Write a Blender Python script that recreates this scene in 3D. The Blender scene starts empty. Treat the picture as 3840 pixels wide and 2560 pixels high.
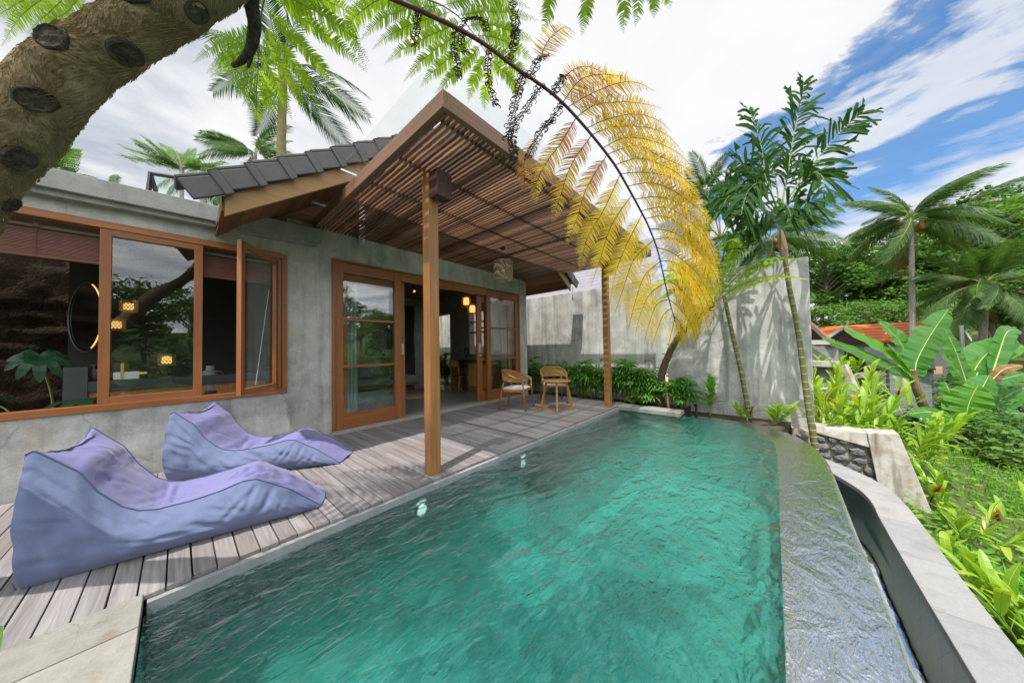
import bpy, math, random
from mathutils import Vector, Matrix, noise
R = random.Random(7)
PI = math.pi
sc = bpy.context.scene
COL = sc.collection
V = Vector
# ------------------------------------------------------------------ camera
FPX, YAW, PITCH, ROLL, H = 1105.64, math.radians(41.4806), math.radians(1.4228), math.radians(-1.0127), 1.25
cy, sy, cp, sp = math.cos(YAW), math.sin(YAW), math.cos(PITCH), math.sin(PITCH)
CF = V((-sy * cp, cy * cp, sp)); r0 = V((cy, sy, 0)); u0 = r0.cross(CF)
CR = r0 * math.cos(ROLL) + u0 * math.sin(ROLL); CU = -r0 * math.sin(ROLL) + u0 * math.cos(ROLL)
CP = V((0, 0, H))
cam = bpy.data.objects.new('camera', bpy.data.cameras.new('camera')); COL.objects.link(cam)
cam.data.sensor_width = 36; cam.data.lens = FPX / 3840 * 36; cam.data.clip_start = .02; cam.data.clip_end = 3000
cam.matrix_world = Matrix(((CR.x, CU.x, -CF.x, CP.x), (CR.y, CU.y, -CF.y, CP.y), (CR.z, CU.z, -CF.z, CP.z), (0, 0, 0, 1)))
sc.camera = cam
S = 3840 / 2352
def ray(u, v): return CR * ((u * S - 1920) / FPX) - CU * ((v * S - 1280) / FPX) + CF
def at(u, v, d): return CP + ray(u, v) * d                      # survey point: sight line u,v at depth d
def onx(u, v, x): q = ray(u, v); return CP + q * (x / q.x)
def ony(u, v, y): q = ray(u, v); return CP + q * (y / q.y)
def onz(u, v, z): q = ray(u, v); return CP + q * ((z - H) / q.z)

# ------------------------------------------------------------------ mesh builder
class MB:
    def __init__(s): s.v = []; s.f = []; s.mi = []; s.uv = None
    def add(s, vs, fs, mi=0):
        n = len(s.v); s.v.extend([tuple(p) for p in vs]); s.f.extend([tuple(i + n for i in f) for f in fs]); s.mi.extend([mi] * len(fs)); return s
    def hexa(s, p, mi=0):                                          # 4 bottom, 4 top corners
        return s.add(p, [(0, 3, 2, 1), (4, 5, 6, 7), (0, 1, 5, 4), (1, 2, 6, 5), (2, 3, 7, 6), (3, 0, 4, 7)], mi)
    def box(s, x0, x1, y0, y1, z0, z1, mi=0):
        return s.hexa([(x0, y0, z0), (x1, y0, z0), (x1, y1, z0), (x0, y1, z0), (x0, y0, z1), (x1, y0, z1), (x1, y1, z1), (x0, y1, z1)], mi)
    def bar(s, a, b, w, h, up=V((0, 0, 1)), mi=0, w2=None, h2=None):   # straight bar a-b, w sideways, h along up
        a, b = V(a), V(b); t = (b - a).normalized(); x = t.cross(up)
        if x.length < 1e-5: x = t.cross(V((1, 0, 0)))
        x.normalize(); y = x.cross(t); w2 = w2 or w; h2 = h2 or h
        P = []
        for c, ww, hh in ((a, w, h), (b, w2, h2)):
            P += [c - x * ww / 2 - y * hh / 2, c + x * ww / 2 - y * hh / 2, c + x * ww / 2 + y * hh / 2, c - x * ww / 2 + y * hh / 2]
        return s.hexa(P, mi)
    def tube(s, pts, rad, n=8, cap=True, mi=0, flat=1.0, ref=V((0, 0, 1))):
        pts = [V(p) for p in pts]; m = len(pts)
        if not hasattr(rad, '__len__'): rad = [rad] * m
        vs = []; fs = []; X = None
        for i, p in enumerate(pts):
            t = (pts[min(i + 1, m - 1)] - pts[max(i - 1, 0)])
            t = t.normalized() if t.length > 1e-9 else V((0, 0, 1))
            if X is None:
                X = t.cross(ref)
                if X.length < 1e-3: X = t.cross(V((1, 0, 0)))
            X = X - t * X.dot(t); X.normalize(); Y = t.cross(X)
            for k in range(n):
                a = 2 * PI * k / n; vs.append(p + X * (rad[i] * math.cos(a)) + Y * (rad[i] * flat * math.sin(a)))
        for i in range(m - 1):
            for k in range(n):
                k2 = (k + 1) % n; fs.append((i * n + k, i * n + k2, (i + 1) * n + k2, (i + 1) * n + k))
        if cap: fs.append(tuple(range(n - 1, -1, -1))); fs.append(tuple((m - 1) * n + k for k in range(n)))
        return s.add(vs, fs, mi)
    def lathe(s, c, prof, n=24, mi=0, cap=False):                  # prof: (r, z)
        c = V(c); vs = [c + V((r * math.cos(2 * PI * k / n), r * math.sin(2 * PI * k / n), z)) for r, z in prof for k in range(n)]
        fs = [(i * n + k, i * n + (k + 1) % n, (i + 1) * n + (k + 1) % n, (i + 1) * n + k) for i in range(len(prof) - 1) for k in range(n)]
        if cap: fs.append(tuple(range(n - 1, -1, -1))); fs.append(tuple((len(prof) - 1) * n + k for k in range(n)))
        return s.add(vs, fs, mi)
    def grid(s, P, closed=False, mi=0):                            # P[i][j] points
        m, n = len(P), len(P[0]); vs = [p for row in P for p in row]
        fs = [(i * n + j, i * n + (j + 1) % n, (i + 1) * n + (j + 1) % n, (i + 1) * n + j) for i in range(m - 1) for j in range(n if closed else n - 1)]
        return s.add(vs, fs, mi)
    def prism(s, poly, z0, z1, mi=0):                              # poly list of (x,y) ccw
        n = len(poly); vs = [(x, y, z0) for x, y in poly] + [(x, y, z1) for x, y in poly]
        fs = [tuple(range(n - 1, -1, -1)), tuple(range(n, 2 * n))] + [(i, (i + 1) % n, n + (i + 1) % n, n + i) for i in range(n)]
        return s.add(vs, fs, mi)
    def build(s, name, mats, parent=None, smooth=False, off=None, bevel=0):
        me = bpy.data.meshes.new(name)
        o3 = V(off) if off is not None else (V(parent.get('_o', (0, 0, 0))) if parent is not None else V((0, 0, 0)))
        vs = [(p[0] - o3.x, p[1] - o3.y, p[2] - o3.z) for p in s.v]
        me.from_pydata(vs, [], s.f)
        if not isinstance(mats, (list, tuple)): mats = [mats]
        for m in mats: me.materials.append(m)
        if len(mats) > 1: me.polygons.foreach_set('material_index', s.mi)
        if smooth: me.polygons.foreach_set('use_smooth', [True] * len(me.polygons))
        me.update()
        o = bpy.data.objects.new(name, me); COL.objects.link(o)
        if parent is not None: o.parent = parent
        else: o.location = o3
        if parent is not None and '_o' in parent: o['_o'] = parent['_o']
        if bevel:
            b = o.modifiers.new('bevel', 'BEVEL'); b.width = bevel; b.segments = 2; b.limit_method = 'ANGLE'
        return o

def tag(o, label=None, cat=None, group=None, kind=None):
    if label: o['label'] = label
    if cat: o['category'] = cat
    if group: o['group'] = group
    if kind: o['kind'] = kind
    return o
def thing(name, label, cat, loc=(0, 0, 0), group=None):
    o = bpy.data.objects.new(name, None); COL.objects.link(o); o.location = loc; o['_o'] = tuple(loc); o.empty_display_size = .1
    return tag(o, label, cat, group)
def dup(root, loc, rotz=0, scale=1, label=None, rx=0, ry=0):
    r = root.copy(); COL.objects.link(r); r.location = loc; r.rotation_euler = (rx, ry, rotz)
    r.scale = (scale, scale, scale) if not hasattr(scale, '__len__') else scale
    if label: r['label'] = label
    for ch in list(root.children):
        c = ch.copy(); COL.objects.link(c); c.parent = r
        for g in list(ch.children):
            d = g.copy(); COL.objects.link(d); d.parent = c
    return r
def lerp(a, b, t): return a + (b - a) * t
def interp(tab, t):
    for (a, va), (b, vb) in zip(tab, tab[1:]):
        if t <= b: return lerp(va, vb, (t - a) / (b - a)) if t > a else va
    return tab[-1][1]
def smooth_path(pts, n):                                            # Catmull-Rom
    pts = [V(p) for p in pts]; m = len(pts) - 1; out = []
    for k in range(n + 1):
        q = k / n * m; i = min(int(q), m - 1); t = q - i
        p0 = pts[max(i - 1, 0)]; p1 = pts[i]; p2 = pts[i + 1]; p3 = pts[min(i + 2, m)]
        out.append(.5 * ((2 * p1) + (p2 - p0) * t + (2 * p0 - 5 * p1 + 4 * p2 - p3) * t * t + (3 * p1 - p0 - 3 * p2 + p3) * t * t * t))
    return out

# ------------------------------------------------------------------ materials
class NT:
    def __init__(s, name):
        s.m = bpy.data.materials.new(name); s.m.use_nodes = True; s.n = s.m.node_tree; s.n.nodes.clear()
        s.out = s.n.nodes.new('ShaderNodeOutputMaterial')
    def node(s, t, **kw):
        n = s.n.nodes.new('ShaderNode' + t)
        for k, v in kw.items():
            if k.startswith('i_'):
                k = k[2:]; k = int(k) if k.isdigit() else k.replace('_', ' ')
                if isinstance(v, bpy.types.NodeSocket): s.n.links.new(v, n.inputs[k])
                else: n.inputs[k].default_value = v
            else: setattr(n, k, v)
        return n
    def link(s, a, b): s.n.links.new(a, b)
    def coord(s, kind='Object', scale=(1, 1, 1), rot=(0, 0, 0), loc=(0, 0, 0)):
        tc = s.node('TexCoord'); mp = s.node('Mapping'); s.link(tc.outputs[kind], mp.inputs[0])
        mp.inputs['Scale'].default_value = scale; mp.inputs['Rotation'].default_value = rot; mp.inputs['Location'].default_value = loc
        return mp.outputs[0]
    def noise(s, co, scale, detail=4, rough=.55, dist=0):
        n = s.node('TexNoise'); s.link(co, n.inputs['Vector']); n.inputs['Scale'].default_value = scale
        n.inputs['Detail'].default_value = detail; n.inputs['Roughness'].default_value = rough; n.inputs['Distortion'].default_value = dist
        return n.outputs['Fac']
    def ramp(s, f, stops):
        r = s.node('ValToRGB'); s.link(f, r.inputs[0]); e = r.color_ramp.elements
        while len(e) < len(stops): e.new(.5)
        for el, (p, c) in zip(e, stops):
            el.position = p; el.color = (c, c, c, 1) if not hasattr(c, '__len__') else (*c, 1)
        return r.outputs[0]
    def mix(s, f, a, b, mode='MIX'):
        m = s.node('Mix', data_type='RGBA', blend_type=mode)
        for sock, v in ((m.inputs[0], f), (m.inputs[6], a), (m.inputs[7], b)):
            if isinstance(v, bpy.types.NodeSocket): s.link(v, sock)
            elif hasattr(v, '__len__'): sock.default_value = (*v, 1)
            else: sock.default_value = v
        return m.outputs[2]
    def math(s, op, a, b=0., clamp=False):
        m = s.node('Math', operation=op, use_clamp=clamp)
        for sock, v in ((m.inputs[0], a), (m.inputs[1], b)):
            if isinstance(v, bpy.types.NodeSocket): s.link(v, sock)
            else: sock.default_value = v
        return m.outputs[0]
    def bump(s, h, strength=.3, dist=.01, normal=None):
        b = s.node('Bump'); s.link(h, b.inputs['Height']); b.inputs['Strength'].default_value = strength; b.inputs['Distance'].default_value = dist
        if normal: s.link(normal, b.inputs['Normal'])
        return b.outputs[0]
    def island(s): return s.node('NewGeometry').outputs['Random Per Island']
    def pbr(s, color, rough=.6, normal=None, spec=.4, metal=0, **kw):
        p = s.node('BsdfPrincipled')
        for nm, v in (('Base Color', color), ('Roughness', rough), ('Metallic', metal), ('Specular IOR Level', spec)):
            if isinstance(v, bpy.types.NodeSocket): s.link(v, p.inputs[nm])
            elif hasattr(v, '__len__'): p.inputs[nm].default_value = (*v, 1)
            else: p.inputs[nm].default_value = v
        if normal: s.link(normal, p.inputs['Normal'])
        for k, v in kw.items():
            k = k.replace('_', ' ')
            p.inputs[k].default_value = (*v, 1) if hasattr(v, '__len__') else v
        return p.outputs[0]
    def done(s, shader): s.link(shader, s.out.inputs[0]); return s.m

def plain(name, col, rough=.6, spec=.4, metal=0, var=.12, scale=30, **kw):
    t = NT(name); co = t.coord()
    c = t.mix(t.noise(co, scale, 4), [x * (1 - var) for x in col], [min(x * (1 + var), 1) for x in col])
    return t.done(t.pbr(c, rough, t.bump(t.noise(co, scale * 4, 2), .08, .004), spec, metal, **kw))

def concrete(name, base, dark, warm, sx=1., moss=None, streak=.5, off=(0, 0, 0)):
    t = NT(name); co = t.coord(scale=(sx, sx, sx), loc=off)
    n1 = t.noise(co, .9, 6, .62, .6); n2 = t.noise(co, 4.5, 8, .7, .3)
    st = t.noise(t.coord(scale=(5, 5, .35), loc=off), 1.2, 5, .6, .4)
    c = t.mix(t.ramp(n1, [(.3, 0), (.68, 1)]), base, dark)
    c = t.mix(t.math('MULTIPLY', t.ramp(n2, [(.42, 0), (.66, 1)]), .6), c, [x * 1.25 for x in base])
    c = t.mix(t.math('MULTIPLY', t.ramp(st, [(.5, 0), (.72, 1)]), streak), c, [x * .5 for x in dark])
    c = t.mix(t.math('MULTIPLY', t.ramp(t.noise(co, 1.7, 7, .65, 1.2), [(.55, 0), (.7, 1)]), .5), c, warm)
    if moss: c = t.mix(t.math('MULTIPLY', t.ramp(t.noise(co, 2.3, 6, .65), [(.5, 0), (.62, 1)]), .6), c, moss)
    fine = t.noise(co, 60, 4, .7)
    c = t.mix(.18, c, t.ramp(fine, [(.3, .1), (.7, .7)]), 'OVERLAY')
    # hairline craze of old render
    vor = t.node('TexVoronoi', feature='DISTANCE_TO_EDGE'); vor.inputs['Scale'].default_value = 1.1
    wob = t.node('Mix', data_type='RGBA'); wob.inputs[0].default_value = .35
    nc = t.node('TexNoise'); t.link(co, nc.inputs['Vector']); nc.inputs['Scale'].default_value = 2.2; nc.inputs['Detail'].default_value = 5
    t.link(co, wob.inputs[6]); t.link(nc.outputs['Color'], wob.inputs[7]); t.link(wob.outputs[2], vor.inputs['Vector'])
    crack = t.ramp(vor.outputs['Distance'], [(.0, 1), (.006, 0)])
    c = t.mix(t.math('MULTIPLY', crack, t.math('MULTIPLY', t.ramp(n1, [(.45, 0), (.6, 1)]), .5)), c, [x * .45 for x in dark])
    h = t.math('ADD', t.math('MULTIPLY', n2, .6), t.math('MULTIPLY', fine, .25))
    rg = t.ramp(n2, [(.3, .62), (.7, .85)])
    return t.done(t.pbr(c, rg, t.bump(h, .35, .012), .35))

def wood(name, base, dark, axis=0, rough=.45, var=.5, grain=1., gloss=.4, weather=None):
    t = NT(name); sc_ = [26 * grain] * 3; sc_[axis] = 1.1 * grain
    isl = t.island(); cb = t.node('CombineXYZ'); 
    for i in range(3): t.link(t.math('MULTIPLY', isl, 37. + 11 * i), cb.inputs[i])
    va = t.node('VectorMath', operation='ADD'); t.link(t.coord(scale=sc_), va.inputs[0]); t.link(cb.outputs[0], va.inputs[1]); co = va.outputs[0]
    g = t.noise(co, 1., 6, .65, .8); g2 = t.noise(co, 5., 3, .6)
    c = t.mix(t.ramp(g, [(.32, 0), (.68, 1)]), base, dark)
    c = t.mix(t.math('MULTIPLY', g2, .25), c, [x * .35 for x in dark])
    v = t.ramp(isl, [(0, 1 - var * .6), (1, 1 + var * .5)]); c = t.mix(1., c, v, 'MULTIPLY')
    if weather:
        wn = t.noise(t.coord(), 1.1, 5, .6, .5); c = t.mix(t.math('MULTIPLY', t.ramp(wn, [(.48, 0), (.66, 1)]), .75), c, weather)
    return t.done(t.pbr(c, rough, t.bump(t.math('ADD', g, t.math('MULTIPLY', g2, .5)), .25, .003), gloss))

def leaf(name, c1, c2, trans=.35, rough=.4, tip=None, gloss=.35, vein=0, tcol=None):
    t = NT(name); isl = t.island(); n = t.noise(t.coord(), 3.1, 3)
    f = t.math('ADD', t.math('MULTIPLY', isl, .6), t.math('MULTIPLY', n, .45), True)
    c = t.mix(f, c1, c2)
    if tip: c = t.mix(t.math('MULTIPLY', t.ramp(t.noise(t.coord(), 1.9, 5, .7), [(.52, 0), (.68, 1)]), .75), c, tip)
    nor = None
    if vein: 
        nor = t.bump(t.noise(t.coord(), vein, 3), .25, .004)
    p = t.pbr(c, rough, nor, gloss)
    tr = t.node('BsdfTranslucent')
    if tcol: tr.inputs[0].default_value = (*tcol, 1)
    else: t.link(t.mix(1., c, (1.5, 1.5, .75), 'MULTIPLY'), tr.inputs[0])
    mx = t.node('MixShader'); mx.inputs[0].default_value = trans; t.link(p, mx.inputs[1]); t.link(tr.outputs[0], mx.inputs[2])
    return t.done(mx.outputs[0])

def glass(name, tint=(1, 1, 1), ior=1.5, rough=0, wob=0.0, k=1.2):
    t = NT(name); fr = t.node('Fresnel'); bf = t.node('NewGeometry').outputs['Backfacing']
    t.link(t.math('ADD', t.math('MULTIPLY', bf, 1 / ior - ior), ior), fr.inputs[0])     # same reflectance from both sides of the sheet
    tr = t.node('BsdfTransparent'); tr.inputs[0].default_value = (*tint, 1)
    gl = t.node('BsdfGlossy'); gl.inputs['Roughness'].default_value = rough; gl.inputs[0].default_value = (1, 1, 1, 1)
    if wob: t.link(t.bump(t.noise(t.coord(), 1.6, 2), wob, .02), gl.inputs['Normal'])
    f = t.math('MULTIPLY', fr.outputs[0], k, True)
    mx = t.node('MixShader'); t.link(f, mx.inputs[0]); t.link(tr.outputs[0], mx.inputs[1]); t.link(gl.outputs[0], mx.inputs[2])
    return t.done(mx.outputs[0])

def emit(name, col, k):
    t = NT(name); e = t.node('Emission'); e.inputs[0].default_value = (*col, 1); e.inputs[1].default_value = k
    return t.done(e.outputs[0])

M = {}
M['wall'] = concrete('villa_render', (.50, .49, .465), (.275, .272, .255), (.47, .405, .31), streak=.55)
M['wallgreen'] = M['wall']
M['backwall'] = concrete('garden_wall_render', (.60, .59, .56), (.29, .285, .27), (.54, .50, .42), .8, streak=.8, off=(3, 1, 4))
M['cornice'] = concrete('cornice_concrete', (.30, .305, .285), (.19, .195, .18), (.3, .27, .22), 1.3, streak=.3)
M['retain'] = concrete('retaining_render', (.50, .485, .45), (.26, .20, .145), (.25, .14, .06), 1.9, streak=.95, off=(5, 2, 1))
M['coping'] = concrete('grey_stone_coping', (.27, .27, .275), (.21, .21, .215), (.27, .25, .24), 3., streak=.12)
M['slab'] = concrete('pale_sandstone', (.27, .265, .24), (.21, .205, .185), (.23, .17, .10), 2., streak=.05, off=(2.3, 0.4, 0))
M['pavesand'] = concrete('cool_grey_sandstone', (.23, .225, .205), (.18, .175, .155), (.16, .10, .045), 2.1, streak=.04, off=(.25, 1.0, 0))
M['deck'] = wood('weathered_deck_wood', (.30, .285, .285), (.155, .143, .145), 0, .75, .32, 1.5, .15, weather=(.20, .155, .145))
M['teak'] = wood('oiled_door_wood', (.37, .14, .045), (.235, .08, .024), 2, .38, .25, 1.)
M['teakh'] = wood('oiled_door_rail_wood', (.37, .14, .045), (.235, .08, .024), 1, .38, .25, 1.)
M['post'] = wood('golden_post_wood', (.42, .205, .075), (.28, .115, .035), 2, .45, .15, 1.3)
M['fascia'] = wood('fascia_wood', (.30, .165, .105), (.19, .095, .06), 0, .55, .2, 1.)
M['fasciay'] = wood('fascia_wood_y', (.30, .165, .105), (.19, .095, .06), 1, .55, .2, 1.)
M['slat'] = wood('slat_wood', (.31, .155, .095), (.17, .078, .048), 0, .5, 1.1, 1.)
M['slatdark'] = wood('batten_wood', (.06, .03, .022), (.03, .016, .012), 1, .6, .2, 1.)
M['barge'] = wood('pale_barge_wood', (.46, .26, .10), (.36, .19, .07), 1, .45, .1, .7)
M['soffit'] = wood('soffit_boards', (.30, .115, .055), (.20, .07, .032), 0, .45, .5, 1.)
M['chairwood'] = wood('chair_teak', (.42, .21, .065), (.30, .13, .035), 2, .42, .15, 2.)
M['tile'] = plain('slate_roof_tile', (.085, .078, .082), .5, .4, var=.35, scale=9)
M['shingle'] = plain('lavender_grey_shingle', (.21, .20, .23), .6, .3, var=.3, scale=5)
M['steel'] = plain('brushed_steel', (.6, .6, .58), .3, .5, 1, .1)
M['black'] = plain('black_metal', (.02, .02, .022), .4)
M['darkframe'] = plain('dark_steel_frame', (.035, .04, .045), .4)
M['glass'] = glass('window_glass', (.93, .95, .94), 1.52)
M['roofglass'] = glass('canopy_glass', (.96, .985, .98), 1.45, k=.55)
M['dark'] = plain('dark_plaster', (.05, .05, .048), .8, .2)
M['intwall'] = concrete('interior_render', (.36, .36, .35), (.25, .25, .24), (.34, .31, .27), 1.2, streak=.2)
M['floor'] = plain('polished_concrete_floor', (.20, .195, .185), .28, .5, var=.2, scale=3)
M['ceil'] = plain('dark_ceiling', (.13, .11, .10), .8)
M['white'] = plain('white_linen', (.75, .75, .73), .9, .2, var=.06)
M['greyfab'] = plain('grey_upholstery', (.33, .34, .36), .9, .15, var=.12, scale=60)
M['sage'] = plain('sage_cushion', (.22, .25, .12), .9, .15)
M['lampwk'] = plain('wicker', (.38, .24, .10), .7, .2, var=.5, scale=60)
M['lampgrey'] = plain('grey_wicker', (.33, .25, .165), .7, .2, var=.5, scale=60)
M['bulb'] = emit('warm_bulb', (1., .58, .17), 1.1)
M['bulb2'] = emit('warm_spot', (1., .5, .2), 5.)
M['mirrorlit'] = emit('warm_strip', (1., .42, .12), 1.1)
M['poollamp'] = emit('pool_lamp_lens', (.9, 1., .97), 1.1)
# ================================================================== SETTING: deck, pool, villa
# ---- deck
deck = thing('wooden_deck', 'weathered grey timber deck of cross boards between the villa and the pool', 'deck', (-3.7, 2.5, 0))
b = MB(); y = -2.2; PIT = .0985
while y < 6.66:
    x1 = -2.5 + R.uniform(-.006, .006); x0 = -4.955; w = PIT - R.uniform(.005, .009); z = R.uniform(-.0025, .0015)
    xs = x0
    cuts = [x0, x1]
    if R.random() < .28: cuts = [x0, R.uniform(-4.3, -3.0), x1]
    for ca, cb in zip(cuts, cuts[1:]):
        b.hexa([(ca + .0015, y, z - .026), (cb - .0015, y, z - .026), (cb - .0015, y + w, z - .026), (ca + .0015, y + w, z - .026),
                (ca + .0015, y, z + R.uniform(-.001, .001)), (cb - .0015, y, z), (cb - .0015, y + w, z + R.uniform(-.001, .001)), (ca + .0015, y + w, z)])
    y += PIT
tag(b.build('deck_boards', M['deck'], deck, bevel=.003))
b = MB(); b.box(-4.95, -2.56, -2.2, 6.66, -.3, -.05); b.build('joist_bed', M['black'], deck)

# ---- pool
def arc_poly(pts, n=40): return [(p.x, p.y) for p in smooth_path([V((a, c, 0)) for a, c in pts], n)]
inner = [(0, -.11), (0, 1.5), (0, 3.2)] + arc_poly([(0, 3.2), (0.005, 4.3), (-.005, 4.95), (-.06, 5.5), (-.19, 5.92), (-.42, 6.22), (-.72, 6.36), (-1.05, 6.40), (-1.4, 6.41)], 34)[1:]
outer = [(.40, -.9), (.40, 1.5), (.41, 3.2)] + arc_poly([(.41, 3.2), (.432, 4.5), (.425, 5.05), (.37, 5.55), (.24, 6.0), (.0, 6.33), (-.36, 6.54), (-.8, 6.63), (-1.36, 6.64)], 34)[1:]
pool = thing('swimming_pool', 'teal green stone swimming pool with a curved vanishing edge beside the deck', 'pool', (-1.3, 3, -1.3))
def tilemat(name, c1, c2, sc_=9., rough=.35, grout=(.04, .07, .06)):
    t = NT(name); isl = t.noise(t.coord(), 3.3, 5, .6)
    bk = t.node('TexBrick', offset=0.); geo = t.node('NewGeometry'); 
    sx = t.node('SeparateXYZ'); t.link(t.coord(), sx.inputs[0]); cb = t.node('CombineXYZ')
    t.link(t.math('ADD', sx.outputs[0], sx.outputs[1]), cb.inputs[0]); t.link(t.math('ADD', sx.outputs[2], sx.outputs[1]), cb.inputs[1])
    t.link(cb.outputs[0], bk.inputs['Vector']); bk.inputs['Scale'].default_value = sc_
    bk.inputs['Brick Width'].default_value = 1.; bk.inputs['Row Height'].default_value = 1.; bk.inputs['Mortar Size'].default_value = .025
    bk.inputs['Color1'].default_value = (*c1, 1); bk.inputs['Color2'].default_value = (*c2, 1); bk.inputs['Mortar'].default_value = (*grout, 1)
    c = t.mix(t.math('MULTIPLY', t.ramp(isl, [(.4, 0), (.65, 1)]), .5), bk.outputs[0], [x * .6 for x in c1])
    return t.done(t.pbr(c, rough, t.bump(isl, .2, .01)))
M['pooltile'] = tilemat('green_pool_tile', (.10, .50, .43), (.24, .72, .64), 5.5, grout=(.15, .50, .44), rough=.5)
M['guttertile'] = tilemat('dark_green_tile', (.10, .165, .145), (.075, .13, .115), 6)
M['poolside'] = tilemat('grey_green_pool_side', (.30, .34, .29), (.24, .29, .25), 10)
ip = [(-2.555, -.11)] + inner + [(-2.555, 6.41)]
b = MB(); fl = -1.25
b.add([(x, y_, fl) for x, y_ in ip], [tuple(range(len(ip)))])
b.build('pool_floor', M['pooltile'], pool)
b = MB(); zt = -.094
n = len(ip); rows = [[(x, y_, fl + .002) for x, y_ in ip], [(x, y_, zt - (.01 if k else 0)) for k, (x, y_) in enumerate(ip)]]
b.grid([[rows[1][j] for j in list(range(n)) + [0]], [rows[0][j] for j in list(range(n)) + [0]]])
b.build('pool_side', M['pooltile'], pool)
b = MB(); b.box(-2.55, -2.12, 3.1, 6.38, -1.24, -.52); b.build('bench', M['poolside'], pool, bevel=.02)
# wet overflow ledge
def wetstone():
    t = NT('wet_stone_ledge'); co = t.coord(); n1 = t.noise(co, 3.2, 7, .68, .8); n2 = t.noise(co, 70, 4, .7)
    c = t.mix(t.ramp(n1, [(.35, 0), (.65, 1)]), (.27, .255, .22), (.14, .132, .115))
    c = t.mix(t.math('MULTIPLY', t.ramp(t.noise(co, 1.5, 6, .7), [(.5, 0), (.64, 1)]), .7), c, (.10, .10, .075))
    c = t.mix(.3, c, t.ramp(n2, [(.3, .15), (.7, .65)]), 'OVERLAY')
    w = t.noise(t.coord(scale=(1, .42, 1), rot=(0, 0, .5)), 8, 4, .55, 1.4)
    w2 = t.noise(t.coord(scale=(1.6, .5, 1), rot=(0, 0, .35)), 38, 3, .6, 1.6)
    h = t.math('ADD', w, t.math('MULTIPLY', w2, .22))
    p = t.node('BsdfPrincipled'); t.link(c, p.inputs['Base Color']); p.inputs['Roughness'].default_value = .6
    g = t.node('BsdfGlossy'); g.inputs['Roughness'].default_value = .04; rb = t.bump(h, 1., .017); t.link(rb, g.inputs['Normal']); lw = t.node('Fresnel'); lw.inputs[0].default_value = 1.75; t.link(rb, lw.inputs['Normal'])
    p.inputs['Coat Weight'].default_value = .0; p.inputs['Coat Roughness'].default_value = .03; p.inputs['Coat IOR'].default_value = 2.0
    t.link(t.bump(h, 1., .05), p.inputs['Coat Normal']); t.link(t.bump(h, .5, .02, t.bump(n2, .2, .004)), p.inputs['Normal'])
    mx = t.node('MixShader'); t.link(t.math('MULTIPLY', lw.outputs[0], 1.55, True), mx.inputs[0]); t.link(p.outputs[0], mx.inputs[1]); t.link(g.outputs[0], mx.inputs[2]); return t.done(mx.outputs[0])
M['wet'] = wetstone()
b = MB(); m = len(inner); assert m == len(outer)
top = [[(ix, iy, -.094) for ix, iy in inner], [(lerp(i[0], o[0], .93), lerp(i[1], o[1], .93), -.104) for i, o in zip(inner, outer)],
       [(ox, oy, -.122) for ox, oy in outer], [(ox, oy, -.80) for ox, oy in outer]]
b.grid(top); b.build('overflow_ledge', M['wet'], pool, smooth=True)
b = MB(); b.box(-2.56, -2.462, -.1, 6.16, -.5, -.029); b.build('coping', M['coping'], pool)
for (u, v, yy) in ((1200, 1063, 0), (968, 1170, 0)):
    c = onx(u, v, -2.46)
    q = MB(); ring = []
    q.add([c + V((.008, .05 * math.cos(a), .05 * math.sin(a))) for a in [2 * PI * k / 20 for k in range(20)]], [tuple(range(20))])
    pl0 = q.build('pool_lamp', M['poollamp'], pool); q = MB(); q.tube([c + V((.008, .056 * math.cos(a), .056 * math.sin(a))) for a in [2 * PI * k / 20 for k in range(21)]], .009, 6); q.build('lamp_rim', M['steel'], pl0, smooth=True)

# ---- water
def watermat(name, tint, s1=1., refr=.45, bs=1.):
    t = NT(name); co = t.coord()
    w1 = t.noise(t.coord(scale=(1., .5, 1.), rot=(0, 0, -.5)), 4.2 * s1, 2, .5, .5)
    w2 = t.noise(t.coord(scale=(1., .45, 1.), rot=(0, 0, -.75)), 13 * s1, 3, .5, .6)
    w3 = t.noise(t.coord(scale=(1., .5, 1.), rot=(0, 0, .3)), 38 * s1, 2, .5, .4)
    h = t.math('ADD', t.math('ADD', w1, t.math('MULTIPLY', w2, .5)), t.math('MULTIPLY', w3, .24))
    nb = t.bump(h, bs, .11)
    fr = t.node('Fresnel'); fr.inputs[0].default_value = 1.33; t.link(nb, fr.inputs['Normal'])
    tr = t.node('BsdfTransparent'); tr.inputs[0].default_value = (*tint, 1)
    rf = t.node('BsdfRefraction'); rf.inputs[0].default_value = (*tint, 1); rf.inputs['IOR'].default_value = 1.33; rf.inputs['Roughness'].default_value = .0; t.link(t.bump(t.math('ADD', w1, t.math('MULTIPLY', w2, .3)), bs, .10), rf.inputs['Normal'])
    m1 = t.node('MixShader'); m1.inputs[0].default_value = refr; t.link(tr.outputs[0], m1.inputs[1]); t.link(rf.outputs[0], m1.inputs[2])
    gl = t.node('BsdfGlossy'); gl.inputs['Roughness'].default_value = .015; gl.inputs[0].default_value = (1, 1, 1, 1); t.link(nb, gl.inputs['Normal'])
    mx = t.node('MixShader'); t.link(t.math('MULTIPLY', fr.outputs[0], 1.9, True), mx.inputs[0]); t.link(m1.outputs[0], mx.inputs[1]); t.link(gl.outputs[0], mx.inputs[2])
    return t.done(mx.outputs[0])
M['water'] = watermat('pool_water', (.56, .86, .835), 1., .55, .75)
M['water2'] = watermat('gutter_water', (.45, .62, .58), .6, .3, .02)
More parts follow.
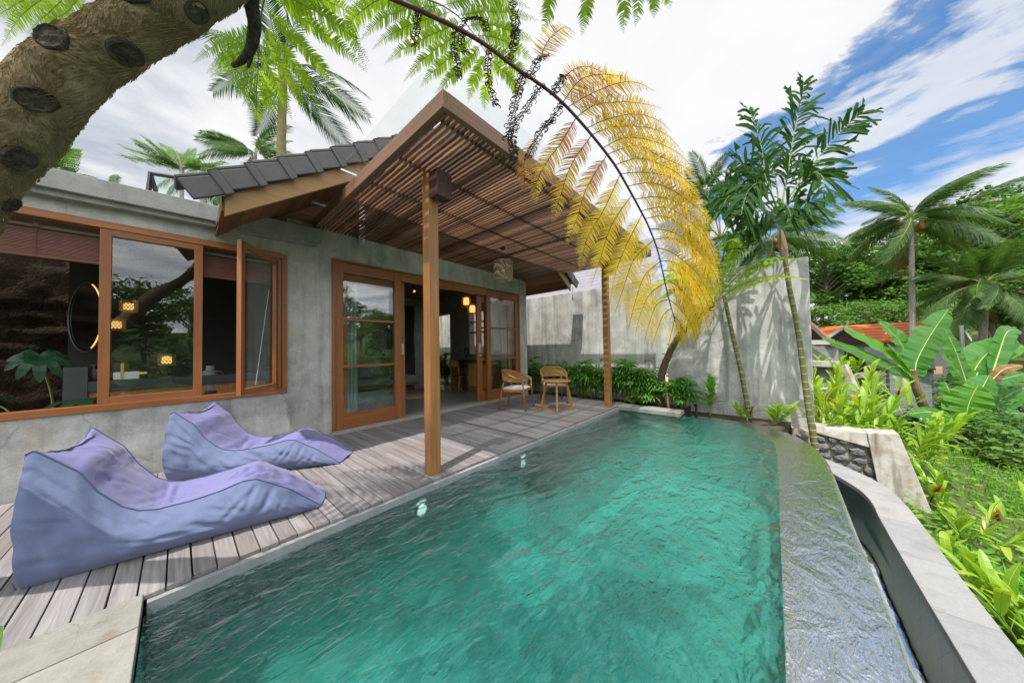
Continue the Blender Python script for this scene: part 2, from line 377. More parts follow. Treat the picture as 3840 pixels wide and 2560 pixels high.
# grid filled inside the pool outline, gently waved
def in_x(yv):                                                        # right border of the water at y
    prev = None
    for (xa, ya), (xb, yb) in zip(inner, inner[1:]):
        if ya <= yv <= yb and yb > ya: return lerp(xa, xb, (yv - ya) / (yb - ya))
    return -1.4
P = []; ny = 220; nx = 80
for i in range(ny + 1):
    yv = -.11 + (6.40 + .11) * i / ny; xr = in_x(yv); row = []
    for j in range(nx + 1):
        xv = lerp(-2.5, xr, j / nx); e = min(1, (nx - j) / 6, 1)
        zz = .006 * noise.noise(V((xv * 2.3 + yv * 1.0, yv * 1.5, 0))) + .004 * noise.noise(V((xv * 6 + yv * 2, yv * 4.2, 3)))
        row.append((xv, yv, -.083 + zz * e))
    P.append(row)
b = MB(); b.grid(P); tag(b.build('water', M['water'], None, smooth=True), kind='structure', label='rippled teal water filling the pool')

# ---- overflow gutter
g_in = [(.668, -1.2), (.668, 1.5), (.668, 3.0)] + arc_poly([(.668, 3.0), (.672, 3.6), (.682, 4.25), (.695, 4.62), (.655, 4.95), (.517, 5.32), (.33, 5.74), (.1, 6.1)], 30)[1:]
g_out = [(.905, -1.2), (.902, 1.5), (.902, 3.0)] + arc_poly([(.902, 3.0), (.91, 3.65), (.935, 4.4), (.93, 4.82), (.895, 5.2), (.745, 5.58), (.51, 5.95), (.22, 6.33)], 30)[1:]
gut = thing('overflow_gutter', 'curved overflow channel with a pale grey stone coping outside the vanishing edge', 'gutter', (.8, 3, -.8))
ZG = -.35
b = MB(); b.grid([[(x, y_, ZG - .045) for x, y_ in g_in], [(x, y_, ZG) for x, y_ in g_in], [(x, y_, ZG) for x, y_ in g_out], [(x, y_, ZG - .045) for x, y_ in g_out]])
def copingmat():
    t = NT('jointed_grey_coping'); co = t.coord(); n = t.noise(co, 90, 4, .75); n1 = t.noise(co, 2.4, 4)
    sx = t.node('SeparateXYZ'); t.link(co, sx.inputs[0]); q = t.math('FRACT', t.math('MULTIPLY', sx.outputs[1], 1.55)); fl_ = t.math('FLOOR', t.math('MULTIPLY', sx.outputs[1], 1.55))
    wn = t.node('TexWhiteNoise', noise_dimensions='1D'); t.link(fl_, wn.inputs['W'])
    c = t.mix(wn.outputs[0], (.19, .20, .21), (.265, .25, .245)); c = t.mix(t.math('MULTIPLY', n1, .5), c, (.37, .37, .37))
    c = t.mix(.22, c, t.ramp(n, [(.3, .2), (.7, .75)]), 'OVERLAY'); c = t.mix(t.math('MULTIPLY', t.ramp(t.noise(co, 5, 6, .7), [(.48, 0), (.68, 1)]), .5), c, (.14, .145, .14)); c = t.mix(t.ramp(q, [(.0, 1), (.012, 0)]), c, (.09, .09, .09))
    return t.done(t.pbr(c, .65, t.bump(n, .3, .004)))
M['gcoping'] = copingmat()
b.build('coping', M['gcoping'], gut, bevel=.004)
b = MB(); b.grid([[(x + .012, y_, ZG - .045) for x, y_ in g_in], [(x + .012, y_, -.82) for x, y_ in g_in]]); b.grid([[(x - .01, y_, ZG - .045) for x, y_ in g_out], [(x - .01, y_, -1.7) for x, y_ in g_out]])
b.build('gutter_side', M['guttertile'], gut, smooth=True)
b = MB(); b.grid([[(x - .02, y_, -.78) for x, y_ in outer], [(x, y_, -.78) for x, y_ in [g_in[min(int(k * len(g_in) / len(outer)), len(g_in) - 1)] for k in range(len(outer))]]])
b.build('gutter_floor', M['guttertile'], gut)
b = MB(); b.grid([[(.38, -1.2, -.665), (.38, 2, -.665), (.38, 4, -.665), (.36, 5.2, -.665), (.2, 6.1, -.665)], [(.68, -1.2, -.665), (.68, 2, -.665), (.69, 4, -.665), (.66, 5.0, -.665), (.3, 5.9, -.665)]])
tag(b.build('gutter_water', M['water2'], None), kind='structure', label='dark shallow water in the overflow channel')

# ---- stone slabs
pv = thing('stone_paving', 'grey sandstone paving corner with a brown water stain at the near end of the pool', 'paving', (-2.2, -.9, 0))
b = MB(); b.box(-2.512, -2.232, -2.2, -.113, -.06, 0.004); b.build('paving_stone', M['pavesand'], pv, bevel=.004)
b = MB(); b.box(-2.228, -.9, -2.2, -.113, -.06, .001); b.build('paving_stone', M['slab'], pv, bevel=.004)
b = MB(); b.box(-2.5, .42, -2.2, -.12, -1.4, -.065); b.build('end_wall', M['poolside'], pv)
sl = thing('stone_slab', 'pale stone slab bridging the far end of the pool beside the deck', 'slab', (-1.9, 6.35, -.05))
for xa, xb in ((-2.495, -1.935), (-1.93, -1.335)):
    b = MB(); b.box(xa, xb, 6.165, 6.55, -.075, .0); b.build('stone', M['slab'], sl, bevel=.004)

# ---- villa
X0 = -5.0
villa = thing('villa', 'single storey villa of raw grey render with a pitched dark tile roof and wooden doors', 'villa', (-6, 2.5, 0))
b = MB()
b.box(-5.2, X0, -2.9, .985, -.05, .706)              # below the window
b.box(-5.2, X0, .985, 1.535, -.05, 3.12)             # pier
b.box(-5.2, X0, -2.9, .985, 2.60, 3.05)
b.box(-5.2, X0, 1.535, 5.945, 2.68, 3.12)
b.box(-5.2, X0, 5.945, 6.27, -.05, 3.12)
b.box(-10.5, -5.2, 6.07, 6.27, -.05, 1.113); b.box(-6.47 + .02, -5.2, 6.07, 6.27, 1.113, 3.12); b.box(-10.5, -7.14, 6.07, 6.27, 1.113, 3.12); b.box(-7.14, -6.45, 6.07, 6.27, 2.42, 3.12)
b.build('wall', M['wall'], villa)
b = MB(); b.box(-5.2, -4.972, 1.50, 6.27, -.04, .052); b.build('door_sill', plain('sill_stone', (.30, .285, .26), .7, .3, var=.25, scale=5), villa)
# cornice (slightly rising with the facade)
def tilt(b, x0, x1, ya, yb, za0, za1, zb0, zb1): b.hexa([(x0, ya, za0), (x1, ya, za0), (x1, yb, zb0), (x0, yb, zb0), (x0, ya, za1), (x1, ya, za1), (x1, yb, zb1), (x0, yb, zb1)])
b = MB(); tilt(b, -5.6, -4.85, -3.2, 1.355, 2.72, 2.90, 2.834, 3.02); tilt(b, -5.2, -4.90, -3.2, 1.324, 2.655, 2.722, 2.786, 2.836)
b.build('cornice', M['cornice'], villa, bevel=.006)
b = MB(); b.box(-7.25, -5.6, -3.2, 1.0, 2.72, 2.80); b.build('flat_roof', M['cornice'], villa)
# gable roof, ridge along x
YR = 3.393
def roofz(y_): return 2.807 + .72 * (y_ - .3805) if y_ <= YR else 2.807 + .72 * (YR - .3805) - .655 * (y_ - YR)
ZR, SL = roofz(YR), .70
XV = -3.79
for sgn, ye in ((-1, .277), (1, 6.576)):
    b = MB(); ys = [YR, ye]
    p = [(XV, YR, ZR), (-12, YR, ZR), (-12, ye, roofz(ye)), (XV, ye, roofz(ye))]
    up = .05
    b.hexa([(x, y_, z) for x, y_, z in p] + [(x, y_, z + up) for x, y_, z in p]); b.build('roof', M['tile'], villa)
    b = MB(); p2 = [(x if x > -10 else -12, y_, z - .05) for x, y_, z in p]; p2 = [(XV - .012, YR, ZR - .05), (-6.2, YR, ZR - .05), (-6.2, ye - sgn * .02, roofz(ye) - .05), (XV - .012, ye - sgn * .02, roofz(ye) - .05)]
    for k in range(34):
        ya = lerp(YR, ye, k / 34); yb = lerp(YR, ye, (k + .97) / 34)
        b.hexa([(-6.2, ya, roofz(ya) - .07), (XV - .012, ya, roofz(ya) - .07), (XV - .012, yb, roofz(yb) - .07), (-6.2, yb, roofz(yb) - .07),
                (-6.2, ya, roofz(ya) - .052), (XV - .012, ya, roofz(ya) - .052), (XV - .012, yb, roofz(yb) - .052), (-6.2, yb, roofz(yb) - .052)])
    b.build('soffit', M['soffit'], villa)
    b = MB(); h0, h1 = -.20, .0
    b.hexa([(XV - .04, ye, roofz(ye) + h0), (XV, ye, roofz(ye) + h0), (XV, YR, ZR + h0), (XV - .04, YR, ZR + h0), (XV - .04, ye, roofz(ye) + h1), (XV, ye, roofz(ye) + h1), (XV, YR, ZR + h1), (XV - .04, YR, ZR + h1)])
    b.build('barge_board', M['barge'], villa, bevel=.004)
    b = MB(); b.box(XV - .46 if sgn < 0 else -12, XV - .042, ye - .02, ye + .02, roofz(ye) - .14, roofz(ye) - .0); b.build('eave_board', M['soffit'], villa)
    # verge tiles stepping up the edge
    L = math.hypot(YR - ye, ZR - roofz(ye)); nt = 14
    for k in range(nt):
        b = MB()
        ya = lerp(ye + sgn * .30, YR, k / nt); yb = lerp(ye + sgn * .30, YR, (k + 1.08) / nt)
        za = roofz(ya) + .225; zb = roofz(yb) + .185
        nrm = V((0, sgn * SL, 1)).normalized()
        tdir = V((0, -sgn, SL)).normalized()
        A = V((XV + .065, ya, za)); Bq = V((XV + .065, yb, zb)); dn = -nrm * .175
        for (x0_, x1_, th, dwn) in ((XV - .24, XV + .066, .03, None), (XV + .03, XV + .066, .0, 1)):
            if dwn is None:
                q = [V((x0_, ya, za)), V((x1_, ya, za)), V((x1_, yb, zb)), V((x0_, yb, zb))]; b.hexa([tuple(p_) for p_ in q] + [tuple(p_ + nrm * th) for p_ in q])
            else:
                q = [V((x0_, ya, za)) + dn, V((x1_, ya, za)) + dn, V((x1_, yb, zb)) + dn * .98, V((x0_, yb, zb)) + dn * .98]
                b.hexa([tuple(p_) for p_ in q] + [(x0_, ya, za), (x1_, ya, za), (x1_, yb, zb), (x0_, yb, zb)])
        # raised rib at the lap
        q = [V((XV - .25, yb, zb)) - tdir * .075, V((XV + .078, yb, zb)) - tdir * .075, V((XV + .078, yb, zb)), V((XV - .25, yb, zb))]
        b.hexa([tuple(p_ + nrm * .028) for p_ in q] + [tuple(p_ + nrm * .05) for p_ in q])
        q = [V((XV + .062, yb, zb)) - tdir * .075 + dn, V((XV + .078, yb, zb)) - tdir * .075 + dn, V((XV + .078, yb, zb)) + dn, V((XV + .062, yb, zb)) + dn]
        b.hexa([tuple(p_) for p_ in q] + [tuple(p_ - dn + nrm * .05) for p_ in q])
        b.build('verge_tile', M['tile'], villa, bevel=.014)
b = MB(); zg = 3.12; ya, yb = YR - (ZR - .1 - zg) / SL, YR + (ZR - .1 - zg) / SL
b.add([(X0 - .03, ya, zg), (X0 - .03, yb, zg), (X0 - .03, YR, ZR - .1), (X0 - .15, ya, zg), (X0 - .15, yb, zg), (X0 - .15, YR, ZR - .1)], [(0, 1, 2), (3, 5, 4), (0, 3, 4, 1), (1, 4, 5, 2), (2, 5, 3, 0)])
for k in range(14): 
    zz = zg - .2 + k * .14
    if roofz(.9) < zz + .2: pass
b.build('gable', M['soffit'], villa)
b = MB()
for k in range(3): b.box(X0 - .03, X0 - .005, .5, 1.9, 2.98 + k * .13, 2.98 + k * .13 + .125)
b.build('gable_boards', M['soffit'], villa)
for yy in (.55, 1.9):
    b = MB(); b.box(-4.96, -4.90, yy, yy + .09, 2.98, roofz(yy) - .1); b.build('roof_bracket', M['steel'], villa)

# bathroom window
win = MB()
win.box(-5.1, -4.975, -2.7, .985, .706, .772); win.box(-5.1, -4.975, -2.7, .985, 2.53, 2.602); 
wfr = win.build('window_frame', M['teakh'], villa, bevel=.004)
b = MB(); b.box(-5.1, -4.975, .925, .985, .772, 2.53); b.box(-5.1, -4.995, .872, .9245, .772, 2.53); b.build('window_jamb', M['teak'], villa, bevel=.003); b = MB(); b.box(-5.1, -4.975, -2.7, -2.64, .772, 2.53); b.build('window_jamb', M['teak'], villa, bevel=.003)
sash = MB(); sash.box(-5.045, -4.985, -.528, -.456, .773, 2.529); sash.box(-5.045, -4.985, .113, .183, .773, 2.529); sa = sash.build('sash', M['teak'], villa, bevel=.003)
b = MB(); b.box(-5.045, -4.985, -.456, .113, .773, .842); b.build('sash_rail', M['teakh'], sa, bevel=.003); b = MB(); b.box(-5.045, -4.985, -.456, .113, 2.462, 2.529); b.build('sash_rail', M['teakh'], sa, bevel=.003)
b = MB(); b.box(-5.018, -5.012, -.456, .113, .842, 2.462); b.build('pane', M['glass'], sa)
# open casement
hx, hy, fx, fy = -4.985, .868, -4.35, .432
cd = V((fx - hx, fy - hy, 0)); cw = cd.length; cd.normalize(); cn = V((cd.y, -cd.x, 0))
def cbox(b, s0, s1, z0, z1, th=.045):
    A = V((hx, hy, 0)); q = [A + cd * s0 - cn * th / 2, A + cd * s1 - cn * th / 2, A + cd * s1 + cn * th / 2, A + cd * s0 + cn * th / 2]
    b.hexa([(p_.x, p_.y, z0) for p_ in q] + [(p_.x, p_.y, z1) for p_ in q])
b = MB(); cbox(b, 0, .055, .79, 2.50); cbox(b, cw - .065, cw, .79, 2.50); cas = b.build('casement', M['teak'], villa, bevel=.003)
b = MB(); cbox(b, .055, cw - .065, .79, .855); b.build('casement_rail', M['post'], cas, bevel=.003); b = MB(); cbox(b, .055, cw - .065, 2.435, 2.50); b.build('casement_rail', M['post'], cas, bevel=.003)
b = MB(); cbox(b, .05, cw - .06, .85, 2.44, .006); b.build('pane', M['glass'], cas)
b = MB(); b.tube([(-5.05, .80, 2.1), (-5.0, .66, .85)], .003, 5); b.build('blind_cord', M['white'], villa)
# blinds gathered at the top
M['blind'] = wood('blind_slats', (.19, .07, .042), (.12, .042, .026), 1, .5, .35, 1.)
for ya, yb in ((-2.6, -.535), (.19, .86)):
    b = MB(); z = 2.20
    while z < 2.43: b.box(-5.14, -5.10, ya, yb, z, z + .0105); z += .0135
    b.box(-5.15, -5.09, ya, yb, 2.18, 2.199); bl = b.build('blind', M['blind'], villa)
    b = MB()
    b.tube([(-5.11, ya, 2.475), (-5.11, yb, 2.475)], .018, 8)
    b.build('head_rail', M['steel'] if False else plain('blind_rail', (.2, .13, .1), .5), bl)
    for yy in (ya + .35, yb - .35) if yb - ya > 1 else ((ya + yb) / 2,):
        q = MB(); q.tube([(-5.09, yy, 2.46), (-5.09, yy, 2.19)], .003, 5); q.box(-5.1, -5.085, yy - .015, yy + .015, 2.46, 2.51); q.build('cord', M['white'] if False else M['blind'], bl)

# sliding door set
dz0, dzt = .052, 2.68
b = MB(); b.box(-5.09, -4.965, 1.535, 1.572, dz0, dzt); b.build('door_jamb', M['teak'], villa, bevel=.003); b = MB(); b.box(-5.09, -4.965, 5.90, 5.945, dz0, dzt); b.build('door_jamb', M['teak'], villa, bevel=.003); b = MB(); b.box(-5.05, -4.98, 2.523, 2.648, dz0, 2.645) ; b.build('door_jamb', M['teak'], villa, bevel=.003)
b = MB(); b.box(-5.09, -4.965, 1.572, 5.90, 2.648, dzt); b.box(-5.06, -4.975, 2.648, 4.77, 2.50, 2.648); b.build('door_head', M['teakh'], villa, bevel=.003)
def doorsash(name, ya, yb, sl, sr, xa, xb, z1=2.645, lab=None):
    b = MB(); b.box(xa, xb, ya, ya + sl, dz0 + .004, z1); b.box(xa, xb, yb - sr, yb, dz0 + .004, z1); s = b.build(name, M['teak'], villa, bevel=.003)
    b = MB(); pass
    for za, zb, e in ((dz0 + .004, .285, .002), (z1 - .16, z1, .002), (1.737, 1.777, .008), (.998, 1.038, .008)):
        b = MB(); b.box(xa + e, xb - e, ya + sl, yb - sr, za, zb); b.build('door_rail', M['teakh'], s, bevel=.003)
    b = MB(); xm = (xa + xb) / 2; b.box(xm - .003, xm + .003, ya + sl - .01, yb - sr + .01, .28, z1 - .155); b.build('pane', M['glass'], s)
    return s
doorsash('fixed_door', 1.573, 2.522, .118, .002, -5.045, -4.985)
d1 = doorsash('sliding_door', 1.66, 2.752, .12, .104, -5.115, -5.062, 2.50)
d2 = doorsash('sliding_door', 4.528, 5.70, .142, .12, -5.115, -5.062, 2.50)
doorsash('fixed_door', 4.77, 5.90, .12, .11, -5.045, -4.985)
for d, yy in ((d1, 2.692), (d2, 4.60)):
    b = MB(); b.box(-5.063, -5.056, yy - .032, yy + .032, 1.185, 1.37); b.box(-5.0561, -5.0545, yy - .02, yy - .012, 1.20, 1.355); b.box(-5.0561, -5.0545, yy + .012, yy + .02, 1.20, 1.355); b.box(-5.0561, -5.0545, yy - .012, yy + .012, 1.35, 1.356); b.build('handle', M['steel'], d, bevel=.002)
    b = MB(); b.box(-5.0559, -5.0552, yy - .012, yy + .012, 1.2, 1.35); b.build('handle_recess', plain('dull_steel', (.28, .28, .28), .35, .5, .9), d)
b = MB(); b.tube([(-5.062, 4.60, 1.115), (-5.05, 4.60, 1.115)], .024, 16); b.build('lock', M['steel'], d2)
b = MB(); b.box(X0, -4.985, 6.06, 6.17, .33, .42); q = b.build('socket_plate', M['white'], villa, bevel=.002)
for yy in (6.085, 6.14):
    b = MB(); b.tube([(-4.985, yy, .375), (-4.965, yy, .375)], .02, 10); b.build('socket_cover', M['steel'], q)

# roof light
rl = thing('roof_light', 'clear glass roof guard with a dark steel frame behind the cornice', 'skylight', (-6, .2, 3))
A = at(338, 440, 8.2); 
fr = [ony(*q) for q in ()] 
def px(u, v): return onx(u, v, -6.3)
b = MB(); b.tube([px(341, 445), px(345, 398), px(470, 418)], .03, 4); b.tube([px(345, 398), px(358, 440)], .025, 4); b.build('frame', M['darkframe'], rl)
b = MB(); q = [px(318, 375), px(470, 398), px(470, 480), px(345, 448)]; b.hexa([tuple(p_) for p_ in q] + [tuple(p_ + V((-.012, 0, 0))) for p_ in q]); b.build('pane', M['roofglass'], rl)

# ---- pergola
pg = thing('pergola', 'slatted reddish timber canopy on two square posts with a glass sheet on top', 'pergola', (-2.63, 1.72, 0))
for yy in (1.67, 5.955):
    b = MB(); b.box(-2.692, -2.575, yy, yy + .115, 0, 3.06); po = b.build('post', M['post'], pg, bevel=.004)
    b = MB(); b.box(-2.574, -2.452, yy + .018, yy + .20, 2.80, 3.07); b.build('post_block', M['fascia'] if False else wood('dark_block', (.13, .06, .05), (.08, .035, .03), 2), po, bevel=.004)
PX0, PX1, PY0, PY1, PZ = -5.0, -1.80, 1.30, 6.36, 3.08
b = MB(); b.box(PX0, PX1, PY0, PY0 + .045, PZ - .005, PZ + .135); b.build('fascia', M['fascia'], pg, bevel=.004); b = MB(); b.box(PX0, PX1, PY1 - .045, PY1, PZ - .005, PZ + .135); b.build('fascia', M['fascia'], pg, bevel=.004)
b = MB(); b.box(PX1 - .045, PX1 + .002, PY0 + .045, PY1 - .045, PZ - .004, PZ + .136); b.build('fascia', M['fasciay'], pg, bevel=.004)
b = MB(); y = PY0 + .053
while y < PY1 - .075:
    w = .027 + R.uniform(-.001, .001)
    b.box(PX0 + .005, PX1 - .062, y, y + w, PZ + .001 + R.uniform(0, .002), PZ + .023); y += .0515
b.build('slats', M['slat'], pg)
b = MB()
for x in (-1.95, -2.63, -3.25, -3.85, -4.45): b.box(x - .025, x + .025, PY0 + .05, PY1 - .05, PZ + .026, PZ + .085)
b.build('battens', M['slatdark'], pg)
b = MB()
for y in (1.98, 3.08, 4.18, 5.28): b.box(PX0 + .006, PX1 - .06, y, y + .05, PZ + .087, PZ + .16)
b.build('rafters', M['fascia'], pg)
b = MB(); b.box(-4.98, -1.66, 1.16, 6.5, 3.262, 3.274); b.build('glass_sheet', M['roofglass'], pg)
b = MB()
for x in (-4.55, -3.5): b.box(x - .012, x + .012, 1.165, 1.36, 3.24, 3.261)
b.build('glass_clips', M['steel'], pg)

# ---- garden wall (back) with neighbour's roof behind
gw = thing('garden_wall', 'tall stained grey rendered wall closing the far end of the pool garden', 'wall', (-2, 7.3, 0))
b = MB(); tilt(b, -9, .50, 7.2, 7.2, 0, 0, 0, 0) if False else None
b.hexa([(-11, 7.2, -.6), (.44 + .055, 7.2, -.6), (.44 + .055, 7.42, -.6), (-11, 7.42, -.6), (-11, 7.2, 2.82), (.505, 7.2, 2.755), (.505, 7.42, 2.755), (-11, 7.42, 2.82)])
b.build('wall_body', M['backwall'], gw, bevel=.01)
nb = thing('neighbour_roof', 'lavender grey shingle roof of the house behind the garden wall', 'roof', (-6, 8, 2.7))
b = MB()
for k in range(14):
    ya = 7.43 + k * .25; za = 2.72 + k * .165; xo = .15 * (k % 2)
    x = -10 + xo
    while x < -2.3 - k * .02:
        b.hexa([(x, ya, za - .02), (x + .295, ya, za - .02), (x + .295, ya + .3, za + .17), (x, ya + .3, za + .17), (x, ya, za), (x + .295, ya, za), (x + .295, ya + .3, za + .19), (x, ya + .3, za + .19)]); x += .3
b.build('shingles', M['shingle'], nb)
# retaining wall at the right end
rw = thing('retaining_wall', 'low battered retaining wall of dark field stones with a white rendered cap and end', 'wall', (1, 7.1, -1.2))
b = MB(); b.hexa([(.49, 6.95, -.22), (1.05, 6.93, -.34), (1.05, 7.3, -.34), (.49, 7.3, -.22), (.49, 6.98, -.10), (1.03, 6.96, -.125), (1.03, 7.3, -.125), (.49, 7.3, -.10)])
b.hexa([(1.19, 6.80, -1.75), (1.72, 6.80, -1.75), (1.78, 7.3, -1.75), (1.2, 7.3, -1.75), (1.03, 6.93, -.122), (1.335, 6.95, -.085), (1.345, 7.3, -.085), (1.03, 7.3, -.122)])
b.build('render_cap', M['retain'], rw, bevel=.01)
b = MB(); b.hexa([(.2, 6.98, -1.75), (1.22, 6.98, -1.75), (1.22, 7.3, -1.75), (.2, 7.3, -1.75), (.2, 7.02, -.2), (1.06, 7.02, -.3), (1.06, 7.3, -.3), (.2, 7.3, -.2)]); b.build('mortar_bed', plain('mossy_mortar', (.33, .29, .22), .95, .1, var=.6, scale=9), rw)
M['fieldstone'] = plain('dark_field_stone', (.15, .148, .15), .75, .3, var=.55, scale=8)
b = MB(); z = -.26
rr = random.Random(3)
while z > -1.6:
    hgt = rr.uniform(.09, .15); x = .22 + rr.uniform(0, .06)
    while x < 1.08 + (-.4 - z) * .13:
        w = rr.uniform(.10, .24); cx_, cz_ = x + w / 2, z - hgt / 2; n_ = 12
        rowp = []
        sd = rr.random() * 50
        for i, (k, out) in enumerate(((.0, .045), (.55, .04), (.85, .025), (1., -.02))):
            rowp.append([(cx_ + math.cos(2 * PI * j / n_) * w * .5 * k * (1 + .5 * noise.noise(V((j * .9, sd, 0)))), 6.99 - out - .012 * noise.noise(V((j * .7, sd, i * .8))), cz_ + math.sin(2 * PI * j / n_) * hgt * .5 * k * (1 + .5 * noise.noise(V((j * .8, sd, 9))))) for j in range(n_)])
        b.grid(rowp, closed=True); x += w + .012
    z -= hgt + .008
b.build('stones', M['fieldstone'], rw)
# ================================================================== PLANTS
M['yellow'] = leaf('yellow_frond', (.80, .55, .035), (.72, .56, .05), .42, .6, tip=(.60, .32, .02), tcol=(.96, .68, .05), gloss=.1)
M['orange'] = leaf('orange_brown_frond', (.55, .25, .03), (.40, .16, .025), .35, .6, tip=(.20, .08, .02))
M['wither'] = plain('withered_frond', (.035, .022, .018), .8, .1)
M['frondg'] = leaf('bright_fern', (.17, .31, .02), (.10, .22, .02), .5, .6, tcol=(.40, .60, .03), gloss=.1)
M['frondy'] = leaf('lime_fern', (.42, .50, .05), (.26, .42, .04), .45, .45, tcol=(.75, .85, .12))
M['rachis'] = plain('fern_stalk', (.10, .055, .03), .6, .3)
M['rachisd'] = plain('dark_red_stalk', (.055, .018, .014), .5, .4)
M['rachisg'] = plain('green_stalk', (.22, .25, .06), .5, .3)
M['palmleaf'] = leaf('palm_leaflets', (.04, .105, .022), (.08, .16, .035), .3, .45, tip=(.17, .18, .05))
M['palmdark'] = leaf('dark_palm_leaflets', (.016, .06, .012), (.045, .115, .022), .3, .55, gloss=.1)
M['palmdry'] = leaf('dry_palm_leaflets', (.30, .17, .08), (.22, .11, .05), .15, .8)
M['palmtrunk'] = concrete('palm_trunk', (.40, .36, .31), (.2, .17, .14), (.35, .33, .27), 3., streak=.5)
M['coconut'] = plain('coconut', (.30, .17, .05), .6)
M['banana'] = leaf('banana_leaf', (.045, .165, .03), (.075, .22, .04), .35, .3, tip=(.075, .20, .05), vein=8, tcol=(.28, .55, .06))
M['bananab'] = leaf('young_banana_leaf', (.12, .32, .03), (.09, .25, .03), .4, .35, vein=8)
M['midrib'] = plain('pale_midrib', (.40, .50, .16), .5)
M['bananatrunk'] = plain('banana_stem', (.20, .14, .075), .8, .2, var=.5, scale=6)
M['ginger'] = leaf('ginger_leaf', (.30, .45, .03), (.16, .34, .03), .4, .35, tip=(.55, .50, .07))
M['gingerd'] = leaf('green_ginger_leaf', (.12, .33, .035), (.18, .40, .04), .35, .3)
M['redflower'] = plain('red_bracts', (.35, .012, .015), .5, .3, var=.3)
M['ladypalm'] = leaf('lady_palm_leaf', (.07, .20, .03), (.12, .29, .045), .3, .35)
M['ladypalm2'] = leaf('pale_lady_palm_leaf', (.15, .34, .04), (.09, .25, .035), .3, .3)
M['philo'] = leaf('lobed_leaf', (.02, .075, .035), (.035, .10, .045), .2, .35)
M['grass'] = leaf('grass_blade', (.08, .25, .02), (.16, .36, .035), .35, .5, tip=(.30, .35, .06))
M['soil'] = plain('garden_soil', (.075, .065, .045), .95, .1, var=.6, scale=5)
M['jung'] = [leaf('jungle_leaf_a', (.07, .165, .04), (.13, .25, .055), .35, .6, gloss=.15), leaf('jungle_leaf_b', (.045, .12, .035), (.08, .18, .045), .3, .6, gloss=.15), leaf('jungle_leaf_c', (.11, .21, .055), (.16, .28, .07), .35, .6, gloss=.15)]
M['bark'] = plain('grey_bark', (.20, .17, .13), .9, .1, var=.5, scale=7)
M['cane_g'] = None

def pinna(mb, path, plen, sp, nrm, mi=0, fwd=.55, wr=.30, stem=None, srad=.0022, smi=0, t0=.05, curl=0, prof=None, rr=R):
    path = smooth_path(path, 24); seg = [0]
    for a, c in zip(path, path[1:]): seg.append(seg[-1] + (c - a).length)
    L = seg[-1]; n = max(6, int(L / sp))
    if stem is not None: stem.tube(path, [srad * (1 - .8 * i / 24) for i in range(25)], 4, mi=smi)
    k = 0
    for i in range(n):
        t = t0 + (1 - t0) * (i + .5) / n; d = t * L
        while k < 23 and seg[k + 1] < d: k += 1
        f = (d - seg[k]) / max(seg[k + 1] - seg[k], 1e-6); P = path[k].lerp(path[k + 1], f); T = (path[k + 1] - path[k]).normalized()
        N = nrm - T * nrm.dot(T)
        if N.length < 1e-4: continue
        N.normalize(); B = T.cross(N)
        l = plen * (prof(t) if prof else (min(1, .55 + t * 2.2) * min(1, (1 - t) * 2.3 + .10)))
        for sd in (-1, 1):
            if rr.random() < .06: continue
            D = (B * sd + T * (fwd + rr.uniform(-.1, .1)) + N * rr.uniform(-.22, .12) - V((0, 0, .12))).normalized(); W = T * 1.; ll = l * rr.uniform(.74, 1.1); w = ll * wr * .5
            W = (T - D * T.dot(D)).normalized()
            c = mi[0] if hasattr(mi, '__len__') and rr.random() > t else (mi[1] if hasattr(mi, '__len__') else mi)
            dip = N * (-.12 * ll)
            mb.add([P - W * w, P + D * ll * .6 - W * w * .85 + dip * .4, P + D * ll + dip + T * ll * .10, P + D * ll * .6 + W * w * .85 + dip * .4, P + W * w], [(0, 1, 2, 3, 4)], c)
def curled(mb, path, size, sp, mi=0, rr=R):
    path = smooth_path(path, 24); L = sum((c - a).length for a, c in zip(path, path[1:])); n = int(L / sp)
    mb.tube([p + V((rr.uniform(-1, 1), rr.uniform(-1, 1), 0)) * size * .12 for p in path], [.0022 - .001 * i / 24 for i in range(25)], 4, mi=mi)
    for i in range(n):
        q = (i + .5) / n * 24; k = min(int(q), 23); P = path[k].lerp(path[k + 1], q - k); T = (path[k + 1] - path[k]).normalized()
        for sd in (-1, 1):
            B = (CR * sd + V((rr.uniform(-.6, .6), rr.uniform(-.6, .6), rr.uniform(-.3, .3)))).normalized(); r_ = size * rr.uniform(.25, .5); c = P + B * r_
            Q = (T + V((rr.uniform(-.4, .4), rr.uniform(-.4, .4), 0))).normalized(); turn = rr.uniform(3.2, 5.2); pts = []
            for j in range(8):
                a = PI + turn * j / 7 * (1 if rr else 1); pts.append(c + B * (r_ * math.cos(a)) * (1 - .04 * j) + Q * (r_ * math.sin(a)) * (1 - .04 * j))
            mb.tube(pts, [.0017 + .0006 * (j % 2) for j in range(8)], 4, cap=False, mi=mi)

shade_fronds = []
NC = -CF                                                             # frond faces broadly towards the deck
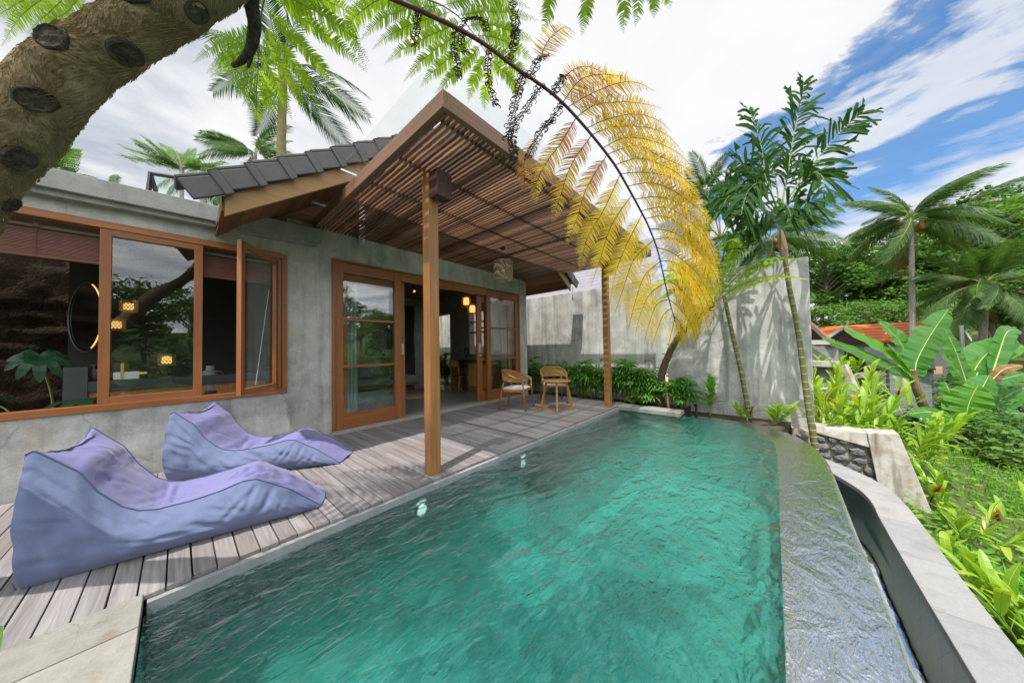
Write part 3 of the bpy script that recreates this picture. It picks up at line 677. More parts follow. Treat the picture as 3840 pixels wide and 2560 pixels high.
# ---- the near tree fern
def dpath(pts, d0, d1): return [at(u, v, lerp(d0, d1, i / (len(pts) - 1))) for i, (u, v) in enumerate(pts)]
TD = .64
tf = thing('tree_fern', 'leaning tree fern with a thick fibrous scarred trunk arching over the deck', 'tree fern', at(-480, 1650, 1.57))
DK = 1.75
axis = [(u_, v_, d_ * DK, r_ * .67) for u_, v_, d_, r_ in [(-640, 2300, 1.0, .12), (-480, 1650, .9, .125), (-250, 800, .72, .132), (-90, 470, .64, .14), (20, 322, .63, .143), (150, 172, .63, .14), (300, 74, .64, .123), (450, -10, .66, .113), (600, -130, .70, .105), (720, -260, .76, .10)]]
ax = smooth_path([at(u, v, d) for u, v, d, r_ in axis], 90); ar = [interp([(i / 9, a[3]) for i, a in enumerate(axis)], k / 90) for k in range(91)]
P = []; X = None
for i, p in enumerate(ax):
    t_ = (ax[min(i + 1, 90)] - ax[max(i - 1, 0)]).normalized()
    X = (X if X is not None else t_.cross(V((0, 0, 1)))); X = (X - t_ * X.dot(t_)).normalized(); Y = t_.cross(X)
    row = []
    for k in range(56):
        a = 2 * PI * k / 56; dirv = X * math.cos(a) + Y * math.sin(a); q = p + dirv * ar[i]
        row.append(q + dirv * (.010 * noise.noise(q * 9) + .006 * noise.noise(q * 30)))
    P.append(row)
def trunkmat():
    t = NT('fibrous_trunk'); n1 = t.noise(t.coord(), 9, 6, .7, 1.); n2 = t.noise(t.coord(), 90, 4, .75, 2.); n3 = t.noise(t.coord(), 3.5, 4)
    c = t.mix(t.ramp(n1, [(.35, 0), (.62, 1)]), (.36, .29, .19), (.15, .115, .075)); c = t.mix(t.ramp(n2, [(.42, 0), (.66, 1)]), c, (.36, .27, .155)); c = t.mix(t.math('MULTIPLY', t.ramp(n3, [(.5, 0), (.65, 1)]), .55), c, (.15, .135, .05))
    return t.done(t.pbr(c, .95, t.bump(t.math('ADD', n2, n1), .8, .012), .1))
M['trunkf'] = trunkmat()
b = MB(); b.grid(P, closed=True); trk = b.build('trunk', M['trunkf'], tf, smooth=True); rr = random.Random(5)
SC = []
def scarmat():
    t = NT('dark_leaf_scar'); n1 = t.noise(t.coord(), 28, 6, .7, 1.5); n2 = t.noise(t.coord(), 110, 3, .7)
    c = t.mix(t.ramp(n1, [(.35, 0), (.7, 1)]), (.022, .02, .018), (.10, .085, .065)); return t.done(t.pbr(c, .9, t.bump(t.math('ADD', n1, n2), 1., .008), .15))
M['scar'] = scarmat()
def on_trunk(u, v):
    q = ray(u, v); best = None
    for s_ in range(420):
        d = .75 + s_ * .0022; p = CP + q * d
        for i in range(20, 88):
            if (p - ax[i]).length < ar[i] * 1.0: return p, i
    return None, None
for (a, c, w, h, an) in ((360, 262, 300, 240, .4), (860, 362, 280, 260, -.2), (245, 680, 300, 225, .0), (705, 728, 205, 160, .5), (125, 1085, 275, 230, .15), (1345, 78, 250, 200, .1), (930, -5, 260, 100, .1), (1390, 245, 195, 85, .75), (70, 1395, 190, 160, .6)):
    u, v = .3359 * a, .3359 * c; p, i = on_trunk(u, v)
    if p is None: continue
    nrm = (p - ax[i]).normalized(); xx = (CR * math.cos(an) + CU * math.sin(an)); xx = (xx - nrm * xx.dot(nrm)).normalized(); yy = nrm.cross(xx)
    w_, h_ = .3359 * w / 677 * .60, .3359 * h / 677 * .60
    SC.append((p, (w_ + h_) * .29)); rows = []; sd = rr.random() * 40
    for k_, (f_, z_) in enumerate(((1.14, -.012), (1.06, .020), (.93, .024), (.78, .015), (.5, .014), (.25, .018), (.02, .020))):
        rw_ = []
        for j in range(30):
            a_ = 2 * PI * j / 30; jit = 1 + .12 * noise.noise(V((math.cos(a_) * 2, math.sin(a_) * 2, sd))) + .05 * noise.noise(V((j * 1.3, sd, k_)))
            xo, yo = f_ * w_ * .52 * jit * math.cos(a_), f_ * h_ * .52 * jit * math.sin(a_)
            curv = -(xo * xo + yo * yo) / (2 * ar[i]) * .42
            rw_.append(p + xx * xo + yy * yo + nrm * (z_ * .6 + curv + .004 * noise.noise(V((xo * 90, yo * 90, sd)))))
        rows.append(rw_)
    b = MB(); b.grid(rows, closed=True); b.build('leaf_scar', M['scar'], tf, smooth=False)
M['fibre'] = leaf('trunk_fibre', (.46, .36, .21), (.15, .105, .06), .15, .8, tip=(.10, .065, .03))
b = MB(); rr = random.Random(5)
for _ in range(21000):
    i = rr.randrange(26, 82); k = rr.randrange(56); q = V(P[i][k]); nrm = (q - ax[i]).normalized(); t_ = (ax[i + 1] - ax[i - 1]).normalized()
    if nrm.dot(CP - q) < -.05: continue
    q = q.lerp(V(P[i + 1][(k + 1) % 56]), rr.random())
    sw = noise.noise(q * 7) * 2.6
    if any((q - c_).length < r_ for c_, r_ in SC): continue
    d = (t_ * (-.9) + nrm.cross(t_) * sw + nrm * rr.uniform(.02, .28)).normalized(); l = rr.uniform(.010, .030); w = rr.uniform(.0004, .0009); s_ = d.cross(nrm).normalized() * w
    m_ = q + d * l * .55 + nrm * l * .1; e = q + d * l
    b.add([q - s_, q + s_, m_ + s_ * .8, e, m_ - s_ * .8], [(0, 1, 2, 3, 4)])
tag(b.build('fibre', M['fibre'], tf), kind='stuff')
def z7(a, c): return 428.7 + .1953 * a, .1953 * c
b = MB(); sp_ = [(760, -60), (770, 120), (800, 300), (775, 480), (740, 600), (650, 710), (545, 775)]
b.tube([p_ + V((0, 0, .004 * noise.noise(p_ * 60))) for p_ in smooth_path([at(*z7(a, c), 1.26 + .03 * i) for i, (a, c) in enumerate(sp_)], 30)], [.0265 - .017 * (i / 30) ** 2 + .0022 * noise.noise(V((i * .9, 2, 0))) for i in range(31)], 10)
b.tube(smooth_path([at(*z7(a, c), 1.40) for a, c in ((760, 560), (745, 700), (720, 800))], 8), [.015 - .0013 * i for i in range(9)], 8)
b.build('stub', M['scar'], tf, smooth=True)
b = MB(); b.tube(smooth_path([at(*z7(a, c), 1.25) for a, c in ((915, -20), (900, 80), (880, 180), (868, 250))], 8), .0022, 5); b.build('dry_stalk', M['rachis'], tf)

# the yellow frond: surveyed rachis and leaflet spines
ra = [(880, -14), (908, 0), (959, 22), (1053, 67), (1120, 107), (1187, 158), (1268, 215), (1335, 282), (1405, 369), (1442, 430), (1473, 487), (1490, 521), (1510, 574), (1525, 638), (1536, 686), (1543, 711), (1550, 736)]
def rdep(u): return interp([(720, 1.30), (1000, 1.40), (1300, 1.62), (1560, 2.0)], u)
M['yel3'] = [M['yellow'], M['orange'], M['wither'], M['rachisd']]
st = MB(); lf = MB(); wi = MB()
rp = [at(720, -260, 1.30), at(800, -75, 1.32)] + [at(u, v, rdep(u)) for u, v in ra]
rps = smooth_path(rp, 110)
st.tube(rps, [.0128 * (1 - .88 * (i / 110)) + .0007 for i in range(111)], 7)
ZZ = lambda a, c: (1286 + .1836 * a, 520.6 + .1836 * c)
Lp = [  # (points, kind)  kind 0 yellow, 1 orange, 2 curled
    ([(1203, 168), (1190, 200), (1178, 260), (1165, 325)], 'c'), ([(1247, 205), (1215, 245), (1183, 296), (1178, 340), (1181, 369)], 'c'),
    ([(1284, 240), (1262, 275), (1240, 305), (1212, 368)], 'c'), ([(1235, 312), (1212, 365), (1204, 420), (1207, 445)], 1),
    ([(1315, 272), (1284, 324), (1256, 375), (1236, 430), (1224, 476)], (1, 0)), ([(1355, 318), (1317, 378), (1286, 450), (1268, 514)], (1, 0)),
    ([(1388, 361), (1352, 428), (1320, 497), (1304, 568)], (1, 0)), ([(1423, 405), (1380, 480), (1348, 550), (1330, 620)], 0),
    ([(1452, 452), (1412, 520), (1380, 590), (1362, 655)], 0), ([(1476, 495), (1436, 555), (1408, 630), (1396, 702)], 0),
    ([(1499, 553), (1458, 600), (1430, 665), (1416, 733)], 0), ([(1512, 600), (1475, 640), (1452, 700), (1442, 761)], 0),
    ([(1525, 648), (1496, 676), (1472, 726), (1460, 774)], 0), ([(1532, 688), (1508, 704), (1488, 744), (1479, 788)], 0),
    ([(1541, 710), (1522, 726), (1506, 760), (1499, 799)], 0), ([(1547, 734), (1540, 760), (1534, 808)], 0)]
Rp = [([(1174, 134), (1181, 95), (1184, 60), (1170, -10), (1160, -50)], 'c'), ([(1224, 171), (1244, 134), (1252, 120)], 'c'), ([(1240, 142), (1262, 100), (1290, 66), (1328, 76)], (1, 0)),
    ([(1268, 212), (1285, 190), (1300, 172)], 'c'), ([(1292, 182), (1316, 158), (1345, 148), (1385, 160), (1409, 176)], (1, 0)), ([(1308, 252), (1355, 218), (1415, 196), (1465, 190), (1503, 203)], (1, 0)),
    ([(1345, 292), (1389, 269), (1456, 267), (1510, 280), (1550, 304)], 0), ([(1378, 336), (1439, 314), (1506, 326), (1560, 355), (1592, 392)], 0),
    ([(1412, 378), (1472, 367), (1540, 390), (1595, 430), (1624, 472)], 0), ([(1442, 428), (1506, 423), (1570, 452), (1625, 510), (1648, 562)], 0),
    ([(1473, 482), (1540, 480), (1600, 525), (1640, 585), (1656, 642)], 0), ([(1493, 522), (1540, 526), (1590, 556), (1640, 625), (1661, 690)], 0),
    ([(1508, 570), (1548, 578), (1600, 632), (1636, 685), (1651, 725)], 0), ([(1525, 620), (1555, 630), (1600, 680), (1620, 730), (1627, 778)], 0),
    ([(1536, 664), (1562, 673), (1590, 722), (1609, 797)], 0), ([(1543, 711), (1560, 732), (1574, 765), (1583, 797)], 0), ([(1550, 736), (1556, 765), (1563, 801)], 0)]
def between(A, Bq):
    n = max(len(A), len(Bq)); g = lambda P_, q: [lerp(P_[int(min(q * (len(P_) - 1), len(P_) - 2))][c], P_[int(min(q * (len(P_) - 1), len(P_) - 2)) + 1][c], q * (len(P_) - 1) - int(min(q * (len(P_) - 1), len(P_) - 2))) for c in (0, 1)]
    return [tuple(lerp(a_, b_, .5) for a_, b_ in zip(g(A, i / (n - 1)), g(Bq, i / (n - 1)))) for i in range(n)]
def densify(LL):
    out = []
    for (A, ka), (Bq, kb) in zip(LL, LL[1:] + [LL[-1]]):
        out.append((A, ka))
        if A is not Bq and ka != 'c' and kb != 'c': out.append((between(A, Bq), kb))
    return out
Rp = densify(Rp)
rr = random.Random(11)
for side, LL in ((-1, Lp), (1, Rp)):
    for pts, kd in LL:
        d0 = rdep(pts[0][0]); dd_ = (-.10 if side < 0 else .16) + rr.uniform(-.05, .05); path = [at(u + (rr.uniform(-7, 7) if i else 0), v + (rr.uniform(-7, 7) if i else 0), d0 + dd_ * (i / (len(pts) - 1)) ** 1.5) for i, (u, v) in enumerate(pts)]
        # meet the rachis exactly
        near = min(rps, key=lambda q: (q - path[0]).length); path[0] = near if (near - path[0]).length < .06 else path[0]
        if kd == 'c': curled(wi, path, .033, .0108, rr=rr)
        else:
            nrm = (NC * 1. + CU * .25 * side + CR * .25 * side).normalized()
            pinna(lf, path, (.104 if side > 0 else .088) * max(.42, min(1., sum((q_ - p_).length for p_, q_ in zip(path, path[1:])) / .52)), .0094, nrm, kd, fwd=.5, wr=.078 if side > 0 else .080, stem=st, srad=.0026, rr=rr)
# hanging curled bits on the upper stalk
for pts in ([(962, 22), (957, 60), (950, 108)], [(1047, 66), (1043, 110), (1050, 150), (1054, 182)], [(1066, 74), (1060, 100), (1072, 125)], [(1098, 40), (1075, 45), (1060, 65)], [(1100, 42), (1112, 55), (1118, 74)], [(1124, 112), (1120, 160), (1126, 205), (1141, 245)]):
    path = [at(u, v, rdep(pts[0][0])) for u, v in pts]; curled(wi, path, .025, .009, rr=rr)
fr_ = tag(st.build('frond', M['rachisd'], tf, smooth=True), 'dying yellow frond with withered brown curled leaflets near its base')
lf.build('leaflets', [M['yellow'], M['orange']], fr_); wi.build('withered_leaflets', M['wither'], fr_)

def frond_px(root, conv, rach, pinnae, d0, d1, plen, sp, mats, spread=.1, name='frond', wr=.20, srad=.006, stemmat='rachisg', nrm=None, rr=R, fwd=.42, label=None):
    st = MB(); lf = MB(); rpp = [at(*conv(a, c), lerp(d0, d1, i / (len(rach) - 1))) for i, (a, c) in enumerate(rach)]; rs = smooth_path(rpp, 50)
    st.tube(rs, [srad * (1 - .8 * i / 50) for i in range(51)], 6)
    for k, pts in enumerate(pinnae):
        p0 = min(range(51), key=lambda i: (lambda q: (q.dot(CR) / q.dot(CF) * 677 + 1176 - conv(*pts[0])[0]) ** 2 + (784 - q.dot(CU) / q.dot(CF) * 677 - conv(*pts[0])[1]) ** 2)(rs[i] - CP))
        dd = (rs[p0] - CP).dot(CF); path = [at(*conv(a, c), dd + spread * (i / (len(pts) - 1)) + .0) for i, (a, c) in enumerate(pts)]
        if (rs[p0] - path[0]).length < .12: path[0] = rs[p0]
        pinna(lf, path, plen, sp, (nrm or (NC + V((0, 0, -.5)) + V((rr.uniform(-.3, .3), rr.uniform(-.3, .3), 0)))).normalized(), 0, fwd, wr, st, .0018, rr=rr)
    s_ = st.build(name, M[stemmat], root, smooth=True); lf.build('leaflets', mats, s_)
    if label: s_['label'] = label
    return s_
g2 = [[(1000, -80), (1140, 0), (1400, 250), (1750, 500), (2125, 855)], [(960, -120), (1300, 20), (1700, 250), (1960, 450), (2145, 725)], [(1000, -150), (1450, -80), (1750, 60), (1960, 190), (2090, 330)], [(890, 80), (1150, 330), (1450, 640), (1660, 900), (1832, 1172)],
      [(880, 270), (1100, 560), (1350, 880), (1605, 1290)], [(868, 420), (1050, 700), (1250, 1020), (1432, 1380)], [(850, 600), (1000, 880), (1130, 1140), (1240, 1412)], [(840, 800), (950, 1040), (1070, 1392)], [(832, 950), (900, 1150), (982, 1390)],
      [(880, 180), (720, 400), (400, 490), (62, 745)], [(866, 420), (700, 590), (450, 690), (222, 872)], [(852, 560), (700, 680), (490, 770), (268, 912)], [(846, 740), (700, 820), (560, 910), (450, 1010)], [(838, 860), (720, 980), (600, 1090), (578, 1165)], [(828, 1000), (740, 1100), (650, 1255)], [(818, 1100), (822, 1290), (826, 1470)], [(826, 1050), (760, 1200), (720, 1310)]]
frond_px(tf, z7, [(1150, -420), (985, -150), (900, 40), (872, 260), (850, 560), (838, 860), (820, 1100), (818, 1290)], g2, 1.34, 2.15, .056, .0105, M['frondg'], .22, rr=random.Random(21))
z2c = lambda a, c: (784 + .3359 * a, .3359 * c)
g3 = [[(690, 40), (430, 70), (250, 150), (118, 290)], [(760, 90), (520, 150), (330, 240), (208, 342)], [(835, 150), (610, 240), (420, 340), (290, 442)], [(880, 195), (700, 300), (550, 420), (422, 562)], [(920, 245), (780, 370), (640, 480), (535, 602)], [(950, 300), (850, 430), (740, 540), (640, 642)],
      [(990, 370), (930, 500), (890, 600), (868, 705)], [(1030, 450), (1000, 560), (985, 650), (978, 762)], [(600, 5), (380, -10), (150, 20), (10, 105)], [(520, -30), (300, -60), (100, -50), (-60, 20)], [(430, -60), (200, 30), (60, 200), (178, 480)],
      [(700, 45), (900, -10), (1120, -10), (1290, 60)], [(790, 115), (960, 80), (1160, 90), (1345, 140)], [(860, 175), (1010, 170), (1200, 230), (1330, 290)], [(915, 240), (1060, 260), (1200, 330), (1330, 432)], [(955, 305), (1100, 380), (1230, 480), (1292, 602)], [(1000, 385), (1100, 480), (1190, 590), (1236, 712)]]
frond_px(tf, z2c, [(150, -480), (330, -140), (520, -30), (700, 45), (840, 152), (950, 300), (1030, 450), (1070, 580)], g3, 1.38, 2.35, .060, .011, M['frondg'], .18, rr=random.Random(22))
g4 = [[(1450, -210), (1440, -60), (1420, 80), (1372, 232)], [(1690, -205), (1690, -60), (1670, 90), (1643, 245)], [(1900, -200), (1930, -60), (1935, 80), (1928, 232)], [(2000, -190), (2030, -80), (2030, 50), (2010, 190)], [(2090, -180), (2125, -80), (2145, 20), (2136, 132)], [(2180, -165), (2220, -80), (2245, -10), (2240, 62)], [(1560, -210), (1300, -120), (1180, -60), (1100, 10)], [(1600, -330), (1500, -420), (1300, -520)], [(1900, -300), (1950, -420), (2000, -540)]]
frond_px(tf, z2c, [(200, -620), (800, -420), (1300, -250), (1700, -210), (2000, -195), (2300, -140)], g4, 1.4, 2.2, .062, .011, M['frondg'], .08, rr=random.Random(23))
z1c = lambda a, c: (.3359 * a, .3359 * c)
g5 = [[(420, -60), (250, 20), (120, 140), (12, 318)], [(500, -20), (330, 90), (250, 160), (182, 240)], [(600, -60), (480, 60), (380, 130), (250, 240)], [(330, -80), (160, 0), (40, 70), (-60, 130)], [(260, -110), (100, -40), (-60, 20), (-160, 60)]]
frond_px(tf, z1c, [(1100, -500), (700, -160), (420, -60), (250, -115), (60, -150)], g5, 1.5, 2.0, .056, .011, M['frondg'], .12, rr=random.Random(24))
rr = random.Random(33); crown = V(at(720, -260, 1.32))
for k in range(15):  # out-of-view crown fronds, added to shade the near water
    a = 2 * PI * k / 15 + .25; d = V((math.cos(a), math.sin(a), 0)); tipz = rr.uniform(-.15, .5); L = rr.uniform(1.7, 2.5)
    f = -(CF - V((0, 0, CF.z))).normalized(); 
    if d.dot(f) < -.35: continue
    shade_fronds.append((crown, crown + d * L + V((0, 0, tipz + .35)), rr.uniform(.25, .45)))
g6 = [[(430, -40), (300, 60), (200, 130), (80, 160)], [(250, 40), (120, 100), (20, 120)], [(2000, 0), (2100, 60), (2200, 150), (2310, 380)]]

# ---- small leaning tree fern by the wall
sf = thing('tree_fern', 'slim leaning tree fern with lime fronds staked against the garden wall', 'tree fern', (-1.85, 6.85, -.1))
tp = [(-1.87, 6.85, -.1), (-1.85, 6.85, .2), (-1.8, 6.84, .6), (-1.68, 6.82, .98), (-1.45, 6.8, 1.42), (-1.12, 6.72, 1.78), (-.80, 6.62, 2.02)]
b = MB(); sm_ = smooth_path(tp, 40); b.tube([p_ + V((noise.noise(p_ * 9), noise.noise(p_ * 9 + V((5, 0, 0))), 0)) * .014 for p_ in sm_], [.092 - .045 * i / 40 + .009 * noise.noise(V((i * .8, 0, 7))) for i in range(41)], 12)
for k in range(26):
    i = 12 + k; p_ = sm_[min(i, 40)]; a = k * 2.4; d_ = V((math.cos(a), math.sin(a) * .4 - .3, .4)); b.bar(p_ + d_ * .04, p_ + d_ * .12, .02, .015)
def fmat():
    t = NT('dark_fern_trunk'); n = t.noise(t.coord(scale=(1, 1, .35)), 26, 6, .7, 1.); c = t.mix(t.ramp(n, [(.35, 0), (.65, 1)]), (.05, .036, .028), (.16, .12, .07)); return t.done(t.pbr(c, .95, t.bump(n, 1., .02), .1))
M['ftrunk'] = fmat(); b.build('trunk', M['ftrunk'], sf)
def frond3(root, base, tip, sag, hw, npair, plen, sp, mat, rr, nrmv=V((0, 0, 1)), stemmat='rachisg', label=None, pd=.25, lift=0.):
    st = MB(); lf = MB(); base, tip = V(base), V(tip); mid = base.lerp(tip, .5) + V((0, 0, sag)); rs = smooth_path([base, base.lerp(mid, .55) + V((0, 0, sag * .25)), mid, mid.lerp(tip, .55) + V((0, 0, sag * .25)), tip], 50)
    st.tube(rs, [.009 * (1 - .85 * i / 50) for i in range(51)], 6)
    for i in range(npair):
        t = .12 + .87 * (i + .5) / npair; k = min(int(t * 50), 49); P = rs[k]; T = (rs[k + 1] - rs[k]).normalized(); N = (nrmv - T * nrmv.dot(T)).normalized(); B = T.cross(N)
        L = hw * min(1, .35 + 2.2 * t) * min(1, (1 - t) * 1.9 + .06)
        for sd in (-1, 1):
            d = (B * sd * .93 + T * (.35 + .25 * t) + N * lift).normalized(); pts = [P, P + d * L * .35 + N * L * .04, P + d * L * .7 - V((0, 0, L * pd * .35)), P + d * L - V((0, 0, L * pd)) + T * L * .08]
            pinna(lf, pts, plen * (.5 + .5 * L / hw), sp, N + V((rr.uniform(-.2, .2), rr.uniform(-.2, .2), 0)), 0, .4, .22, st, .0018, rr=rr)
    s_ = st.build('frond', M[stemmat], root, smooth=True); lf.build('leaflets', M[mat], s_)
    if label: s_['label'] = label
    return s_
rr = random.Random(34)
for b0, tp0, sg in shade_fronds: frond3(tf, b0, tp0, sg, .5, 22, .05, .011, 'frondg', rr)
rr = random.Random(31); cr_ = V((-.80, 6.6, 2.02))
for tip, sag, mt in ((ony(1855, 640, 6.1), .22, 'frondy'), (ony(1842, 596, 5.9), .30, 'frondg'), ((-.35, 5.2, 2.75), .3, 'frondg'), ((-1.3, 5.1, 2.35), .45, 'frondy'), ((-2.0, 5.9, 2.05), .5, 'frondy'), ((-1.7, 6.5, 2.55), .35, 'frondg'), ((-2.1, 6.2, 1.55), .55, 'frondy'), ((-1.0, 5.4, 1.6), .4, 'frondy')):
    frond3(sf, cr_, tip, sag, .33, 20, .062, .014, mt, rr)
b = MB(); b.tube([(-1.63, 6.62, -.1), (-1.645, 6.63, .3), (-1.655, 6.65, .66)], .026, 10); b.tube([(-1.63, 6.62, .66), (-1.645, 6.63, .665)], .022, 10)
stk = b.build('plant_stake', plain('bamboo_stake', (.50, .39, .22), .6, var=.25, scale=12), None, smooth=True); tag(stk, 'short pale bamboo stake propping the leaning fern trunk', 'stake')
b = MB(); b.tube([V((-1.645, 6.63, .42)) + V((math.cos(a) * .034, math.sin(a) * .034, 0)) for a in [k * PI / 8 for k in range(17)]], .01, 6); b.build('tie', M['black'], stk)

# ---- generic leaf blade
def blade(mb, pts, w, nrm, n=8, fold=.18, mi=0, prof=None, rib=None, ribw=.006, tear=0, rr=R, ribmi=1, wav=0):
    pts = smooth_path(pts, n); rows = []
    for i, p in enumerate(pts):
        t = i / n; T = (pts[min(i + 1, n)] - pts[max(i - 1, 0)]).normalized(); N = nrm - T * nrm.dot(T); N = N.normalized() if N.length > 1e-4 else V((0, 0, 1)); B = T.cross(N)
        ww = w * .5 * (prof(t) if prof else (math.sin(PI * min(1, t * .92 + .06)) ** .7)); wv = wav * math.sin(i * 1.9 + w * 77) * ww
        rows.append((p + B * ww + N * (fold * ww + wv), p, p - B * ww + N * (fold * ww - wv)))
    if tear:
        for i in range(n):
            for s_ in (0, 2):
                a0, m0, a1, m1 = rows[i][s_], rows[i][1], rows[i + 1][s_], rows[i + 1][1]; g = rr.uniform(0, tear) if rr.random() < .16 else 0
                a1 = a1.lerp(a0, g); dz = V((0, 0, -abs(rr.gauss(0, .10)) * w * (1 if g else .12)))
                mb.add([m0, a0 + dz, a1 + dz, m1] if s_ == 2 else [m0, m1, a1 + dz, a0 + dz], [(0, 1, 2, 3)], mi)
    else: mb.grid(rows, mi=mi)
    if rib: mb.tube(pts, [ribw * (1 - .85 * i / n) for i in range(n + 1)], 4, mi=ribmi)

# ---- palms
def palm_frond(L, n, ll, lw, arch, droop, rr, vee=.25, ragged=.1, double=True):
    mb = MB(); pts = [];
    for i in range(13):
        t = i / 12; pts.append(V((L * (t - .12 * arch * t * t), 0, -arch * L * .55 * t ** 2.1)))
    mb.tube(pts, [.03 * L / 4 * (1 - .88 * i / 12) for i in range(13)], 5, mi=1, ref=V((0, 1, 0)))
    for i in range(n):
        t = .14 + .86 * (i + .5) / n; q = t * 12; k = min(int(q), 11); P = pts[k].lerp(pts[k + 1], q - k); T = (pts[k + 1] - pts[k]).normalized(); U = V((0, 1, 0)).cross(T) * -1
        l = ll * min(1, .5 + 1.6 * t) * min(1, (1 - t) * 1.9 + .30) * rr.uniform(1 - ragged, 1.05)
        for sd in (-1, 1):
            if rr.random() < ragged * .5: continue
            d = (V((0, sd, 0)) * .82 + T * .62 + U * (vee + rr.uniform(-.12, .12))).normalized(); w = lw * .5
            a = P; m = P + d * l * .5 - V((0, 0, droop * l * .12)); e = P + d * l - V((0, 0, droop * l * rr.uniform(.35, .6))); W = T * w
            mb.add([a - W * .5, a + W * .5, m + W, e, m - W], [(0, 1, 2, 4), (4, 2, 3)])
    return mb
_fm = {}
def frond_mesh(key, *args, mats):
    if key not in _fm:
        o = palm_frond(*args).build('frond', mats, None); me = o.data; bpy.data.objects.remove(o); _fm[key] = me
    return _fm[key]
def aim(o, p, az, el, sc_, roll=0.):
    o.matrix_local = Matrix.Translation(p) @ Matrix.Rotation(az, 4, 'Z') @ Matrix.Rotation(-el, 4, 'Y') @ Matrix.Rotation(roll, 4, 'X') @ Matrix.Scale(sc_, 4)
def palm(name, label, base, top, rad, specs, mats, rr, group=None, curve=.0, nuts=0, dead=0, ring=True):
    base, top = V(base), V(top); t = thing(name, label, 'palm', base, group); d = top - base
    path = smooth_path([(0, 0, 0), d * .33 + V((curve, 0, 0)), d * .7 + V((curve * .6, 0, 0)), d], 36)
    b = MB(); b.tube(path, [rad * (1.25 - .45 * i / 36) * (1 + (.05 if i % 2 else -.03)) for i in range(37)], 12); b.build('trunk', M['palmtrunk'] if ring is True else ring, t, off=(0, 0, 0), smooth=False)
    for az, el, sc_, key in specs:
        me = _fm[key]; o = bpy.data.objects.new('frond', me); COL.objects.link(o); o.parent = t; aim(o, d, az, el, sc_, rr.uniform(-.9, .9))
    for k in range(nuts):
        a = rr.uniform(0, 2 * PI); b = MB(); r_ = .13; c = d + V((math.cos(a) * .32, math.sin(a) * .32, -.3 - rr.uniform(0, .3)))
        b.lathe(c, [(r_ * math.sin(q), -r_ * 1.2 * math.cos(q)) for q in [PI * j / 8 for j in range(9)]], 10); b.build('coconut', M['coconut'], t, off=(0, 0, 0), smooth=True)
    return t
rr = random.Random(41)
PM = [M['palmleaf'], M['rachisg']]; PD = [M['palmdark'], M['rachisg']]; PB = [M['palmdry'], M['palmdry']]
for k in range(3):
    frond_mesh('coco%d' % k, 4., 74, 1.05, .075, .55 + .3 * k, 1.1 + .6 * k, rr, mats=PM); frond_mesh('dark%d' % k, 3., 50, .8, .055, .5 + .3 * k, .7 + .4 * k, rr, mats=PD)
frond_mesh('dry', 3., 34, .7, .05, 1.3, 2.6, rr, .1, .4, mats=PB)
frond_mesh('broad0', 1.55, 13, .62, .085, .45, .55, rr, .35, .35, mats=PD); frond_mesh('broad1', 1.5, 14, .55, .075, .8, .9, rr, .3, .3, mats=PD)
def ring(n, el0, el1, s0, s1, kind, off=0., rr=rr): return [(off + 2 * PI * k / n + rr.uniform(-.15, .15), rr.uniform(el0, el1), rr.uniform(s0, s1), kind + str(rr.randrange(3))) for k in range(n)]
p1 = onz(2072, 895, -2.2); dist = 22 / math.hypot(p1.x, p1.y)
gb = at(2074, 880, 14.2); gt = at(2092, 500, 13.9)
specs = ring(8, .7, 1.3, .52, .68, 'coco', .3) + ring(8, .0, .6, .55, .72, 'coco', .1) + ring(6, -.6, -.1, .6, .75, 'coco', .5)
palm('coconut_palm', 'tall coconut palm with a pale trunk rising behind the banana plants', (gb.x, gb.y, -2), gt, .095, specs + [(4.4, -1.35, .8, 'dry'), (4.7, -1.4, .9, 'dry')], None, rr, 'coconut palms', .15, 9)
gb = at(2196, 860, 13.2); gt = at(2262, 652, 12.4)
palm('coconut_palm', 'leaning coconut palm with arching fronds before the dark wood at right', (gb.x, gb.y, -1.6), gt, .11, ring(8, .5, 1.2, .5, .62, 'coco') + ring(8, -.1, .45, .5, .62, 'coco', .3) + ring(5, -.7, -.2, .55, .65, 'coco', .2) + [(4.0, -1.3, .8, 'dry'), (4.6, -1.2, .7, 'dry')], None, rr, 'coconut palms', .3, 6)
gb = at(1772, 640, 15); gt = at(1768, 545, 15)
palm('coconut_palm', 'small distant coconut palm seen just above the garden wall', (gb.x, gb.y, -2), gt, .14, ring(14, -.2, .9, .6, .8, 'coco') + ring(5, -.7, -.3, .6, .7, 'coco'), None, rr, 'coconut palms', 0, 4)
gb = at(1625, 640, 11); gt = at(1620, 440, 11)
palm('coconut_palm', 'dark upright palm peeking out behind the yellow frond', (gb.x, gb.y, -2), gt, .12, ring(9, .6, 1.35, .4, .5, 'dark') + ring(8, -.1, .5, .35, .45, 'dark'), None, rr, 'coconut palms')
gt = at(650, 158, 8.2); gb = at(636, 380, 8.5)
palm('coconut_palm', 'dark palm with a mossy trunk behind the tiled roof, under the near fern', (gb.x - .1, gb.y, -1), gt, .12, [(CF_az, el, s_, k_) for CF_az, el, s_, k_ in ring(8, .1, 1.1, .6, .8, 'dark') + ring(6, -.7, -.1, .6, .75, 'dark')], None, rr, 'coconut palms', 0, 0, ring=plain('mossy_palm_trunk', (.25, .22, .10), .9, .1, var=.6, scale=8))
gt = at(585, 352, 15); 
palm('coconut_palm', 'distant light green palm showing over the roof tiles', (gt.x, gt.y, -1), gt, .12, ring(12, -.3, 1.1, .45, .62, 'coco') + [(1., -1.4, .4, 'dry')], None, rr, 'coconut palms')
gt = at(470, 398, 16); palm('coconut_palm', 'drooping palm fronds behind the glass roof guard', (gt.x, gt.y, -1), gt, .12, ring(9, -.3, .8, .5, .65, 'coco'), None, rr, 'coconut palms')
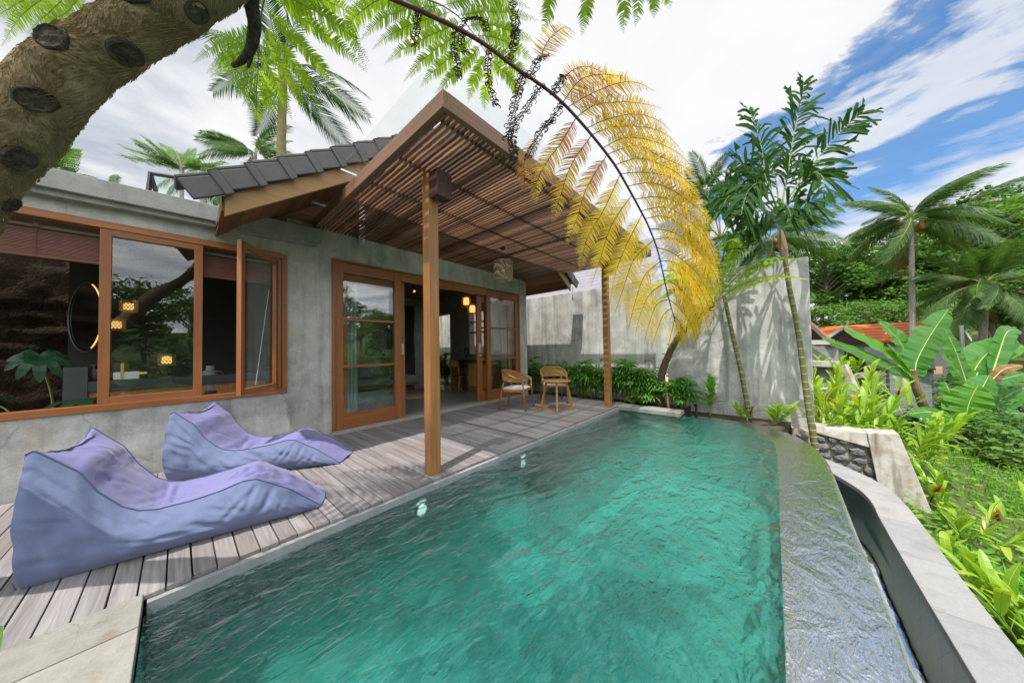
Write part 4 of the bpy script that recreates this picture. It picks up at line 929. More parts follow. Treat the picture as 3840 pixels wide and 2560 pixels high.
gt = at(262, 432, 17); palm('coconut_palm', 'palm tips just showing over the cornice', (gt.x, gt.y, -1), gt, .12, ring(7, .0, .6, .3, .4, 'coco'), None, rr, 'coconut palms')
for (u, v, d_, r_, v2) in ((2062, 560, 24, .16, 800), (2200, 545, 26, .15, 800)):
    gt = at(u, v - 60, d_); gb = at(u + 14, v2, d_)
    palm('coconut_palm', 'slender palm trunk standing in the wood left of the tall coconut palm' if u < 2100 else 'slender palm standing in the wood right of the tall coconut palm', (gb.x, gb.y, -2), gt, r_, ring(10, -.2, 1., .7, .95, 'coco') + [(3.9, -1.4, .8, 'dry')], None, rr, 'coconut palms')

# ---- ringed garden palms
def caneMat():
    t = NT('ringed_green_cane'); co = t.coord(); n = t.noise(co, 22, 5, .7); sx = t.node('SeparateXYZ'); t.link(co, sx.inputs[0])
    c = t.mix(t.ramp(n, [(.3, 0), (.7, 1)]), (.16, .17, .045), (.09, .10, .03)); c = t.mix(t.math('MULTIPLY', t.ramp(t.noise(t.coord(), 7, 4), [(.55, 0), (.7, 1)]), .6), c, (.3, .24, .13))
    return t.done(t.pbr(c, .5, t.bump(n, .2, .004), .4))
M['canebark'] = caneMat(); M['ringpale'] = plain('pale_ring', (.46, .44, .33), .8)
def ringed(label, pts, r_, nring, specs, shaft=None):
    t = thing('ringed_palm', label, 'palm', pts[0], 'ringed palms by the garden wall'); path = smooth_path(pts, 60)
    b = MB(); b.tube(path, [r_ * (1.12 - .3 * i / 60) for i in range(61)], 12); tr = b.build('trunk', M['canebark'], t, smooth=True)
    b = MB()
    for k in range(nring):
        i = 1 + 57. * (k / nring) ** 1.05; j = int(i); p = path[j].lerp(path[j + 1], i - j); T = (path[j + 1] - path[j]).normalized(); b.tube([p - T * .005, p + T * .005], r_ * (1.12 - .3 * i / 60) * 1.05, 12)
    b.build('rings', M['ringpale'], tr)
    top = path[-1]
    if shaft:
        b = MB(); b.tube([top, top + shaft * .3, top + shaft * .7, top + shaft], [r_ * 1.0, r_ * 1.5, r_ * 1.3, r_ * .7], 12); b.build('crownshaft', plain('dry_crownshaft', (.28, .19, .13), .8, var=.4, scale=6), t); top = top + shaft
    for az, el, sc_, key in specs:
        o = bpy.data.objects.new('frond', _fm[key]); COL.objects.link(o); o.parent = t; aim(o, top - V(pts[0]), az, el, sc_, R.uniform(-.5, .5))
    return t
za = [onz(1872, 1026, -.5)]
pA = [(.475, 6.75, -.8), (.456, 6.75, -.41), (.406, 6.75, .141), (.365, 6.75, .728), (.318, 6.75, 1.446), (.235, 6.75, 2.183), (.196, 6.75, 2.684)]
def broad_frond(root, pts, d0, d1, ll, w, rr, step=.062):
    st = MB(); lf = MB(); path = smooth_path([at(1568 + .3359 * a, .3359 * c, lerp(d0, d1, i / (len(pts) - 1))) for i, (a, c) in enumerate(pts)], 40); L = sum((q - p).length for p, q in zip(path, path[1:])); n = int(L / step)
    st.tube(path, [.013 * (1 - .85 * i / 40) for i in range(41)], 6)
    for i in range(n):
        t = .22 + .78 * (i + .5) / n; k = min(int(t * 40), 39); P = path[k]; T = (path[k + 1] - path[k]).normalized(); side = T.cross(-CF + V((rr.uniform(-.5, .5), rr.uniform(-.5, .5), .3))).normalized(); up = side.cross(T)
        for sd in (-1, 1):
            if rr.random() < .14: continue
            d = (side * sd * rr.uniform(.45, .8) + T * rr.uniform(.55, 1.) + up * rr.uniform(-.35, .35)).normalized(); l_ = ll * min(1, .55 + t) * min(1, (1 - t) * 1.5 + .42) * rr.uniform(.65, 1.1)
            blade(lf, [P, P + d * l_ * .5 - V((0, 0, l_ * .04)), P + d * l_ - V((0, 0, l_ * rr.uniform(.1, .5)))], w * rr.uniform(.7, 1.2), (up + V((rr.uniform(-.6, .6), rr.uniform(-.6, .6), 0))).normalized(), 4, .15, prof=lambda q: (.35, .75, .95, 1., .7)[min(int(q * 4 + .01), 4)])
            if rr.random() < .12:
                e_ = P + d * l_; lf.add([P + d * l_ * .6, e_ + V((rr.uniform(-.1, .1), 0, rr.uniform(-.1, .12))), e_ + d * .05, P + d * l_ * .62 + V((0, 0, .004))], [(0, 1, 2, 3)])
    o = st.build('frond', M['rachisg'], root, smooth=True); lf.build('leaflets', M['palmdark'], o)
pal = ringed('tall ringed palm with torn dark leaves standing at the outer end of the garden wall', pA, .040, 30, [], V((-.05, 0, .5)))
rr = random.Random(45)
for pts, d1 in (([(672, 1440), (715, 1200), (755, 950), (800, 730), (830, 560)], 5.3), ([(675, 1440), (800, 1240), (950, 1050), (1100, 880), (1230, 770)], 4.8), ([(655, 1440), (570, 1230), (545, 1050), (505, 880), (455, 760)], 5.2), ([(650, 1450), (520, 1290), (430, 1150), (350, 1090)], 4.5), ([(650, 1470), (520, 1360), (410, 1310), (310, 1350), (255, 1460)], 4.4),
    ([(675, 1450), (810, 1270), (900, 1180), (960, 1220), (965, 1310)], 4.4), ([(655, 1480), (600, 1310), (520, 1250), (440, 1320), (400, 1470)], 4.2), ([(670, 1480), (750, 1370), (830, 1370), (880, 1470)], 4.3), ([(650, 1500), (570, 1440), (490, 1460), (430, 1560)], 4.6), ([(660, 1450), (640, 1250), (600, 1120), (560, 1080), (500, 1100)], 5.6), ([(668, 1450), (700, 1280), (740, 1150), (800, 1100), (850, 1130)], 5.7), ([(655, 1470), (560, 1330), (480, 1260), (380, 1240), (290, 1290)], 5.6), ([(665, 1490), (690, 1420), (720, 1420), (745, 1500)], 4.3)):
    broad_frond(pal, pts, 5.0, d1, .54, .050, rr)
pB = [(-.36, 6.95, -.1), (-.385, 6.95, .13), (-.461, 6.95, .761), (-.552, 6.95, 1.357), (-.66, 6.95, 2.09), (-.74, 6.95, 2.75)]
pal = ringed('thin ringed palm rising in front of the middle of the garden wall', pB, .037, 24, [], V((-.03, 0, .35)))
for pts, d1 in (([(255, 1620), (210, 1450), (150, 1320), (80, 1300)], 5.4), ([(260, 1620), (250, 1430), (290, 1300), (330, 1210)], 5.5), ([(255, 1620), (180, 1560), (120, 1580), (80, 1680)], 5.2), ([(262, 1620), (330, 1500), (400, 1500), (440, 1580)], 5.2), ([(262, 1630), (310, 1580), (350, 1620), (370, 1700)], 5.)):
    broad_frond(pal, pts, 5.45, d1, .36, .05, rr)
# ---- lady palm clumps along the wall
def ladypalm(label, x, y_, h, n, mat, rr, name='lady_palm', group='lady palms along the garden wall', spread=.16, ll=.26, z0=-.02):
    t = thing(name, label, 'plant', (x, y_, z0), group); st = MB(); lf = MB()
    for k in range(n):
        a = rr.uniform(0, 2 * PI); r_ = spread * math.sqrt(rr.random()); bx, by = x + r_ * math.cos(a), min(y_ + r_ * math.sin(a) * .6, 7.1); hh = h * rr.uniform(.45, 1.)
        top = V((bx + rr.uniform(-.08, .08), by - rr.uniform(0, .1), z0 + hh)); st.tube([(bx, by, z0), V((bx, by, z0)).lerp(top, .5), top], .008, 5)
        for j in range(5):
            az = rr.uniform(0, 2 * PI) if rr.random() < .45 else rr.uniform(-PI * .95, -.05); el = rr.uniform(-.05, .9); d = V((math.cos(az) * math.cos(el), math.sin(az) * math.cos(el), math.sin(el))); pt = top - V((0, 0, hh * .1 * j)) ; e = pt + d * rr.uniform(.08, .16)
            st.tube([pt, e], .003, 4); side = d.cross(V((0, 0, 1))).normalized(); up = side.cross(d)
            m_ = rr.randrange(6, 9)
            for q in range(m_):
                f = (q / (m_ - 1) - .5) * 2.3; dd = (d * math.cos(f) + side * math.sin(f) + up * rr.uniform(-.05, .15)).normalized(); L = ll * rr.uniform(.75, 1.1)
                if (e + dd * L).y > 7.17: continue
                blade(lf, [e, e + dd * L * .5 + up * .01, e + dd * L - V((0, 0, L * rr.uniform(.15, .5)))], L * .12, up, 3, .12, prof=lambda q_: (.35, 1, .95, .35)[min(int(q_ * 3 + .01), 3)])
    st.build('stem', M['rachisg'], t); lf.build('foliage', M[mat], t); return t
rr = random.Random(51)
LPL = ['dark lady palm clump beside the end pier of the villa', 'lady palm clump just behind the left rattan armchair', 'low lady palm clump seen behind the backrest of the chair by the table', 'lady palm clump right of the chair behind the small round table', 'tall lady palm with upright leaves midway along the wall', 'lady palm clump left of the far post of the canopy', 'pale green lady palm clump directly right of the far canopy post', 'broad lady palm clump between the canopy post and the leaning fern', 'small lady palm at the foot of the leaning fern', 'lady palm clump right of the bamboo stake']
for k, (x, y_, h, n, mt) in enumerate(((-5.2, 6.9, .95, 13, 'ladypalm'), (-4.75, 6.92, .8, 11, 'ladypalm'), (-4.2, 6.95, .8, 11, 'ladypalm'), (-3.75, 6.93, .82, 13, 'ladypalm'), (-3.4, 6.95, .92, 12, 'ladypalm'), (-3.05, 6.9, .8, 12, 'ladypalm'), (-2.62, 6.92, .9, 13, 'ladypalm2'), (-2.35, 6.88, .85, 13, 'ladypalm'), (-2.02, 6.92, .62, 9, 'ladypalm'), (-1.5, 6.85, .5, 11, 'ladypalm'))):
    ladypalm(LPL[k], x, y_, h, n, mt, rr)
# lobed plants low at the bed's edge
def lobed(label, x, y_, z0, n, rr, L=.2, mat='philo', h=.3, name='philodendron', group=None, long=1.):
    t = thing(name, label, 'plant', (x, y_, z0), group); st = MB(); lf = MB()
    for k in range(n):
        az = rr.uniform(0, 2 * PI); d = V((math.cos(az), math.sin(az), 0)); b0 = V((x, y_, z0)); e = b0 + d * rr.uniform(.3, 1.) * h * .8 + V((0, 0, h * rr.uniform(.5, 1.)))
        st.tube(smooth_path([b0, b0.lerp(e, .5) + V((0, 0, h * .25)), e], 6), .004 * long, 4); dd = (d + V((0, 0, rr.uniform(-.5, .1)))).normalized(); side = dd.cross(V((0, 0, 1))).normalized(); up = side.cross(dd)
        for q in range(9):
            f = -2. + q * .5; v_ = (dd * math.cos(f) + side * math.sin(f)).normalized(); l_ = L * (1.15 - .1 * abs(q - 4)) * rr.uniform(.85, 1.1)
            blade(lf, [e, e + v_ * l_ * .5 + up * l_ * .05, e + v_ * l_ - up * l_ * .22], l_ * .3, up, 4, .08, prof=lambda q_: (.5, .75, 1, .75, .1)[min(int(q_ * 4 + .01), 4)])
    st.build('stem', M['rachisg'], t); lf.build('foliage', M[mat], t); return t
lobed('dark lobed plant spilling over the stone slab below the leaning fern', -2.1, 6.72, -.02, 13, rr, .15, 'ladypalm', .28)
lobed('small lacy fern like plant at the deck corner by the slab', -2.38, 6.74, -.02, 12, rr, .11, 'ladypalm2', .16)
lobed('lobed plant right of the bamboo stake at the slab end', -1.42, 6.75, -.02, 10, rr, .14, 'ladypalm', .24)

# ---- gingers
def ginger(label, x, y_, z0, n, rr, h=.6, L=.34, mat='ginger', group='red ginger plants', flowers=0, name='ginger_plant', lean=(0, 0), upright=.5, spread=.1, w=.2):
    t = thing(name, label, 'plant', (x, y_, z0), group); st = MB(); lf = MB(); tops = []
    for k in range(n):
        az = rr.uniform(0, 2 * PI); r_ = spread * math.sqrt(rr.random()); p0 = V((x + r_ * math.cos(az), y_ + r_ * math.sin(az), z0)); hh = h * rr.uniform(.6, 1.05)
        out = V((math.cos(az), math.sin(az), 0)) * hh * (1 - upright) + V((lean[0], lean[1], 0)) * hh; top = p0 + out + V((0, 0, hh)); pth = smooth_path([p0, p0.lerp(top, .5) + V((0, 0, hh * .08)), top], 10)
        st.tube(pth, [.008 - .0005 * i for i in range(11)], 5); pl = rr.uniform(0, PI); sd = V((math.cos(pl), math.sin(pl), 0)); tops.append(top)
        nl = 9
        for j in range(nl):
            q = .3 + .7 * j / (nl - 1); P = pth[min(int(q * 10), 10)]; s_ = 1 if j % 2 else -1; d = (sd * s_ * (1.05 - .55 * q) + (top - p0).normalized() * (.55 + .6 * q) + V((rr.uniform(-.2, .2), rr.uniform(-.2, .2), 0))).normalized(); l_ = L * rr.uniform(.75, 1.1)
            up = (V((0, 0, 1)) - d * d.z); up = up.normalized() if up.length > .05 else sd
            blade(lf, [P, P + d * l_ * .5 + up * l_ * .03, P + d * l_ - V((0, 0, l_ * rr.uniform(.1, .38)))], l_ * w, up, 6, .14, rib=True, ribw=.0022)
    st.build('stem', M['rachisg'], t); lf.build('foliage', [M[mat], M['midrib']], t)
    for k in range(flowers):
        b = MB(); p = tops[k % len(tops)] + V((rr.uniform(-.06, .06), rr.uniform(-.06, .06), .0)); ax_ = V((rr.uniform(-.4, .4), rr.uniform(-.3, .3), 1)).normalized()
        for j in range(26):
            a = j * 2.4; q = p + ax_ * (j * .0058); d = (ax_ * .6 + V((math.cos(a), math.sin(a), 0))).normalized(); l_ = .045 * (1 - j / 36)
            blade(b, [q, q + d * l_ * .5, q + d * l_ + ax_ * .012], l_ * .6, ax_, 3, .3)
        b.build('flower_spike', M['redflower'], t)
    return t
ginger('broad leaved green ginger standing upright against the stained wall', -.98, 6.93, -.12, 2, rr, .62, .34, 'gingerd', upright=.93, spread=.03, w=.3)
ginger('small ginger with a red flower spike at the foot of the thin ringed palm', -.42, 6.82, -.14, 3, rr, .22, .24, 'ginger', flowers=1, upright=.6, spread=.06)
ginger('low yellow green ginger leaning right in front of the wall end', -.02, 6.8, -.14, 3, rr, .26, .36, 'ginger', lean=(.5, -.1), upright=.7, spread=.05, w=.17)
def gz0(x, y_):                                                      # garden terrain
    d = max(0., x - .95); z = -.85 - .55 * min(1, d / 1.2) - .10 * max(0, min(1, (y_ - 6) / 8))
    z += .35 * max(0, min(1, (y_ - 7) / 2)) * max(0, 1 - d / 2.2) 
    z += .05 * noise.noise(V((x * .9, y_ * .9, 0))) + .12 * noise.noise(V((x * .22, y_ * .22, 5)))
    rr_ = math.hypot(x, y_); z -= .25 * max(0, min(1, (y_ - 10) / 12)); z += max(0, (rr_ - 30)) * .10
    return z
GL = [('ginger clump with yellow green strap leaves beside the near end of the gutter coping', 1.22, 2.05), ('ginger with a red flower spike, right of the gutter coping in the lower right corner', 1.36, 2.55), ('low ginger with broad shiny leaves near the lower right edge', 1.62, 2.4), ('ginger clump with drooping yellow leaves against the gutter coping', 1.14, 2.95),
      ('ginger clump with long yellow leaves at the bend of the gutter coping', 1.18, 3.55), ('ginger with narrow arching leaves on the grass side of the gutter', 1.45, 3.3), ('yellowing ginger clump with a red spike halfway along the gutter coping', 1.2, 4.15), ('small yellow ginger below the white wall end', 1.36, 4.85), ('red flowering ginger at the foot of the white wall end', 1.72, 6.2), ('tall yellow ginger with red spikes beside the top of the white wall end', 1.82, 7.1), ('green ginger near the bottom right edge of the picture', 1.9, 2.9)]
GL += [('ginger clump in the bottom right corner behind the broad leaves', 1.95, 2.3)]
for k, (lb, x, y_) in enumerate(GL):
    x += .22 if k < 7 else 0
    ginger(lb, x, y_, gz0(x, y_) - .02, 11 if k < 7 else 5, rr, .56 if k not in (7, 8) else .36, .36, lean=(.22, 0), mat= 'ginger' if k not in (1, 2, 10) else 'gingerd', flowers={1: 1, 3: 1, 6: 1, 8: 1, 9: 2, 10: 1}.get(k, 0), upright=.45, spread=.2, w=.17)
GB = [('bushy yellow green ginger behind the retaining wall beside the garden wall', .80, 7.75, .95), ('bright ginger bush with arching leaves right of the garden wall', 1.12, 8.3, 1.0), ('yellow ginger bush with orange flowers on the bank behind the retaining wall', 1.5, 8.1, .7), ('ginger bush at the outer edge of the bank behind the retaining wall', 1.75, 8.9, .7), ('tall lime ginger behind the other bushes near the second stone terrace', .95, 9.4, 1.0)]
for lb, x, y_, h in GB: ginger(lb, x, y_, gz0(x, y_) + .0, 12, rr, h * 1.15, .55, 'ginger', flowers=1, upright=.6, spread=.32, group='ginger bushes on the bank', w=.13)
ginger('lime ginger growing on the upper terrace by the wooden post', .85, 13.2, -.75, 12, rr, 1.5, .7, 'ginger', upright=.6, spread=.5, group='ginger bushes on the bank', w=.16)

# ---- banana plants: surveyed leaves
zb = lambda a, c: (1568 + .3359 * a, 526.7 + .3359 * c)
def bprof(t): return min(1, t * 4.5) ** .6 * min(1, (1.03 - t) * 3.2) ** .6
def banana(label, dpt, trunk, leaves, rad=.11, rr=rr):
    tr = [at(*zb(a, c), dpt) for a, c in trunk]; gz_ = gz0(tr[0].x, tr[0].y) - .1
    if tr[0].z > gz_: tr = [V((tr[0].x, tr[0].y, gz_))] + tr
    t = thing('banana_plant', label, 'banana plant', tr[0], 'banana plants in the garden'); b = MB(); pth = smooth_path(tr, 24)
    b.tube([p + V((noise.noise(p * 5), noise.noise(p * 6), 0)) * .03 for p in pth], [rad * (1.15 - .6 * i / 24) for i in range(25)], 12); b.build('trunk', M['bananatrunk'], t)
    for pts, w, dd_, mt in leaves:
        path = [at(*zb(a, c), dpt + dd_ * i / (len(pts) - 1)) for i, (a, c) in enumerate(pts)]; L = sum((q - p).length for p, q in zip(path, path[1:]))
        b = MB(); nr = (NC * .8 + V((0, 0, .6)) + CR * rr.uniform(-.35, .35)).normalized()
        blade(b, path, w * .3359 / 677 * dpt, nr, 22, -.16 if rr.random() < .5 else .14, prof=bprof, rib=True, ribw=.018, tear=.35, rr=rr, wav=.10)
        b.build('leaf', [M[mt], M['midrib']], t)
    return t
D1 = 8.2
banana('tall banana plant with five spread leaves in front of the orange roofed house', D1, [(1790, 1470), (1700, 1330), (1640, 1190), (1590, 1050), (1570, 960)],
       [([(1580, 1000), (1555, 930), (1480, 760), (1345, 630)], 150, .5, 'banana'), ([(1590, 1000), (1600, 900), (1690, 730), (1815, 548)], 165, .2, 'banana'), ([(1570, 1000), (1500, 930), (1330, 800), (1105, 690)], 125, -.3, 'bananab'),
        ([(1565, 1010), (1470, 950), (1240, 850), (952, 738)], 90, -.6, 'banana'), ([(1560, 990), (1520, 920), (1450, 840), (1400, 785)], 75, -.2, 'bananab'), ([(1560, 1010), (1480, 945), (1400, 950), (1330, 985)], 30, .2, 'banana')], .12)
banana('banana plant at the right with very broad shaded leaves and a dry hanging leaf', 8.6, [(2010, 1520), (1990, 1400), (1960, 1250), (1950, 1120)],
       [([(1945, 1110), (1930, 1020), (1860, 820), (1785, 665)], 120, .4, 'banana'), ([(1945, 1110), (1900, 1010), (1790, 880), (1685, 780)], 115, -.2, 'banana'), ([(1955, 1100), (1975, 1000), (2080, 850), (2270, 740)], 190, .5, 'banana'), ([(1960, 1100), (2050, 930), (2200, 830), (2334, 800)], 120, .8, 'bananab'), ([(1960, 1120), (2080, 1050), (2200, 1020), (2340, 985)], 100, .4, 'banana'), ([(1965, 1120), (2100, 1030), (2200, 950), (2325, 930)], 70, -.2, 'bananadry'), ([(2110, 1000), (2170, 820), (2200, 720), (2250, 670)], 100, .8, 'banana')] if False else
       [([(1945, 1110), (1930, 1020), (1860, 820), (1785, 665)], 120, .4, 'banana'), ([(1945, 1110), (1900, 1010), (1790, 880), (1685, 780)], 115, -.2, 'banana'), ([(1955, 1100), (1975, 1000), (2080, 850), (2270, 740)], 190, .5, 'banana'), ([(1960, 1100), (2050, 930), (2200, 830), (2334, 800)], 120, .8, 'bananab'), ([(1960, 1120), (2080, 1050), (2200, 1020), (2340, 985)], 100, .4, 'banana'), ([(1965, 1120), (2100, 1040), (2200, 955), (2325, 930)], 60, -.2, 'palmdry'), ([(2110, 1000), (2170, 820), (2220, 700), (2300, 690)], 100, .8, 'banana')], .13)
banana('young banana plant with one large bright upright leaf', 7.6, [(1925, 1500), (1920, 1420), (1925, 1330)],
       [([(1925, 1350), (1935, 1290), (1965, 1170), (2020, 1065)], 210, -.1, 'bananab'), ([(1920, 1350), (1850, 1290), (1700, 1250), (1545, 1262)], 85, -.5, 'banana'), ([(1930, 1350), (2020, 1290), (2180, 1250), (2340, 1262)], 80, .1, 'banana'), ([(1925, 1340), (1880, 1230), (1830, 1120), (1790, 1040)], 150, .4, 'banana'), ([(1930, 1340), (1990, 1200), (2050, 1080), (2095, 1000)], 150, .5, 'banana'), ([(1920, 1360), (1830, 1350), (1720, 1310), (1620, 1300)], 70, .3, 'banana'), ([(1935, 1350), (2060, 1350), (2130, 1370), (2200, 1380)], 60, -.2, 'banana')], .09)
banana('low banana plant with pale veined leaves at the right edge behind the young one', 8.8, [(2080, 1480), (2080, 1350), (2075, 1280)],
       [([(2075, 1290), (2130, 1200), (2230, 1130), (2340, 1080)], 95, .3, 'banana'), ([(2080, 1290), (2150, 1240), (2240, 1180), (2345, 1150)], 80, .1, 'banana'), ([(2070, 1290), (2090, 1180), (2130, 1090), (2160, 1010)], 90, .4, 'banana'), ([(2075, 1300), (2000, 1230), (1900, 1160), (1800, 1120)], 80, .4, 'banana'), ([(2085, 1300), (2170, 1320), (2260, 1380), (2340, 1480)], 80, .0, 'banana')], .1)
banana('small banana plant far back beside the orange roof', 20, [(1100, 690), (1095, 670), (1085, 650)],
       [([(1085, 670), (1070, 650), (1075, 630), (1080, 608)], 34, 0, 'bananab'), ([(1085, 670), (1050, 640), (1020, 645), (980, 660)], 26, 0, 'banana'), ([(1085, 670), (1120, 640), (1150, 625), (1180, 630)], 26, 0, 'banana'), ([(1085, 672), (1040, 660), (1010, 664), (960, 672)], 20, 0, 'banana')], .1)
banana('wide banana plant behind the ridge of the orange roof', 22, [(1390, 680), (1385, 650), (1380, 630)],
       [([(1385, 640), (1370, 600), (1355, 570), (1345, 555)], 30, 0, 'banana'), ([(1385, 640), (1410, 590), (1440, 560), (1450, 545)], 30, 0, 'banana'), ([(1385, 645), (1330, 600), (1280, 590), (1220, 600)], 34, 0, 'banana'), ([(1385, 645), (1330, 630), (1270, 625), (1200, 650)], 28, 0, 'banana'), ([(1390, 645), (1440, 610), (1480, 600), (1510, 615)], 30, 0, 'banana')], .1)

# ---- terrain
P = []; 
def ax_(a, c, n, p): return [a + (c - a) * (i / n) for i in range(n + 1)]
xs = [-120, -60, -30, -14] + [-6, -3, -1] + [.2 + .35 * k for k in range(30)] + [11.5, 13, 15, 18, 22, 28, 36, 48, 64, 84, 120]
ys = [-90, -50, -25, -12, -6, -3, -1.5] + [.3 * k for k in range(70)] + [22, 24, 27, 31, 36, 42, 50, 60, 75, 95, 120]
for yv in ys:
    P.append([(xv, yv, (gz0(xv, yv) if xv > 1.0 or (xv > .1 and yv > 7.3) else -2.2 if xv > .1 else (-2.2 if -3.2 < xv else -.12) if (yv < 7.3 and xv > -13) else gz0(max(xv, .95), yv) + (.8 if xv < -1 else 0))) for xv in xs])
def groundmat():
    t = NT('garden_ground'); n1 = t.noise(t.coord(), .8, 6, .65); n2 = t.noise(t.coord(), 14, 5, .7)
    c = t.mix(t.ramp(n1, [(.4, 0), (.6, 1)]), (.085, .15, .03), (.13, .125, .06)); c = t.mix(t.ramp(n2, [(.4, 0), (.65, 1)]), c, (.05, .10, .02))
    return t.done(t.pbr(c, .95, t.bump(n2, .8, .05), .1))
b = MB(); b.grid(P); tag(b.build('ground', groundmat(), None, smooth=True), kind='structure', label='green garden slope falling away from the pool')
b = MB(); b.box(-11, -1.34 + 0, 6.66, 7.2, -.3, -.03); b.prism([(-1.4, 6.655), (-.8, 6.645), (-.36, 6.57), (0, 6.40), (.08, 6.5), (.2, 7.2), (-1.4, 7.2)], -.6, -.13)
tag(b.build('planting_bed', M['soil'], None), kind='structure', label='dark soil bed along the garden wall')
# grass: uncountable
rr = random.Random(61); b = MB()
for k in range(26000):
    q = rr.random(); y_ = 1.6 + 17 * rr.random() ** 1.5; x = 1.25 + (3.5 + y_ * .28) * rr.random(); 
    if y_ < 7.2 and x < 1.2: continue
    if x < 1.9 and y_ > 6.8 and y_ < 7.4: continue
    dens = noise.noise(V((x * .55, y_ * .5, 3)))
    z = gz0(x, y_) - .01; tall = max(0, dens) * .55 + (.20 if x > 2.3 + .04 * y_ else .05); h = (.05 + tall * rr.uniform(.3, 1.)) ; a = rr.uniform(0, 2 * PI); w = .004 + .006 * rr.random() + h * .012
    if rr.random() < .35:   # round little leaves of creeping cover
        c = V((x, y_, z + .03 + rr.random() * .12 * (1 + 2 * max(0, dens)))); u_ = V((math.cos(a), math.sin(a), rr.uniform(-.3, .3))) * rr.uniform(.02, .055); v_ = V((-math.sin(a), math.cos(a), rr.uniform(-.3, .3))) * u_.length
        b.add([c - u_, c - v_ * .7, c + u_, c + v_ * .7], [(0, 1, 2, 3)]); continue
    d = V((math.cos(a), math.sin(a), 0)); s_ = V((-math.sin(a), math.cos(a), 0)) * w; p = V((x, y_, z)); m_ = p + d * h * .2 + V((0, 0, h * .65)); e = p + d * h * .7 + V((0, 0, h * .85))
    b.add([p - s_, p + s_, m_ + s_ * .7, m_ - s_ * .7, e], [(0, 1, 2, 3), (3, 2, 4)])
tag(b.build('grass', M['grass'], None), kind='stuff', label='rough green grass and creeping weeds on the slope', cat='grass')

# ---- shrubs and jungle trees
def clumps(mb, centres, n, ls, rr, mi=0, droop=.3, flat=1.):
    for c, r_ in centres:
        for k in range(n):
            d = V((rr.gauss(0, 1), rr.gauss(0, 1), rr.gauss(0, 1) * flat)); d = d.normalized() * r_ * rr.random() ** .45; p = c + d; a = rr.uniform(0, 2 * PI); l_ = ls * rr.uniform(.6, 1.3)
            u_ = V((math.cos(a), math.sin(a), rr.uniform(-.7, .4) - droop * .3)).normalized() * l_; n_ = (V((rr.gauss(0, .6), rr.gauss(0, .6), 1)) + d * .3).normalized(); v_ = u_.cross(n_).normalized() * l_ * .3
            mb.add([p, p + u_ * .45 + v_, p + u_, p + u_ * .45 - v_], [(0, 1, 2, 3)], mi)
def tree_proto(name, h, cw, ch, nc, nl, ls, mat, seed, flat=.6, open_=0.):
    rr = random.Random(seed); t = thing(name, 'x', 'tree', (0, 0, 0)); b = MB(); lean = V((rr.uniform(-.08, .08) * h, rr.uniform(-.08, .08) * h, 0)); top = lean + V((0, 0, h * .86))
    b.tube(smooth_path([(0, 0, -1), lean * .3 + V((0, 0, h * .35)), lean * .7 + V((0, 0, h * .6)), top], 14), [h * .019 * (1.1 - .8 * i / 14) for i in range(15)], 8); cs = []
    for k in range(nc):
        a = rr.uniform(0, 2 * PI); q = rr.random(); zz = h - ch * q * .92; rad = cw * math.sqrt(max(.05, math.sin(PI * min(1, .15 + q * .75)))) * rr.uniform(.35, 1.); c = V((lean.x + rad * math.cos(a), lean.y + rad * math.sin(a), zz)); cs.append((c, cw * rr.uniform(.2, .36)))
        s_ = lean * .8 + V((0, 0, max(h * .3, zz - rad * .7))); b.tube(smooth_path([s_, s_.lerp(c, .5) + V((0, 0, rad * .12)), c], 5), [h * .006 * (1 - .14 * i) for i in range(6)], 5)
    b.build('trunk', M['bark'], t); f = MB(); clumps(f, cs, nl, ls, rr, flat=flat); f.build('crown', mat, t); return t
protos = [tree_proto('jungle_tree', 13, 3.6, 7.5, 46, 95, .42, M['jung'][0], 71, .4), tree_proto('jungle_tree', 15, 3.0, 9.5, 50, 90, .40, M['jung'][1], 72, .5), tree_proto('jungle_tree', 11, 4.0, 6, 44, 95, .42, M['jung'][2], 73, .35), tree_proto('feathery_tree', 12, 4.6, 4, 46, 80, .36, M['jung'][0], 74, .25)]
TL = ['tall light green tree in the far wood', 'dark narrow crowned tree in the far wood', 'spreading pale green tree in the far wood', 'airy flat crowned tree in the far wood']
rr = random.Random(81); used = [False] * 4
spots = []
for k in range(13):                                                     # skyline seen right of the garden wall
    u = 1885 + k * 42 + rr.uniform(-12, 12); d_ = rr.uniform(24, 33); p = at(u, 784, d_); spots.append((p.x, p.y, rr.randrange(4), (.82 + .22 * min(1, (u - 1880) / 420)) * rr.uniform(.9, 1.1)))
for k in range(12):
    u = 1890 + k * 48 + rr.uniform(-15, 15); d_ = rr.uniform(18, 22); p = at(u, 784, d_); spots.append((p.x, p.y, rr.randrange(4), rr.uniform(.38, .5) * (1 + .35 * (u > 2150))))
for k in range(26):                                                     # trees to the right of the pool (mirrored in the door glass)
    a = -1.15 + 2.0 * k / 25; d_ = rr.uniform(17, 34); x, y_ = d_ * math.cos(a) , d_ * math.sin(a) + 4
    spots.append((x, y_, rr.randrange(4), rr.uniform(.45, .8)))
sides = 0
for (x, y_, kd, s_) in spots:
    z = gz0(x, y_) - .2
    if not used[kd]: used[kd] = True; o = protos[kd]; o.location = (x, y_, z); o.rotation_euler.z = rr.uniform(0, 6.28); o.scale = (s_,) * 3
    else: o = dup(protos[kd], (x, y_, z), rr.uniform(0, 6.28), s_)
    o['label'] = TL[kd] + (' beyond the garden' if y_ > 12 and x < 22 else ' across the valley'); o['group'] = 'trees of the far wood'
